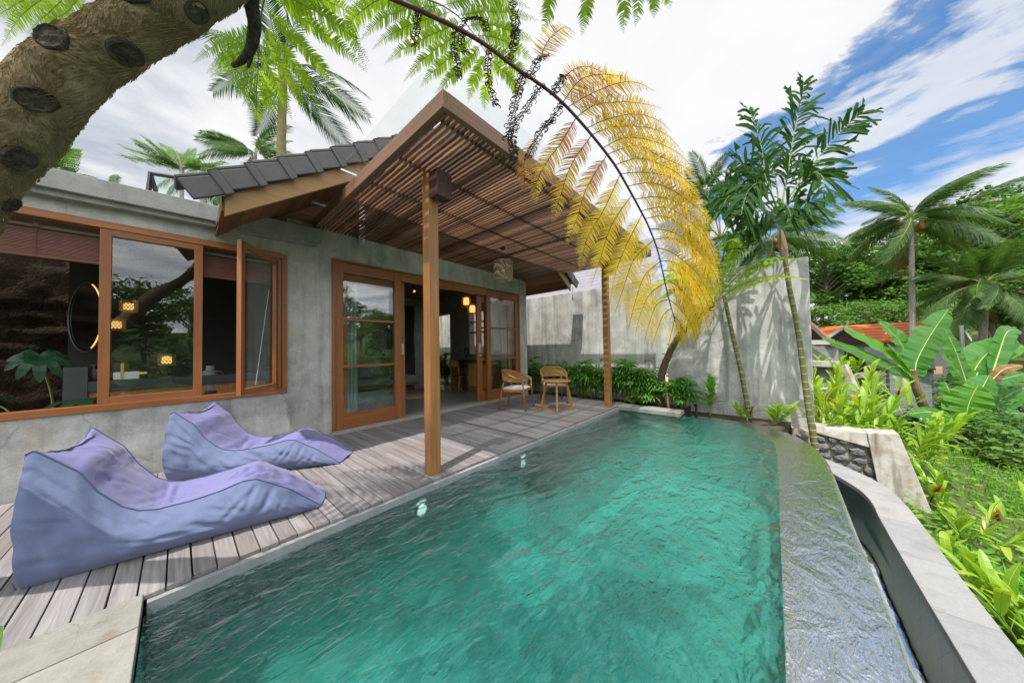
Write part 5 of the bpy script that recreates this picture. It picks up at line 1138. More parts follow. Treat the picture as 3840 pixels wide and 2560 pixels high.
def shrub(label, pos, r_, mat, seed, n=70, nc=9, ls=.12, name='shrub', group='bushes around the houses below'):
    rr = random.Random(seed); t = thing(name, label, 'shrub', pos, group); f = MB(); cs = [(V(pos) + V((rr.gauss(0, r_ * .5), rr.gauss(0, r_ * .5), abs(rr.gauss(0, r_ * .5)) + .1)), r_ * rr.uniform(.3, .5)) for _ in range(nc)]
    clumps(f, cs, n, ls, rr); f.build('foliage', mat, t); s_ = MB()
    for c, q in cs: s_.tube([V(pos), V(pos).lerp(c, .5) + V((0, 0, .05)), c], .012, 4)
    s_.build('stem', M['bark'], t); return t
def gat(u, v, d, z=None): p = at(u, v, d); return (p.x, p.y, gz0(p.x, p.y) if z is None else z)
SH = [('dark green bush at the foot of the leaning coconut palm', gat(2230, 800, 12.5), 1.5, 1), ('dark bush at the right edge behind the banana plants', gat(2330, 800, 12), 1.6, 1), ('feathery green bush left of the tall banana stem', gat(2030, 900, 8.5), .55, 0), ('low dark bush behind the tall banana stem', gat(2090, 930, 9.5), .6, 1), ('bush with fine leaves beside the block wall', gat(2160, 855, 11), .7, 2), ('shrub right of the block wall among the banana leaves', gat(2230, 860, 10.5), .8, 1), ('climber covered bush in front of the grey house', gat(1945, 800, 13, -.9), .5, 1), ('trailing bush over the terrace wall below the house', gat(1985, 822, 11, -.8), .45, 1), ('wide dark bush at the lower right edge under the banana leaves', gat(2330, 960, 7.5), .8, 1), ('green bush under the young banana plant', gat(2250, 990, 7.), .5, 0), ('leafy bush between the banana stems', gat(2170, 985, 7.6), .45, 0), ('bush on the slope at the right edge', gat(2340, 1040, 6.2), .55, 2)]
for k, (lb, pos, r_, m_) in enumerate(SH): shrub(lb, pos, r_, M['jung'][m_], 90 + k, ls=.13 if r_ < .9 else .2, nc=12)
rr = random.Random(99)
for k in range(30):
    a = -1.0 + 1.9 * k / 29; d_ = rr.uniform(10, 15); x, y_ = d_ * math.cos(a), d_ * math.sin(a) * 1.1 + 2; src_ = [o for o in bpy.data.objects if o.get('category') == 'shrub'][k % 12]
    if y_ > 9.5: continue
    s_ = rr.uniform(2.2, 3.4) / (1.2 if k % 12 in (0, 1) else 1); dup(src_, (x, y_, gz0(x, y_) - .2), rr.uniform(0, 6), s_, 'bushy green tree across the slope mirrored in the door glass')
# feathery crown over the roof at the left, small sprigs by the trunk
def feather(label, u, v, d_, seed, sp):
    p = at(u, v, d_); t = thing('feathery_tree', label, 'tree', (p.x, p.y, 0)); rr = random.Random(seed); b = MB(); c0 = at(u, v, d_); b.tube(smooth_path([(p.x, p.y, -.2), (p.x, p.y, c0.z * .6), c0], 10), .07, 8); b.build('trunk', M['bark'], t); f = MB(); s_ = MB()
    for k, (uu, vv) in enumerate(sp):
        e = at(uu, vv, d_ + rr.uniform(-.8, .8)); s_.tube([c0, c0.lerp(e, .5) + V((0, 0, .1)), e], [.03, .02, .008], 5)
        for i in range(15):
            q = c0.lerp(e, .2 + .8 * i / 15) + V((0, 0, .05)); dd = (e - c0).normalized(); sd = dd.cross(V((0, 0, 1))).normalized()
            for s2 in (-1, 1):
                L = .5 * (1 - .55 * i / 15); d2 = (sd * s2 + dd * .5 + V((0, 0, rr.uniform(-.3, .2)))).normalized(); ee = q + d2 * L
                for j in range(8):
                    w_ = q.lerp(ee, (j + 1) / 8); f.add([w_, w_ + dd * .07 + sd * .02, w_ + dd * .10 - V((0, 0, .02)), w_ + dd * .05 - sd * .02], [(0, 1, 2, 3)]); f.add([w_, w_ - dd * .06 + sd * .02, w_ - dd * .10 - V((0, 0, .02)), w_ - dd * .05 - sd * .02], [(0, 1, 2, 3)])
    s_.build('branch', M['bark'], t); f.build('crown', M['jung'][2] if seed % 2 else M['jung'][0], t); return t
feather('airy tree with flat feathery branches over the villa roof', 418, 385, 13, 5, [(282, 362), (282, 340), (312, 330), (335, 322), (380, 335), (405, 352), (440, 345), (470, 362), (500, 385), (350, 375), (380, 372), (455, 378), (320, 352)])
feather('small leafy tree behind the near fern trunk, left of the cornice', 120, 390, 12, 7, [(165, 342), (150, 385), (160, 350), (140, 330)])

# ---- houses below
def atd(u, v, dist): q = ray(u, v); return CP + q * (dist / math.hypot(q.x, q.y))
hs = thing('orange_roofed_house', 'long low house with an orange tiled roof and three gable dormers under construction', 'house', (2.5, 27, -1.5))
M['otile'] = NT('orange_roof_tiles')
t = M['otile']; wv = t.node('TexWave', wave_type='BANDS', bands_direction='Z'); t.link(t.coord(), wv.inputs[0]); wv.inputs['Scale'].default_value = 1.9; wv.inputs['Detail'].default_value = 0
c = t.mix(t.ramp(wv.outputs['Fac'], [(.0, 0), (.25, 1)]), (.28, .06, .015), (.62, .165, .04)); c = t.mix(t.math('MULTIPLY', t.noise(t.coord(), 6, 4), .4), c, (.45, .10, .03))
M['otile'] = t.done(t.pbr(c, .65, t.bump(wv.outputs['Fac'], .6, .05), .3))
M['gable'] = plain('white_verge', (.55, .54, .52), .7); M['concH'] = plain('raw_concrete', (.30, .295, .28), .9, .2, var=.3, scale=3); M['raf'] = plain('dark_rafters', (.06, .035, .025), .8)
D0 = 27
A = atd(1568 + .3359 * 920, 526.7 + .3359 * 668, D0); Bp = atd(1568 + .3359 * 1862, 526.7 + .3359 * 640, D0 - 1.5)
dirx = (Bp - A); dirx.z = 0; Lh = dirx.length; dirx.normalize(); back = V((-dirx.y, dirx.x, 0)); front = -back
zr = (A.z + Bp.z) / 2; ze = zr - 1.05 * .9; run = 1.6
A.z = zr; Bp.z = zr; A = A - dirx * 3
def pt(s_, f_, z): return A + dirx * s_ + front * f_ + V((0, 0, z - zr))
LT = Lh + 3
b = MB()
q = [pt(0, run, ze), pt(LT, run, ze), pt(LT, 0, zr), pt(0, 0, zr)]; b.hexa([tuple(p) for p in q] + [tuple(p + V((0, 0, .08))) for p in q]); q = [pt(0, 0, zr), pt(LT, 0, zr), pt(LT, -run, ze), pt(0, -run, ze)]; b.hexa([tuple(p) for p in q] + [tuple(p + V((0, 0, .08))) for p in q]); b.build('roof', M['otile'], hs)
b = MB(); q = [pt(.1, run - .45, -2.2), pt(LT - .4, run - .45, -2.2), pt(LT - .4, -run + .4, -2.2), pt(.1, -run + .4, -2.2)]; b.hexa([tuple(p) for p in q] + [(p.x, p.y, ze + .03) for p in q]); b.build('wall', M['concH'], hs)
for s0, s1 in ((2.6, 3.6), (4.6, 5.4), (6.1, 7.2), (8.2, 8.8)):
    b = MB(); q = [pt(s0, run - .455, -1.6), pt(s1, run - .455, -1.6), pt(s1, run - .45, -1.6), pt(s0, run - .45, -1.6)]; b.hexa([tuple(p + front * .01) for p in q] + [(p.x + front.x * .01, p.y + front.y * .01, .75) for p in q]); b.build('opening', M['raf'], hs)
def gablef(s_, w, z0, z1, out):                                          # dormer gable with verges
    b = MB(); a_, b_, c_ = pt(s_ - w, out, z0), pt(s_ + w, out, z0), pt(s_, out, z1); bk = back * (out + .1)
    b.add([a_ - front * .1, b_ - front * .1, c_ - front * .1], [(0, 1, 2)]); b.build('gable_shade', M['raf'], hs)
    b = MB(); b.bar(a_, c_, .16, .14); b.bar(b_, c_, .16, .14); b.build('verge', M['gable'], hs)
    b = MB(); q = [a_, c_, c_ + bk, a_ + bk]; b.hexa([tuple(p + V((0, 0, .03))) for p in q] + [tuple(p + V((0, 0, .09))) for p in q]); q = [c_, b_, b_ + bk, c_ + bk]; b.hexa([tuple(p + V((0, 0, .03))) for p in q] + [tuple(p + V((0, 0, .09))) for p in q]); b.build('dormer_roof', M['otile'], hs)
gablef(3 + 3.75 * .0 + Lh * .37, 1.1, ze - .05, zr - .08, run + .1); gablef(3 + Lh * .05, 1.1, ze - .05, zr - .08, run + .1)
b = MB(); e0 = pt(LT + .02, run, ze); e1 = pt(LT + .02, 0, zr + .06); e2 = pt(LT + .02, -run, ze); b.bar(e0, e1, .15, .16); b.bar(e2, e1, .15, .16); b.build('verge', M['gable'], hs)
b = MB(); b.add([pt(LT - .35, run * .95, ze), pt(LT - .35, -run * .95, ze), pt(LT - .35, 0, zr - .05)], [(0, 1, 2)]); b.build('gable_shade', M['raf'], hs)
h2 = thing('neighbour_house', 'nearer grey house with a dark timber gable just right of the garden wall', 'house', (2, 20, -1))
a_ = atd(1862, 735, 20); b_ = atd(1920, 795, 19.6); c_ = atd(1800, 690, 20.4)
b = MB(); b.bar(c_, b_, .22, .14); b.build('verge', plain('brown_verge', (.22, .13, .09), .7), h2)
b = MB(); q0 = [c_, b_, V((b_.x - 1.2, b_.y + 1.2, b_.z - .2)), V((c_.x - 1.2, c_.y + .6, c_.z - 1.5))]; b.hexa([tuple(p + V((0, .3, -.15))) for p in q0] + [tuple(p + V((0, .3, -.05))) for p in q0]); b.build('soffit', M['raf'], h2)
b = MB(); w0 = atd(1860, 795, 19.9); w1 = atd(1925, 795, 19.7); b.hexa([(w0.x - 1, w0.y, -2), (w1.x, w1.y, -2), (w1.x, w1.y + 2, -2), (w0.x - 1, w0.y + 2, -2), (w0.x - 1, w0.y, w0.z), (w1.x, w1.y, w0.z), (w1.x, w1.y + 2, w0.z), (w0.x - 1, w0.y + 2, w0.z)]); b.build('wall', M['concH'], h2)
b = MB(); w0 = atd(1864, 786, 19.5); w1 = atd(1904, 786, 19.3); b.bar(w0, w1, .25, .2); b.build('beam', M['gable'], h2)
bw = thing('block_wall', 'low wall of pale grey concrete blocks below the orange roofed house', 'wall', (3.5, 18, -2)); 
def blockmat():
    t = NT('grey_blocks'); sx = t.node('SeparateXYZ'); t.link(t.coord(), sx.inputs[0]); cb = t.node('CombineXYZ'); t.link(sx.outputs[0], cb.inputs[0]); t.link(sx.outputs[2], cb.inputs[1]); bk = t.node('TexBrick'); t.link(cb.outputs[0], bk.inputs[0]); bk.inputs['Scale'].default_value = 2.6
    bk.inputs['Color1'].default_value = (.33, .35, .38, 1); bk.inputs['Color2'].default_value = (.27, .29, .32, 1); bk.inputs['Mortar'].default_value = (.2, .2, .2, 1); return t.done(t.pbr(bk.outputs[0], .9, None, .2))
w0 = atd(2045, 905, 18); w1 = atd(2140, 895, 18); zt_ = atd(2100, 852, 18).z
b = MB(); b.hexa([(w0.x, w0.y, -3), (w1.x, w1.y, -3), (w1.x, w1.y + .3, -3), (w0.x, w0.y + .3, -3), (w0.x, w0.y, zt_), (w1.x, w1.y, zt_), (w1.x, w1.y + .3, zt_), (w0.x, w0.y + .3, zt_)]); b.build('block_body', blockmat(), bw)
sh_ = thing('tarpaulin_shed', 'dark tarpaulin lean-to roof beside the block wall', 'shed', (3, 18.5, -1)); b = MB()
q = [atd(1990, 840, 18), atd(2150, 850, 17.8), atd(2130, 800, 20), atd(1985, 800, 20)]; b.hexa([tuple(p) for p in q] + [tuple(p + V((0, 0, .05))) for p in q]); b.build('tarpaulin', M['darkframe'], sh_)
b = MB(); q = [atd(1985, 865, 18.2), atd(2165, 858, 18), atd(2165, 845, 18.2), atd(1985, 850, 18.4)]; b.hexa([tuple(p) for p in q] + [tuple(p + V((0, .05, .06))) for p in q]); b.build('shelf', plain('earth_edge', (.30, .19, .11), .95, var=.5), sh_)
b = MB()
for u in (2000, 2060, 2130): p = atd(u, 850, 18.1); b.tube([(p.x, p.y, -2.2), p], .05, 6)
b.build('prop', M['bark'], sh_)
tm = thing('stone_terrace', 'small stone terrace wall with a pale rendered cap behind the ginger bushes', 'wall', (1, 12, -1))
q = [atd(1868, 880, 10.5), atd(1935, 884, 10.5), atd(1922, 840, 10.6), atd(1868, 838, 10.6)]
b = MB(); b.hexa([(q[0].x - .6, q[0].y, q[0].z), tuple(q[1]), tuple(q[1] + V((0, .4, 0))), (q[0].x - .6, q[0].y + .4, q[0].z), (q[3].x - .6, q[3].y, q[3].z), tuple(q[2]), tuple(q[2] + V((0, .4, 0))), (q[3].x - .6, q[3].y + .4, q[3].z)]); b.build('stone_face', M['fieldstone'], tm)
b = MB(); b.bar(V((q[3].x - .6, q[3].y, q[3].z + .05)), q[2] + V((.03, 0, .04)), .5, .12); b.bar(q[2] + V((.0, -.04, 0)), q[1] + V((.12, -.04, -.3)), .16, .35); b.bar(atd(1866, 896, 9.8), atd(1938, 897, 9.8), .3, .1); b.build('render_cap', M['retain'], tm)
yl = thing('yellow_terrace', 'ochre panelled parapet wall below the unfinished house', 'wall', (2, 15, -1.5)); q0, q1 = atd(1965, 875, 14), atd(2012, 868, 14.3); zz = atd(2000, 860, 14).z
b = MB(); b.hexa([(q0.x, q0.y, -2.5), (q1.x, q1.y, -2.5), (q1.x, q1.y + .3, -2.5), (q0.x, q0.y + .3, -2.5), (q0.x, q0.y, zz - .12), (q1.x, q1.y, zz), (q1.x, q1.y + .3, zz), (q0.x, q0.y + .3, zz - .12)]); b.build('parapet', plain('ochre_render', (.36, .27, .15), .9, var=.3, scale=3), yl); b = MB(); b.bar((q0.x - .1, q0.y, zz - .08), (q1.x + .1, q1.y, zz + .04), .4, .1); b.build('cap', M['concH'], yl)
pl_ = thing('steel_pole', 'thin grey steel pole standing at the right end of the orange roof', 'pole', (5.5, 21, -1.5)); p = atd(2208, 750, 21); b = MB(); b.tube([(p.x, p.y, -1.8), (p.x, p.y, p.z)], .05, 10); b.lathe((p.x, p.y, p.z), [(.05, 0), (.06, .0), (.06, .04), (0.001, .05)], 10); b.build('shaft', M['steel'], pl_)

# garden spot lamp and pipe
sp = thing('garden_spotlight', 'small black garden spotlight on a bent stake among the red gingers', 'spotlight', onz(2150, 1150, -1.2)); g0 = at(2142, 1150, 4.2); g1 = at(2158, 1110, 4.2)
b = MB(); b.tube(smooth_path([at(2137, 1168, 4.2) - V((0, 0, .15)), at(2137, 1150, 4.2), at(2148, 1132, 4.2), at(2146, 1112, 4.2), at(2122, 1100, 4.2)], 12), .007, 6); b.build('stake', M['black'], sp)
b = MB(); c = at(2132, 1105, 4.2); b.bar(c - CR * .045 + CU * .02, c + CR * .05 - CU * .025, .07, .02, V((0, -.4, 1))); o = b.build('lamp_head', M['black'], sp, bevel=.003); b = MB(); b.bar(c - CR * .02 + V((0, -.006, .016)), c + CR * .04 - CU * .018 + V((0, -.006, .016)), .05, .006, V((0, -.4, 1))); b.build('lens', M['white'], o)
dp = MB(); p = V((-1.16, 6.72, -.14)); dp.tube([p, p + V((0, 0, .12)), p + V((0, 0, .21))], .022, 12, cap=False); dp.tube([p + V((0, 0, .2)), p + V((-.012, -.02, .235))], .03, 12, cap=False); tag(dp.build('drain_pipe', M['black'], None), 'short black drain pipe stub standing at the foot of the wall', 'pipe')
# ================================================================== FURNITURE
def fabric(name, col, col2):
    t = NT(name); n = t.noise(t.coord(), 2.2, 4, .6); w = t.noise(t.coord(scale=(1, 1, .2)), 420, 2, .5); wr = t.noise(t.coord(scale=(1, 1, 1.6)), 6, 3, .5, .3)
    c = t.mix(n, col, col2); c = t.mix(.25, c, t.ramp(w, [(.3, .3), (.7, .65)]), 'OVERLAY')
    return t.done(t.pbr(c, .8, t.bump(wr, .35, .02, t.bump(w, .15, .001)), .25, **{'Sheen_Weight': .25, 'Sheen_Roughness': .4}))
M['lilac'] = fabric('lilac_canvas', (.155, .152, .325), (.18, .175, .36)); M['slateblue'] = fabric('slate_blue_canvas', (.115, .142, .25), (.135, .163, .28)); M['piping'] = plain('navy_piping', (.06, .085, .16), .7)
def beanbag(label, A, B, Wb, Wf, hs, seed):
    A = V((*A, 0)); B = V((*B, 0)); L = (B - A).length; d = (B - A) / L; nn = V((-d.y, d.x, 0)); sd = seed * 13.7
    prof = [(0, .715), (.02, .735), (.13, .58), (.18, .445), (.25, .33), (.30, .285), (.36, .266), (.45, .272), (.57, .30), (.655, .332), (.71, .328), (.74, .300), (.85, .20), (.96, .065), (1., .012)]
    ns = 130; SS = [i / ns for i in range(ns + 1)]
    def hn(s): return interp(prof, s) * hs + .004 * noise.noise(V((s * 9, sd, 0)))
    def hf(s): return max(.01, (interp(prof, min(1, s + .012)) * hs - .02 * min(1, s * 4)) + .005 * noise.noise(V((s * 9, sd, 5))))
    def Wd(s): return lerp(Wb, Wf, s)
    def pos(s, lat, z): return A + d * (s * L) + nn * lat + V((0, 0, z))
    def wr(p, k=1.): return (.018 * noise.noise(V((p.x * 5 + sd, p.y * 5, p.z * 9))) + .009 * noise.noise(V((p.x * 13, p.y * 13 + sd, p.z * 22)))) * k
    inset = .018
    def crease(lines, a, c, sa, sc2):                              # pulled-in folds of the cover
        z = 0
        for a0, c0, a1, c1, wd, dp in lines:
            ux, uy = (a1 - a0) * sa, (c1 - c0) * sc2; l2 = ux * ux + uy * uy; px_, py_ = (a - a0) * sa, (c - c0) * sc2; t_ = max(0, min(1, (px_ * ux + py_ * uy) / l2)); d2 = math.hypot(px_ - t_ * ux, py_ - t_ * uy); tp_ = math.sin(PI * min(1, max(0, t_ * .9 + .05))) ** .7
            z += .72 * dp * tp_ * (math.exp(-(d2 / wd) ** 2) - .55 * math.exp(-((d2 - 2 * wd) / wd) ** 2))
        return z
    rc = random.Random(seed); jt = lambda L_: [(a + rc.uniform(-.02, .02), b_ + rc.uniform(-.06, .06), c + rc.uniform(-.02, .02), d_ + rc.uniform(-.06, .06), w_ * rc.uniform(.8, 1.3), p_ * rc.uniform(.7, 1.3)) for a, b_, c, d_, w_, p_ in L_]
    SL_ = jt([(0, .84, .2, .78, .014, .014), (0, .72, .17, .67, .013, .014), (.01, .58, .14, .52, .014, .011), (0, .26, .13, .2, .016, .013), (.44, .6, .62, .3, .016, .010), (.52, .8, .66, .5, .013, .010), (.56, .95, .63, .5, .011, .010), (.73, .97, .66, .45, .012, .014), (.77, .95, .745, .4, .012, .013), (.70, .8, .60, .42, .013, .010), (.2, .46, .58, .33, .012, .006), (.83, .8, .80, .3, .012, .009), (.28, .9, .36, .6, .012, .009), (.33, .95, .42, .7, .011, .008)])
    TL_ = jt([(.27, .04, .30, .55, .012, .014), (.31, .4, .28, .97, .012, .015), (.34, .08, .40, .6, .011, .010), (.37, .35, .33, .9, .011, .009), (.15, .1, .22, .5, .014, .009), (.04, .3, .12, .6, .014, .009), (.72, .15, .80, .5, .013, .013), (.74, .02, .78, .4, .011, .012), (.68, .6, .74, .95, .012, .010), (.84, .3, .92, .5, .014, .008), (.5, .05, .56, .4, .012, .007), (.6, .5, .66, .9, .012, .008)])
    top = []; nl = 44
    for s in SS:
        row = []
        for j in range(nl + 1):
            q = j / nl; w = Wd(s); z = lerp(hn(s), hf(s), q); bul = math.sin(PI * q)
            amp = interp([(0, -.06), (.05, -.015), (.13, .05), (.24, .01), (.34, -.045), (.5, -.03), (.62, .03), (.75, .055), (.9, .045), (1, .005)], s); z += amp * bul
            p = pos(s + .02 * math.sin(PI * q) * (1 if s < .03 else 0) + (.035 * math.sin(PI * q) if s > .985 else .035 * math.sin(PI * q) * max(0, (s - .8) / .2)), inset + (w - 2 * inset) * q, z)
            cr = .020 * math.exp(-((s - .30 - .02 * math.sin(q * 7)) / .018) ** 2) * bul + .010 * math.exp(-((s - .37 + .03 * q) / .013) ** 2) * bul
            p.z += wr(p, .8) * min(1, bul * 3) - cr - crease(TL_, s, q, L, w) * min(1, bul * 2.5); p.z = max(p.z, .012); row.append(p)
        top.append(row)
    root = thing('lounge_beanbag', label, 'bean bag', tuple(A.lerp(B, .5) + nn * Wb * .5), 'lilac lounge bean bags on the deck')
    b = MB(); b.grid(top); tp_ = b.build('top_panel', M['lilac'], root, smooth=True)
    side = MB(); nv = 40
    for near in (1, 0):
        rows = []
        for i, s in enumerate(SS):
            h = top[i][0].z if near else top[i][nl].z; e = top[i][0] if near else top[i][nl]; row = []
            for k in range(nv + 1):
                v_ = k / nv; bul = .085 * math.sin(PI * v_ ** .8) * min(1, h / .25) ; lat0 = (.012 if near else Wd(s) - .012); base = A + d * (s * L) + nn * lat0
                p = V((lerp(base.x, e.x, v_), lerp(base.y, e.y, v_), lerp(.004, e.z, v_))); o = (nn * -1 if near else nn); fold = .026 * noise.noise(V((s * 16, v_ * 5 + sd, near * 9))) * math.exp(-s * 3.) + .014 * noise.noise(V((s * 22 + v_ * 4, v_ * 3, sd)))
                crs = .016 * math.exp(-s * 5.5) * (1 - abs(math.sin(v_ * 7.5 + 1.6 * noise.noise(V((s * 7, sd, near))) + s * 3))) ** 2 * math.sin(PI * v_) + .012 * math.exp(-((s - .76) / .07) ** 2) * (1 - abs(math.sin(v_ * 5 - s * 26 + sd))) ** 2 * math.sin(PI * v_); p += o * (bul - crs * .6 - crease(SL_, s, v_, L, max(h, .12)) * min(1, 3 * math.sin(PI * v_)) + fold * math.sin(PI * v_)); row.append(p)
            rows.append(row)
        side.grid(rows if near else rows[::-1])
    rows = []
    for j in range(nl + 1):
        row = []; e = top[0][j]; q = j / nl; base = A + nn * lerp(.012, Wb - .012, q)
        for k in range(nv + 1):
            v_ = k / nv; p = base.lerp(V((e.x, e.y, 0)), v_); p.z = lerp(.004, e.z, v_); p -= d * (.085 * math.sin(PI * v_ ** .85) * math.sin(PI * min(1, max(0, q * .96 + .02))) ** .5 + .012 * noise.noise(V((q * 6, v_ * 6, sd)))); row.append(p)
        rows.append(row)
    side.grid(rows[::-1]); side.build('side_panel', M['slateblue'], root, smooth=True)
    pp = MB()
    for j in (0, nl): pp.tube([top[i][j] + V((0, 0, .002)) for i in range(ns + 1)], .0042, 6)
    pp.tube([top[0][j] + V((0, 0, .002)) for j in range(nl + 1)], .0045, 6); pp.tube([A + nn * .0 - d * .012 + V((0, 0, .012)), A + nn * .01 - d * .03 + V((0, 0, .05))], .003, 5)
    pp.build('piping', M['piping'], root, smooth=True); return root
beanbag('large lilac lounge bean bag lying nearest the pool edge', (-3.06, -.555), (-2.762, .765), .66, .52, 1.0, 1)
beanbag('lilac lounge bean bag lying behind, against the villa wall', (-4.46, -.06), (-3.66, 1.19), .64, .58, .93, 2)

# ---- rattan armchairs and side table
def cane_panel(mb, up, lo, nu, nv, w=.0035):
    m = len(up)
    def at_(u, v): q = u * (m - 1); i = min(int(q), m - 2); f = q - i; return up[i].lerp(up[i + 1], f).lerp(lo[i].lerp(lo[i + 1], f), v)
    for k in range(nu + 1): 
        u = k / nu; mb.tube([at_(u, 0), at_(u, .5), at_(u, 1)], w * .5, 4, cap=False)
    for k in range(1, nv):
        v = k / nv; mb.tube([at_(j / 30, v) for j in range(31)], w * .5, 4, cap=False)
    for k in range(nu * 2):
        a = k / nu / 2; mb.tube([at_(max(0, min(1, a - .5 / nu * nv * .25)), 0), at_(min(1, a + .5 / nu * nv * .25), 1)], w * .4, 3, cap=False); mb.tube([at_(min(1, a + .5 / nu * nv * .25), 0), at_(max(0, min(1, a - .5 / nu * nv * .25)), 1)], w * .4, 3, cap=False)
M['canew'] = plain('cane_webbing', (.55, .34, .12), .6, .2, var=.2)
def armchair(label, loc, rz, front_w=.49):
    t = thing('rattan_armchair', label, 'chair', (0, 0, 0), 'rattan armchairs on the deck')
    hw = .275
    upc = smooth_path([(-hw, .25, .612), (-hw - .018, .08, .658), (-hw, -.13, .735), (-.17, -.255, .782), (0, -.28, .79), (.17, -.255, .782), (hw, -.13, .735), (hw + .018, .08, .658), (hw, .25, .612)], 60)
    loc_ = smooth_path([(-hw, .235, .585), (-hw - .012, .08, .585), (-hw + .005, -.12, .585), (-.165, -.235, .585), (0, -.255, .585), (.165, -.235, .585), (hw - .005, -.12, .585), (hw + .012, .08, .585), (hw, .235, .585)], 60)
    b = MB(); b.tube(upc, .017, 8, flat=1.25); b.build('back_rail', M['chairwood'], t, smooth=True)
    b = MB(); b.tube(loc_, .014, 8); b.build('lower_rail', M['chairwood'], t, smooth=True)
    b = MB(); cane_panel(b, upc, loc_, 52, 9); b.build('cane_panel', M['canew'], t)
    for sx in (-1, 1):
        b = MB(); b.tube([(sx * (hw - .01), .285, 0), (sx * (hw - .012), .245, .42), (sx * hw, .235, .60)], [.013, .019, .015], 10); b.build('leg', M['chairwood'], t, smooth=True)
        b = MB(); b.tube([(sx * (hw - .02), -.31, 0), (sx * (hw - .03), -.225, .42), (sx * (hw - .045), -.185, .59)], [.013, .019, .015], 10); b.build('leg', M['chairwood'], t, smooth=True)
    b = MB(); 
    for (x0, x1, y0, y1) in ((-.262, .262, .222, .25), (-.245, .245, -.24, -.212), (-.265, -.24, -.21, .222), (.24, .265, -.21, .222)): b.box(x0, x1, y0, y1, .375, .425)
    b.build('seat_frame', M['chairwood'], t, bevel=.004)
    rows = []
    for i in range(13):
        row = []
        for j in range(13):
            x, y_ = -1 + i / 6, -1 + j / 6; r_ = max(abs(x), abs(y_)); e = (1 - abs(x) ** 5) * (1 - abs(y_) ** 5); row.append((x * .248 , y_ * .232, .43 + .038 * max(0, e) ** .45))
        rows.append(row)
    b = MB(); b.grid(rows[::-1]); b.grid([[(p[0] * .99, p[1] * .99, .424) for p in r_] for r_ in rows]); b.build('seat_cushion', M['white'], t, smooth=True)
    t.location = (*loc, 0); t.rotation_euler.z = rz; return t
c1 = (V((-4.253, 4.375)) + V((-4.409, 4.886)) + V((-3.736, 4.544)) + V((-3.901, 5.099))) / 4; fd = V((-3.736, 4.544)) + V((-3.901, 5.099)) - V((-4.253, 4.375)) - V((-4.409, 4.886))
armchair('rattan armchair with a white seat, turned sideways near the door', c1, math.atan2(fd.y, fd.x) - PI / 2)
c2 = (V((-4.289, 5.868)) + V((-3.87, 5.402)) + V((-3.877, 6.193)) + V((-3.452, 5.774))) / 4; fd = V((-3.87, 5.402)) + V((-3.452, 5.774)) - V((-4.289, 5.868)) - V((-3.877, 6.193))
armchair('rattan armchair facing the pool, standing behind the small round table', c2, math.atan2(fd.y, fd.x) - PI / 2)
tb = thing('side_table', 'small round wooden side table with crossed legs standing in front of an armchair', 'table', (-3.31, 5.08, 0))
b = MB(); b.lathe((-3.31, 5.08, 0), [(.001, .572), (.27, .572), (.292, .58), (.292, .592), (.285, .597), (.001, .597)], 48); b.build('tabletop', M['chairwood'], tb)
ca = V((-3.31, 5.08, 0))
for (f0, f1) in ((V((-3.58, 4.895, 0)), V((-3.05, 5.27, 0))), (V((-3.125, 4.807, 0)), V((-3.49, 5.35, 0)))):
    ux = (f1 - f0).normalized(); uy = V((-ux.y, ux.x, 0))
    for f in (f0, f1):
        o = (f - ca); o.z = 0; o.normalize(); b = MB(); tp__ = ca + o * .20 + V((0, 0, .57))
        b.bar(f + V((0, 0, .0)), tp__, .034, .05, o, w2=.034, h2=.04)
        cur = [f - o * .02 + V((0, 0, .10)), f - o * .05 + V((0, 0, .055)), f - o * .11 + V((0, 0, .035))]
        P0 = [f + V((0, 0, .0)), f + V((0, 0, .13)) - o * .02] ; poly = [f, f - o * .16, f - o * .16 + V((0, 0, .034)), f - o * .10 + V((0, 0, .042)), f - o * .055 + V((0, 0, .07)), f - o * .045 + V((0, 0, .13))]
        sdv = V((-o.y, o.x, 0)) * .016; n_ = len(poly); b.add([tuple(p - sdv) for p in poly] + [tuple(p + sdv) for p in poly], [tuple(range(n_ - 1, -1, -1)), tuple(range(n_, 2 * n_))] + [(i, (i + 1) % n_, n_ + (i + 1) % n_, n_ + i) for i in range(n_)])
        b.build('leg', M['chairwood'], tb)
    b = MB(); z_ = .0 if f0.y > 4.85 else .002; b.hexa([tuple(p + V((0, 0, z_))) for p in (f0 + ux * .1 - uy * .015, f1 - ux * .1 - uy * .015, f1 - ux * .1 + uy * .015, f0 + ux * .1 + uy * .015)] + [tuple(p + V((0, 0, .032 + z_))) for p in (f0 + ux * .1 - uy * .015, f1 - ux * .1 - uy * .015, f1 - ux * .1 + uy * .015, f0 + ux * .1 + uy * .015)]); b.build('foot_bar', M['chairwood'], tb)
    b = MB(); q0 = ca - ux * .22; q1 = ca + ux * .22; b.bar(q0 + V((0, 0, .545 + z_)), q1 + V((0, 0, .545 + z_)), .03, .045); b.build('top_bar', M['chairwood'], tb)

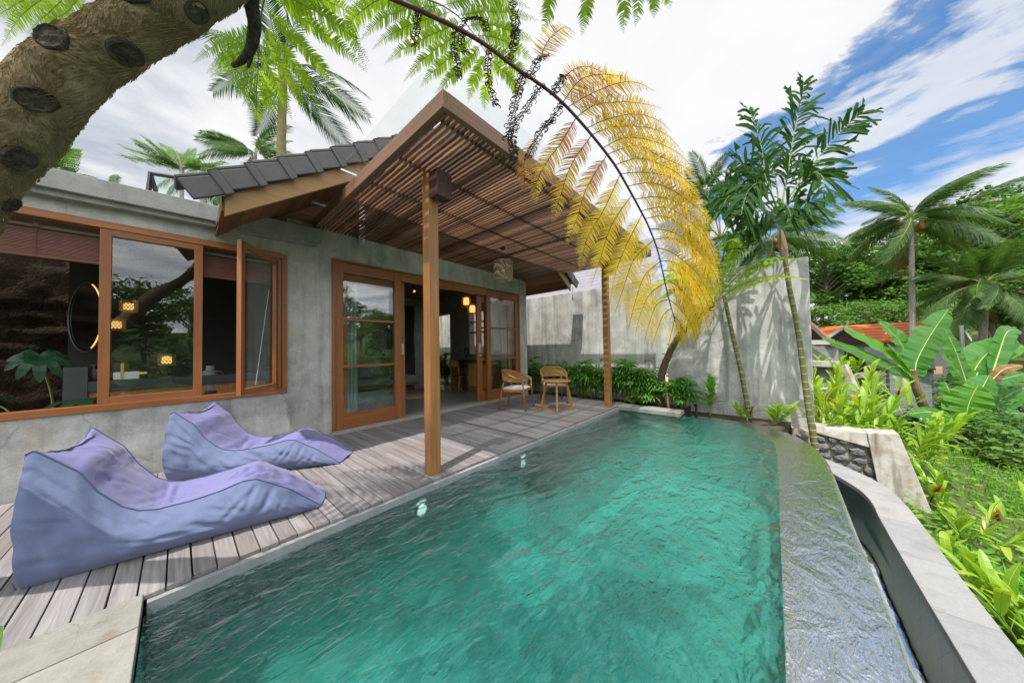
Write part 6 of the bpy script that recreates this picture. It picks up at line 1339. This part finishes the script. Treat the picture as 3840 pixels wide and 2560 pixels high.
# ---- pendant lamps
def wicker_lamp(label, c, r_, h, mat, cord, group=None, dome=False, lit=0, nw=30, nh=12, cat='lamp', name='pendant_lamp', cords=.004):
    t = thing(name, label, cat, c, group); c = V(c); b = MB()
    prof = lambda q: r_ * (math.sqrt(max(0, 1 - max(0, (q - .55) / .47) ** 2)) if dome else 1)
    zf = lambda q: -h / 2 + h * q
    for k in range(nw):
        for s_ in (1, -1):
            b.tube([c + V((prof(q) * math.cos(2 * PI * k / nw + s_ * q * 1.1), prof(q) * math.sin(2 * PI * k / nw + s_ * q * 1.1), zf(q))) for q in [i / 8 for i in range(9)]], .0028, 4, cap=False)
    for k in range(nh + 1):
        q = k / nh; b.tube([c + V((prof(q) * math.cos(a), prof(q) * math.sin(a), zf(q))) for a in [2 * PI * j / 24 for j in range(25)]], .003 if 0 < k < nh else .006, 4, cap=False)
    b.build('shade', mat, t)
    b = MB(); b.tube([c + V((0, 0, h / 2 if not dome else h / 2 - .01)), c + V((0, 0, h / 2 + cord))], cords, 6); b.lathe(c + V((0, 0, h / 2 + cord)), [(.001, -.03), (.045, -.028), (.05, 0)], 14); b.build('cord', M['black'], t)
    b = MB(); rb = r_ * .62 if lit else .03; b.lathe(c, [(.001, -h * .36), (rb * .9, -h * .34), (rb, 0), (rb * .85, h * .3), (.001, h * .34)] if lit else [(rb * math.sin(q), -rb * math.cos(q)) for q in [PI * j / 8 for j in range(9)]], 14); b.build('bulb', M['bulb'] if lit else M['white'], t, smooth=True)
    return t
lp = onz(1155, 571, 3.06); dl = (lp - CP).dot(CF)
zt_, zb_ = at(1156, 602, dl).z, at(1156, 644, dl).z
wicker_lamp('round grey wicker pendant lamp hanging under the slatted canopy', (lp.x, lp.y, (zt_ + zb_) / 2), 22 / 677 * dl, zt_ - zb_, M['lampgrey'], 3.08 - zt_, nw=34, nh=20)

# ================================================================== INTERIOR
b = MB(); b.box(-9.4, -5.2, 1.3, 6.07, -.05, .05); tag(b.build('floor', M['floor'], None), kind='structure')
b = MB(); b.box(-9.4, -5.2, 1.28, 6.07, 3.03, 3.1); b.box(-8.0, -5.2, -3.0, 1.2, 2.68, 2.715); tag(b.build('ceiling', M['ceil'], None), kind='structure')
iw = thing('interior_partition', 'dark rendered inner walls of the villa seen through the open doors', 'wall', (-8, 3, 0))
b = MB(); b.box(-9.5, -9.3, 1.2, 6.07, -.05, 3.05); b.build('back_wall', M['intwall'], iw)
b = MB(); b.box(-9.3, -5.2, 1.18, 1.3, -.05, 3.05); b.build('dividing_wall', M['dark'], iw)
b = MB(); b.box(-8.1, -7.14, 6.03, 6.069, .05, 3.03); b.box(-6.45, -5.2, 6.03, 6.069, .05, 3.03); b.box(-7.14, -6.45, 6.03, 6.069, .05, 1.113); b.box(-7.14, -6.45, 6.03, 6.069, 2.42, 3.03); b.box(-9.3, -8.1, 6.03, 6.069, 2.47, 3.03); b.build('end_wall', M['intwall'], iw)
ob = villa.children[0]
# cut the garden doorway out of the end wall of the villa by rebuilding that wall
for o in list(villa.children):
    if o.name == 'wall':
        b = MB(); b.box(-5.2, X0, -2.9, .985, -.05, .706); b.box(-5.2, X0, .985, 1.535, -.05, 3.12); b.box(-5.2, X0, -2.9, .985, 2.60, 3.0); b.box(-5.2, X0, 1.535, 5.945, 2.68, 3.12); b.box(-5.2, X0, 5.945, 6.27, -.05, 3.12)
        b.box(-8.1, -5.2, 6.07, 6.27, -.05, 1.113); b.box(-6.45, -5.2, 6.07, 6.27, 1.113, 3.12); b.box(-8.1, -7.14, 6.07, 6.27, 1.113, 3.12); b.box(-7.14, -6.45, 6.07, 6.27, 2.42, 3.12); b.box(-9.5, -8.1, 6.07, 6.27, 2.47, 3.12)
        bpy.data.objects.remove(o); o = b.build('wall', M['wall'], villa)
        break
R5 = lambda a, c: (735 + .3359 * a, 490 + .3359 * c)
R4 = lambda a, c: (.3359 * a, 490 + .3359 * c)
# end window with blind
wb = thing('slatted_blind', 'dark timber venetian blind in the far interior window above the desk', 'blind', (-6.8, 6.1, 1.8)); b = MB()
for k in range(52): z = 1.13 + k * .0247; b.hexa([(-7.13, 6.085, z), (-6.46, 6.085, z), (-6.46, 6.105, z + .008), (-7.13, 6.105, z + .008), (-7.13, 6.085, z + .002), (-6.46, 6.085, z + .002), (-6.46, 6.105, z + .010), (-7.13, 6.105, z + .010)])
b.build('slats', M['blind'], wb)
b = MB(); b.box(-7.14, -6.45, 6.12, 6.16, 1.75, 1.80); b.box(-7.14, -6.45, 6.12, 6.16, 2.08, 2.12); b.box(-6.83, -6.78, 6.12, 6.16, 1.113, 2.42); b.build('window_bars', M['teak'], villa)
# desk
dk = thing('desk', 'wooden minibar desk with rattan cabinet fronts against the end wall', 'desk', (-6.7, 5.8, .05)); b = MB(); b.box(-7.45, -5.75, 5.55, 6.02, .90, .945); b.build('desktop', plain('dark_desk_top', (.035, .028, .025), .35), dk)
b = MB(); b.box(-7.43, -7.38, 5.58, 6.02, .05, .90); b.build('side_panel', M['chairwood'], dk); b = MB(); b.box(-6.74, -5.78, 5.62, 6.02, .12, .90); b.box(-6.74, -5.78, 5.64, 6.0, .05, .12); b.build('cabinet', M['chairwood'], dk)
for x0 in (-6.66, -6.20): 
    b = MB(); b.box(x0, x0 + .38, 5.612, 5.619, .2, .82); b.build('rattan_front', M['canew'], dk)
def lathe_thing(name, label, cat, c, prof, mat, group=None, seg=16): o = MB().lathe(c, prof, seg).build(name, mat, None, smooth=True, off=c); return tag(o, label, cat, group)
for k, (x, lb) in enumerate(((-7.26, 'clear glass carafe standing on the dark desk, the left one'), (-7.14, 'clear glass carafe standing on the dark desk, the right one'))): lathe_thing('carafe', lb, 'bottle', (x, 5.72, .947), [(.03, 0), (.035, .1), (.03, .16), (.018, .19), (.02, .24), (.024, .25)], M['roofglass'], 'glass carafes on the desk')
mr = thing('table_mirror', 'round black framed table mirror on the desk', 'mirror', (-7.0, 5.8, .946)); b = MB(); c = V((-7.0, 5.8, 1.19)); b.tube([c + V((.10 * math.cos(a), 0.02 * math.sin(a), .13 * math.sin(a))) for a in [2 * PI * j / 24 for j in range(25)]], .009, 6); b.tube([(-7.0, 5.8, 1.06), (-7.0, 5.8, .95)], .01, 6); b.lathe((-7, 5.8, .946), [(.001, .014), (.06, .012), (.065, 0)], 16); b.build('frame', M['black'], mr)
b = MB(); b.add([c + V((.095 * math.cos(a), .02 * math.sin(a) - .001, .125 * math.sin(a))) for a in [2 * PI * j / 24 for j in range(24)]], [tuple(range(24))]); b.build('mirror_glass', plain('mirror', (.5, .5, .52), .05, .5, 1), mr)
ch = thing('desk_chair', 'wooden chair with an oval cane back and dark seat tucked at the desk', 'chair', (-6.85, 5.42, .05)); 
for sx in (-1, 1):
    b = MB(); b.tube([(-6.85 + sx * .20, 5.20, .05), (-6.85 + sx * .185, 5.27, .45), (-6.85 + sx * .18, 5.22, .93)], [.016, .02, .014], 8); b.build('leg', M['chairwood'], ch); b = MB(); b.tube([(-6.85 + sx * .19, 5.62, .05), (-6.85 + sx * .18, 5.60, .48)], [.014, .018], 8); b.build('leg', M['chairwood'], ch)
b = MB(); b.lathe((-6.85, 5.43, .48), [(.001, .045), (.17, .045), (.21, .03), (.215, .0), (.001, 0)], 24); b.build('seat', M['black'], ch)
b = MB(); up_ = []; q = [V((-6.85 + .21 * math.cos(a), 5.225 + .0, .86 + .115 * math.sin(a))) for a in [2 * PI * j / 32 for j in range(33)]]; b.tube(q, .014, 6); b.build('back_frame', M['chairwood'], ch); b = MB(); b.add([p + V((0, .004, 0)) for p in q[:-1]], [tuple(range(32))]); b.build('cane_back', M['canew'], ch)
for (a, c_, d_, lb) in ((1000, 600, .16, 'lit dome shaped wicker pendant, the higher of the two over the desk'), (1042, 652, .17, 'lit dome shaped wicker pendant, the lower of the two over the desk')):
    u, v = R5(a, c_); p = ony(u, v, 5.35 if a == 1000 else 5.2); dd = (p - CP).dot(CF); wicker_lamp(lb, p, 11 / 677 * dd * 1.0, 24 / 677 * dd, M['lampwk'], 3.02 - p.z - 12 / 677 * dd, 'wicker pendants over the desk', True, 1, 20, 9)
sp2 = thing('spotlight', 'small lit brass spotlight on the dark ceiling of the living room', 'lamp', onz(*R5(640, 510), 2.9)); p = onz(*R5(645, 535), 2.75); b = MB(); b.tube([p + V((-.05, 0, .12)), p], [.035, .045], 12, cap=False); b.tube([p + V((-.05, 0, .12)), p + V((-.05, 0, .28))], .012, 6); b.build('body', plain('brass', (.35, .17, .06), .35, .5, 1), sp2); b = MB(); b.lathe(p + V((0, 0, .03)), [(.02 * math.sin(q), -.02 * math.cos(q)) for q in [PI * j / 6 for j in range(7)]], 10); b.build('bulb', M['bulb2'], sp2)
# curtains
def curtain(label, x, y0, y1, z0, z1, mat, amp=.03, nf=6, name='curtain', slant=0, group='curtains behind the sliding doors'):
    rows = []; n = nf * 8
    for i in range(9):
        zz = lerp(z0, z1, i / 8); rows.append([(x + amp * math.sin(2 * PI * nf * j / n + .6 * math.sin(i)) * (1 - .3 * i / 8), lerp(y0, y1, j / n) + slant * (i / 8) ** 2, zz) for j in range(n + 1)])
    b = MB(); b.grid(rows); return tag(b.build(name, mat, None, smooth=True, off=(x, y0, z0)), label, 'curtain', group)
def sheer():
    t = NT('sheer_fabric'); d = t.node('BsdfDiffuse'); d.inputs[0].default_value = (.66, .74, .70, 1); tr = t.node('BsdfTranslucent'); tr.inputs[0].default_value = (.66, .74, .70, 1); m = t.node('MixShader'); m.inputs[0].default_value = .4; t.link(d.outputs[0], m.inputs[1]); t.link(tr.outputs[0], m.inputs[2]); return t.done(m.outputs[0])
M['sheer'] = sheer(); M['drape'] = plain('grey_drape', (.12, .12, .125), .95, .1)
curtain('pale sheer curtain gathered behind the left fixed door', -5.32, 1.62, 2.02, .07, 2.6, M['sheer'], .03, 7)
curtain('pale sheer curtain gathered behind the right fixed door', -5.32, 5.62, 5.86, .07, 2.6, M['sheer'], .03, 5)
curtain('sheer curtain pulled aside slantwise behind the right door glass', -5.42, 5.40, 5.66, 1.2, 2.6, M['sheer'], .02, 5, slant=-.18)
curtain('dark grey drape hanging at the back of the living room', -9.1, 4.4, 5.3, .07, 2.75, M['drape'], .05, 9, group=None)
# sofa, stool, rugs, plant
sf_ = thing('sofa', 'low grey daybed on wooden legs against the back wall of the living room', 'sofa', (-8.8, 3.7, .05)); b = MB(); b.box(-9.2, -8.35, 2.45, 5.0, .27, .49); b.build('seat_cushion', M['greyfab'], sf_, bevel=.05); b = MB(); b.box(-9.25, -8.38, 2.42, 5.02, .2, .265); b.build('base', M['chairwood'], sf_); b = MB(); b.box(-9.28, -9.1, 2.45, 4.2, .49, .9); b.build('back_cushion', M['greyfab'], sf_, bevel=.06)
for (x, y_) in ((-8.45, 2.55), (-8.45, 4.9), (-9.15, 2.55), (-9.15, 4.9)): b = MB(); b.tube([(x, y_, .05), (x, y_, .21)], [.02, .03], 8); b.build('leg', M['chairwood'], sf_)
for (y_, mt, lb) in ((3.1, 'sage', 'square sage green cushion leaning on the sofa back'), (3.7, 'greyfab', 'pale grey cushion beside the green one on the sofa'), (2.62, 'greyfab', 'grey cushion at the left end of the sofa')):
    rows = [[(-9.02 + .10 * (1 - a * a) * (1 - c_ * c_) - .12 * (c_ + 1) * .5 + .0, y_ + .22 * a, .72 + .22 * c_) for a in [-1 + i / 5 for i in range(11)]] for c_ in [-1 + i / 5 for i in range(11)]]; b = MB(); b.grid(rows); b.grid([[(x - .1 * (1 - ((yy - y_) / .22) ** 2), yy, z) for x, yy, z in r_] for r_ in rows]); tag(b.build('cushion', M[mt], None, smooth=True, off=(-9, y_, .5)), lb, 'cushion', 'cushions on the sofa')
stl = thing('side_stool', 'small round wooden stool with slanted legs beside the daybed', 'stool', (-7.6, 3.95, .05)); b = MB(); b.lathe((-7.6, 3.95, .5), [(.001, .035), (.21, .035), (.215, .02), (.2, 0), (.001, 0)], 24); b.build('top', plain('dark_wood', (.07, .04, .025), .5), stl)
for a in (.5, 2.07, 3.64, 5.21): b = MB(); b.tube([(-7.6 + .26 * math.cos(a), 3.95 + .26 * math.sin(a), .05), (-7.6 + .14 * math.cos(a), 3.95 + .14 * math.sin(a), .5)], [.018, .026], 8); b.build('leg', M['chairwood'], stl)
lathe_thing('round_rug', 'round woven jute rug beneath the stool', 'rug', (-7.5, 4.35, .051), [(.001, .012), (.85, .012), (.86, 0)], plain('jute', (.36, .28, .17), .95, .1, var=.4, scale=40), None, 48)
def rugmat(): t = NT('faded_rug'); n = t.noise(t.coord(scale=(1, 3, 1)), 3, 6, .7, 1.5); return t.done(t.pbr(t.ramp(n, [(.35, (.12, .16, .24)), (.5, (.42, .43, .45)), (.65, (.55, .54, .52))]), .95))
b = MB(); b.box(-8.2, -6.3, 1.75, 3.3, .051, .060); tag(b.build('area_rug', rugmat(), None), 'faded blue and white rug on the living room floor', 'rug')
ladypalm('dark potted palm standing by the garden doorway inside', -7.95, 5.75, .95, 14, 'ladypalm', random.Random(77), 'potted_palm', None, .12, .3, .06)

# bathroom seen through the window
def rockmat(): t = NT('brown_rock'); n = t.noise(t.coord(), 7, 7, .7, .5); n2 = t.noise(t.coord(), 40, 3); return t.done(t.pbr(t.mix(t.ramp(n, [(.3, 0), (.7, 1)]), (.055, .036, .023), (.012, .008, .006)), .95, t.bump(t.math('ADD', n, n2), 1., .05), .1))
rk = []; 
for i in range(40):
    z = 0 + 3.1 * i / 39; row = []
    for j in range(60):
        y_ = -4.2 + 5.2 * j / 59; yy = y_ * 3.2 + (.5 if int(z * 4) % 2 else 0); ed = min(abs((z * 4) % 1 - .5) * 2, 1); dz = .10 * (1 - ed ** 4) * (.6 + .4 * noise.noise(V((int(yy), int(z * 4), 0)))) + .06 * noise.noise(V((y_ * 4, z * 4, 2))) + .03 * noise.noise(V((y_ * 11, z * 11, 2))); row.append((-8.5 + dz, y_, z - .9 * max(0, y_ + 1.0) * z / 3.1))
    rk.append(row)
b = MB(); b.grid(rk); tag(b.build('rock_wall', rockmat(), None, smooth=True, off=(-8.5, -1, 0)), 'rough brown rock wall outside the open bathroom', 'wall')
yp = onx(*R4(468, 700), -7.1).y
dpn = MB(); dpn.box(-7.2, -7.1, yp, 1.2, 0, 2.7); tag(dpn.build('dark_partition', M['dark'], None, off=(-7.1, 0, 0)), 'black panelled partition behind the bathroom mirror', 'wall')
b = MB(); b.box(-8.4, -5.2, -3, 1.18, -.05, .04); tag(b.build('bathroom_floor', M['floor'], None), kind='structure')
mi = thing('oval_mirror', 'tall oval mirror with a warm glowing edge in the dark bathroom', 'mirror', onx(*R4(580, 710), -6.5)); c = onx(*R4(590, 710), -6.5); dd = (c - CP).dot(CF); ry_ = .3359 * 237 / 677 * dd; vw = V((c.x, c.y, 0)).normalized(); sdv = Matrix.Rotation(math.radians(17), 3, 'Z') @ vw; nrm = V((sdv.y, -sdv.x, 0)); b = MB()
q = [c + sdv * (ry_ * math.cos(a)) + V((0, 0, ry_ * math.sin(a))) for a in [2 * PI * j / 40 for j in range(41)]]; b.tube(q, .014, 6); b.build('frame', M['black'], mi); b = MB(); b.add([p for p in q[:-1]], [tuple(range(40))]); b.build('mirror_glass', plain('dark_mirror', (.25, .25, .26), .03, .5, 1), mi)
b = MB(); b.tube([p - nrm * .03 - sdv * .03 for p in q[13:28]], .006, 5); b.build('light_strip', M['mirrorlit'], mi)
vc = thing('vanity_counter', 'dark stone vanity counter with wooden drawers below the mirror', 'counter', (-6.2, .2, .04)); y0 = onx(*R4(430, 1100), -5.9).y; y1 = onx(*R4(600, 1100), -5.9).y
zt2 = onx(*R4(520, 1052), -5.9).z; b = MB(); b.box(-6.5, -5.9, y0, y1, .04, zt2); b.build('stone_end', plain('dark_stone', (.06, .065, .07), .5, var=.3, scale=6), vc); zc = onx(*R4(900, 1135), -5.9).z; b = MB(); b.box(-6.5, -5.9, y1 + .004, 1.0, zc - .12, zc); b.build('countertop', plain('dark_counter', (.05, .055, .06), .4, var=.3, scale=6), vc); b = MB(); b.box(-6.48, -5.93, y1 + .004, .9, .1, zc - .122); b.build('drawers', M['chairwood'], vc)
def onct(a, c_): p = onx(*R4(a, c_), -6.1); return (p.x, p.y, zc + .001)
lathe_thing('soap_bottle', 'grey soap bottle with a pump on the stone end of the vanity', 'bottle', (-6.2, onx(*R4(640, 1030), -6.2).y - .0, zc), [(.001, 0), (.045, 0), (.045, .13), (.012, .14), (.012, .18), (.03, .185), (.001, .19)], plain('grey_ceramic', (.18, .18, .18), .5))
bx = thing('toiletry_box', 'white box with brass straps and a towel roll on the vanity counter', 'box', onct(870, 1130)); p = V(onct(870, 1130)); b = MB(); b.box(p.x - .08, p.x + .08, p.y - .1, p.y + .1, p.z, p.z + .09); b.build('box_body', M['white'], bx, bevel=.006); b = MB(); b.box(p.x - .085, p.x + .085, p.y - .045, p.y - .02, p.z, p.z + .2); b.tube([(p.x + .05, p.y + .1, p.z + .06), (p.x + .05, p.y + .16, p.z + .06)], .035, 12); b.build('brass_strap', plain('brass_strap', (.6, .45, .15), .35, .5, 1), bx)
cn_ = thing('lidded_bin', 'grey lidded canister on a pedestal at the right end of the bathroom', 'bin', onx(*R4(1435, 1235), -6.0)); p = onx(*R4(1437, 1200), -6.0); dd = (p - CP).dot(CF); k = .3359 / 677 * dd; b = MB(); b.lathe(p, [(.001, 0), (38 * k, 0), (41 * k, 120 * k), (36 * k, 125 * k), (.001, 126 * k)], 20); b.build('body', plain('grey_plastic', (.20, .20, .205), .5), cn_); b = MB(); b.lathe(p + V((0, 0, 127 * k)), [(24 * k, 0), (20 * k, 32 * k), (.001, 33 * k)], 16); b.build('lid', plain('grey_lid', (.22, .22, .225), .5), cn_); b = MB(); b.tube([p + V((0, 45 * k, 95 * k)) + V((0, 20 * k * math.cos(a), 20 * k * math.sin(a))) for a in [2 * PI * j / 12 for j in range(13)]], 4 * k, 6); b.build('handle', M['steel'], cn_); b = MB(); b.lathe(p - V((0, 0, 40 * k)), [(.001, 0), (45 * k, 0), (45 * k, 30 * k), (.001, 38 * k)], 18); b.build('pedestal', M['dark'], cn_)
for (a, c_, lb, xx) in ((880, 635, 'glowing wicker lantern, topmost of three in the bathroom window', -6.3), (795, 760, 'glowing wicker lantern half hidden behind the window stile', -6.4), (1140, 1000, 'glowing wicker lantern, lowest of three in the bathroom window', -6.6)):
    p = onx(*R4(a, c_), xx); dd = (p - CP).dot(CF); k = .3359 / 677 * dd; wicker_lamp(lb, p, 40 * k, 72 * k, M['lampwk'], max(.05, 2.67 - p.z - 36 * k), 'wicker lanterns in the bathroom', False, 1, 16, 8, cords=.003)
p = onx(*R4(265, 1330), -6.2); lobed('dark philodendron with large deeply lobed leaves just inside the window', p.x, p.y, .04, 7, random.Random(5), .34, 'philo', .80, long=2.2)
def big(label, a, c_, xx, L, seed):
    e = onx(*R4(a, c_), xx); rr = random.Random(seed); t = thing('philodendron', label, 'plant', (e.x - .3, e.y, .04)); st = MB(); lf = MB(); st.tube(smooth_path([(e.x - .3, e.y + .05, .04), (e.x - .2, e.y + .05, e.z * .6), e], 8), .009, 5); dd = V((.55, .1, -.75)).normalized(); side = V((-.1, 1, 0)).normalized(); up = side.cross(dd)
    if up.x < 0: up = -up
    for q in range(9):
        f = -2.3 + q * .575; v_ = (dd * math.cos(f) + side * math.sin(f)).normalized(); l_ = L * (1.15 - .09 * abs(q - 4)); blade(lf, [e, e + v_ * l_ * .5 + up * .03, e + v_ * l_ - up * l_ * .18 - V((0, 0, .04))], l_ * .34, up, 6, .10, rib=True, ribw=.003, prof=lambda q_: interp([(0, .5), (.25, .8), (.6, 1), (.85, .7), (1, .05)], q_))
    st.build('stem', M['rachisg'], t); lf.build('foliage', [M['philo'], M['philo']], t)
big('single big lobed leaf plant catching the light behind the left window', 272, 985, -6.0, .22, 3); 
# foreground bits
tl = thing('broad_leaf_plant', 'fresh green rounded leaf poking in at the lower left corner', 'plant', at(-40, 1560, .9)); b = MB(); q = [at(-60, 1560, .95), at(-20, 1510, .9), at(8, 1440, .86)]; blade(b, [q[0], q[1], q[2]], .10, (NC + V((0, 0, .4))).normalized(), 8, .1, rib=True); b.tube([at(-60, 1560, .95), V((at(-70, 1600, .95).x, at(-70, 1600, .95).y, 0))], .004, 5, mi=1); b.build('foliage', [M['bananab'], M['midrib']], tl)

c = at(572, 420, 4.3)
dl_ = thing('dried_leaf', 'curled dry leaf caught on the edge of the roof tiles', 'leaf', c); b = MB()
blade(b, [at(578, 405, 4.3), at(570, 418, 4.25), at(556, 436, 4.3)], .07, NC, 6, .4); blade(b, [at(574, 415, 4.3), at(584, 420, 4.28), at(590, 432, 4.3)], .04, NC, 5, .4); b.tube([at(582, 396, 4.3), at(574, 412, 4.27), at(548, 466, 4.3)], .004, 5); blade(b, [at(556, 452, 4.3), at(550, 462, 4.27), at(541, 470, 4.3)], .06, NC, 5, .5); b.build('leaf_blade', plain('dry_leaf', (.34, .28, .20), .8), dl_)
ho = thing('hanging_ornament', 'small pale figure ornament hanging from the far eave on a cord', 'ornament', onx(1316, 675, -3.8)); b = MB(); p0 = onx(1315, 660, -3.8); p1_ = onx(1315, 690, -3.8); b.tube([p0, p1_], .004, 5); b.build('cord', M['black'], ho); b = MB(); b.lathe(onx(1316, 682, -3.8), [(.001, .05), (.022, .035), (.012, .01), (.03, -.01), (.035, -.04), (.012, -.06), (.03, -.075), (.001, -.085)], 10); b.build('figure', M['white'], ho, smooth=True)

# ================================================================== SKY AND LIGHT
w = bpy.data.worlds.new('World'); sc.world = w; w.use_nodes = True; nt = w.node_tree; nt.nodes.clear()
t = NT.__new__(NT); t.n = nt; t.m = None; t.out = nt.nodes.new('ShaderNodeOutputWorld')
SUN = V((.22, -.975, 0)).normalized() * math.cos(math.radians(68)) + V((0, 0, math.sin(math.radians(68))))
sky = t.node('TexSky', sky_type='NISHITA', sun_disc=False); sky.sun_elevation = math.radians(68); sky.sun_rotation = math.atan2(SUN.x, SUN.y); sky.air_density = 1.0; sky.dust_density = .3; sky.ozone_density = 2.5
skyc = t.mix(1., sky.outputs[0], (.040, .076, .097), 'MULTIPLY')
tc = t.node('TexCoord'); sx = t.node('SeparateXYZ'); t.link(tc.outputs['Generated'], sx.inputs[0])
zz = t.math('MAXIMUM', sx.outputs[2], .06); pxx = t.math('DIVIDE', sx.outputs[0], zz); pyy = t.math('DIVIDE', sx.outputs[1], zz)
cb = t.node('CombineXYZ'); t.link(pxx, cb.inputs[0]); t.link(pyy, cb.inputs[1])
s_ = t.math('SUBTRACT', t.math('ADD', t.math('MULTIPLY', pxx, .833), t.math('MULTIPLY', pyy, .552)), 1.0)
mp = t.node('Mapping'); t.link(cb.outputs[0], mp.inputs[0]); mp.inputs['Rotation'].default_value = (0, 0, math.radians(-35)); mp.inputs['Scale'].default_value = (1., 1.6, 1)
n1 = t.noise(mp.outputs[0], 1.9, 8, .6, .4); n2 = t.noise(cb.outputs[0], 3.6, 9, .62, .25)
nz = t.math('ADD', t.math('MULTIPLY', t.math('SUBTRACT', n1, .5), 1.15), t.math('MULTIPLY', t.math('SUBTRACT', n2, .5), .75))
sn = t.math('ADD', s_, nz)
mask = t.ramp(t.math('DIVIDE', t.math('ADD', sn, 1.), 4.), [(.235, 1), (.265, .15), (.30, .05), (.345, .75), (.40, .8), (.445, .12), (.52, .08), (.62, .7), (.72, .95)])
n3 = t.noise(cb.outputs[0], 1.3, 7, .6, .3)
den = t.ramp(n3, [(.39, (.27, .295, .34)), (.49, (.345, .365, .40)), (.58, (.44, .45, .465)), (.68, (.51, .515, .525))])
# brightest cloud towards the pool end of the valley
hi = t.node('VectorMath', operation='DOT_PRODUCT'); t.link(tc.outputs['Generated'], hi.inputs[0]); hi.inputs[1].default_value = (-.2, .75, .62)
den = t.mix(t.ramp(hi.outputs['Value'], [(.45, 0), (.95, .8)]), den, (.53, .53, .535))
lo = t.node('VectorMath', operation='DOT_PRODUCT'); t.link(tc.outputs['Generated'], lo.inputs[0]); lo.inputs[1].default_value = (.80, -.55, .25)   # sky out of view brightened as added fill light for the facade
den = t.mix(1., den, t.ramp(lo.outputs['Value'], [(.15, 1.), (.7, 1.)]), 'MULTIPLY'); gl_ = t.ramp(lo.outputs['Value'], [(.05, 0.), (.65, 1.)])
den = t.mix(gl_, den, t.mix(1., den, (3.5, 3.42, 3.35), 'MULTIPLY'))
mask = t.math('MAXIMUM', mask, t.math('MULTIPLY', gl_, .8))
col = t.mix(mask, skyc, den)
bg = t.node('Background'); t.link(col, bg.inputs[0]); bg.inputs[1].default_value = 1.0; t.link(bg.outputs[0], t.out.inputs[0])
sun = bpy.data.objects.new('sun', bpy.data.lights.new('sun', 'SUN')); COL.objects.link(sun); sun.data.energy = 3.0; sun.data.angle = math.radians(.6); sun.data.color = (1, .95, .87)
sun.rotation_euler = SUN.to_track_quat('Z', 'Y').to_euler(); sun.location = (0, 0, 20)
sc.view_settings.view_transform = 'Standard'; sc.view_settings.look = 'None'; sc.view_settings.exposure = .95; sc.view_settings.gamma = 1
sc.render.engine = 'CYCLES'; cyc = sc.cycles; cyc.use_denoising = True; cyc.max_bounces = 9; cyc.diffuse_bounces = 4; cyc.glossy_bounces = 4; cyc.transmission_bounces = 6; cyc.transparent_max_bounces = 16; cyc.caustics_refractive = True; cyc.caustics_reflective = False; cyc.sample_clamp_indirect = 6; cyc.blur_glossy = .3
for o in bpy.data.objects:
    if '_o' in o: del o['_o']
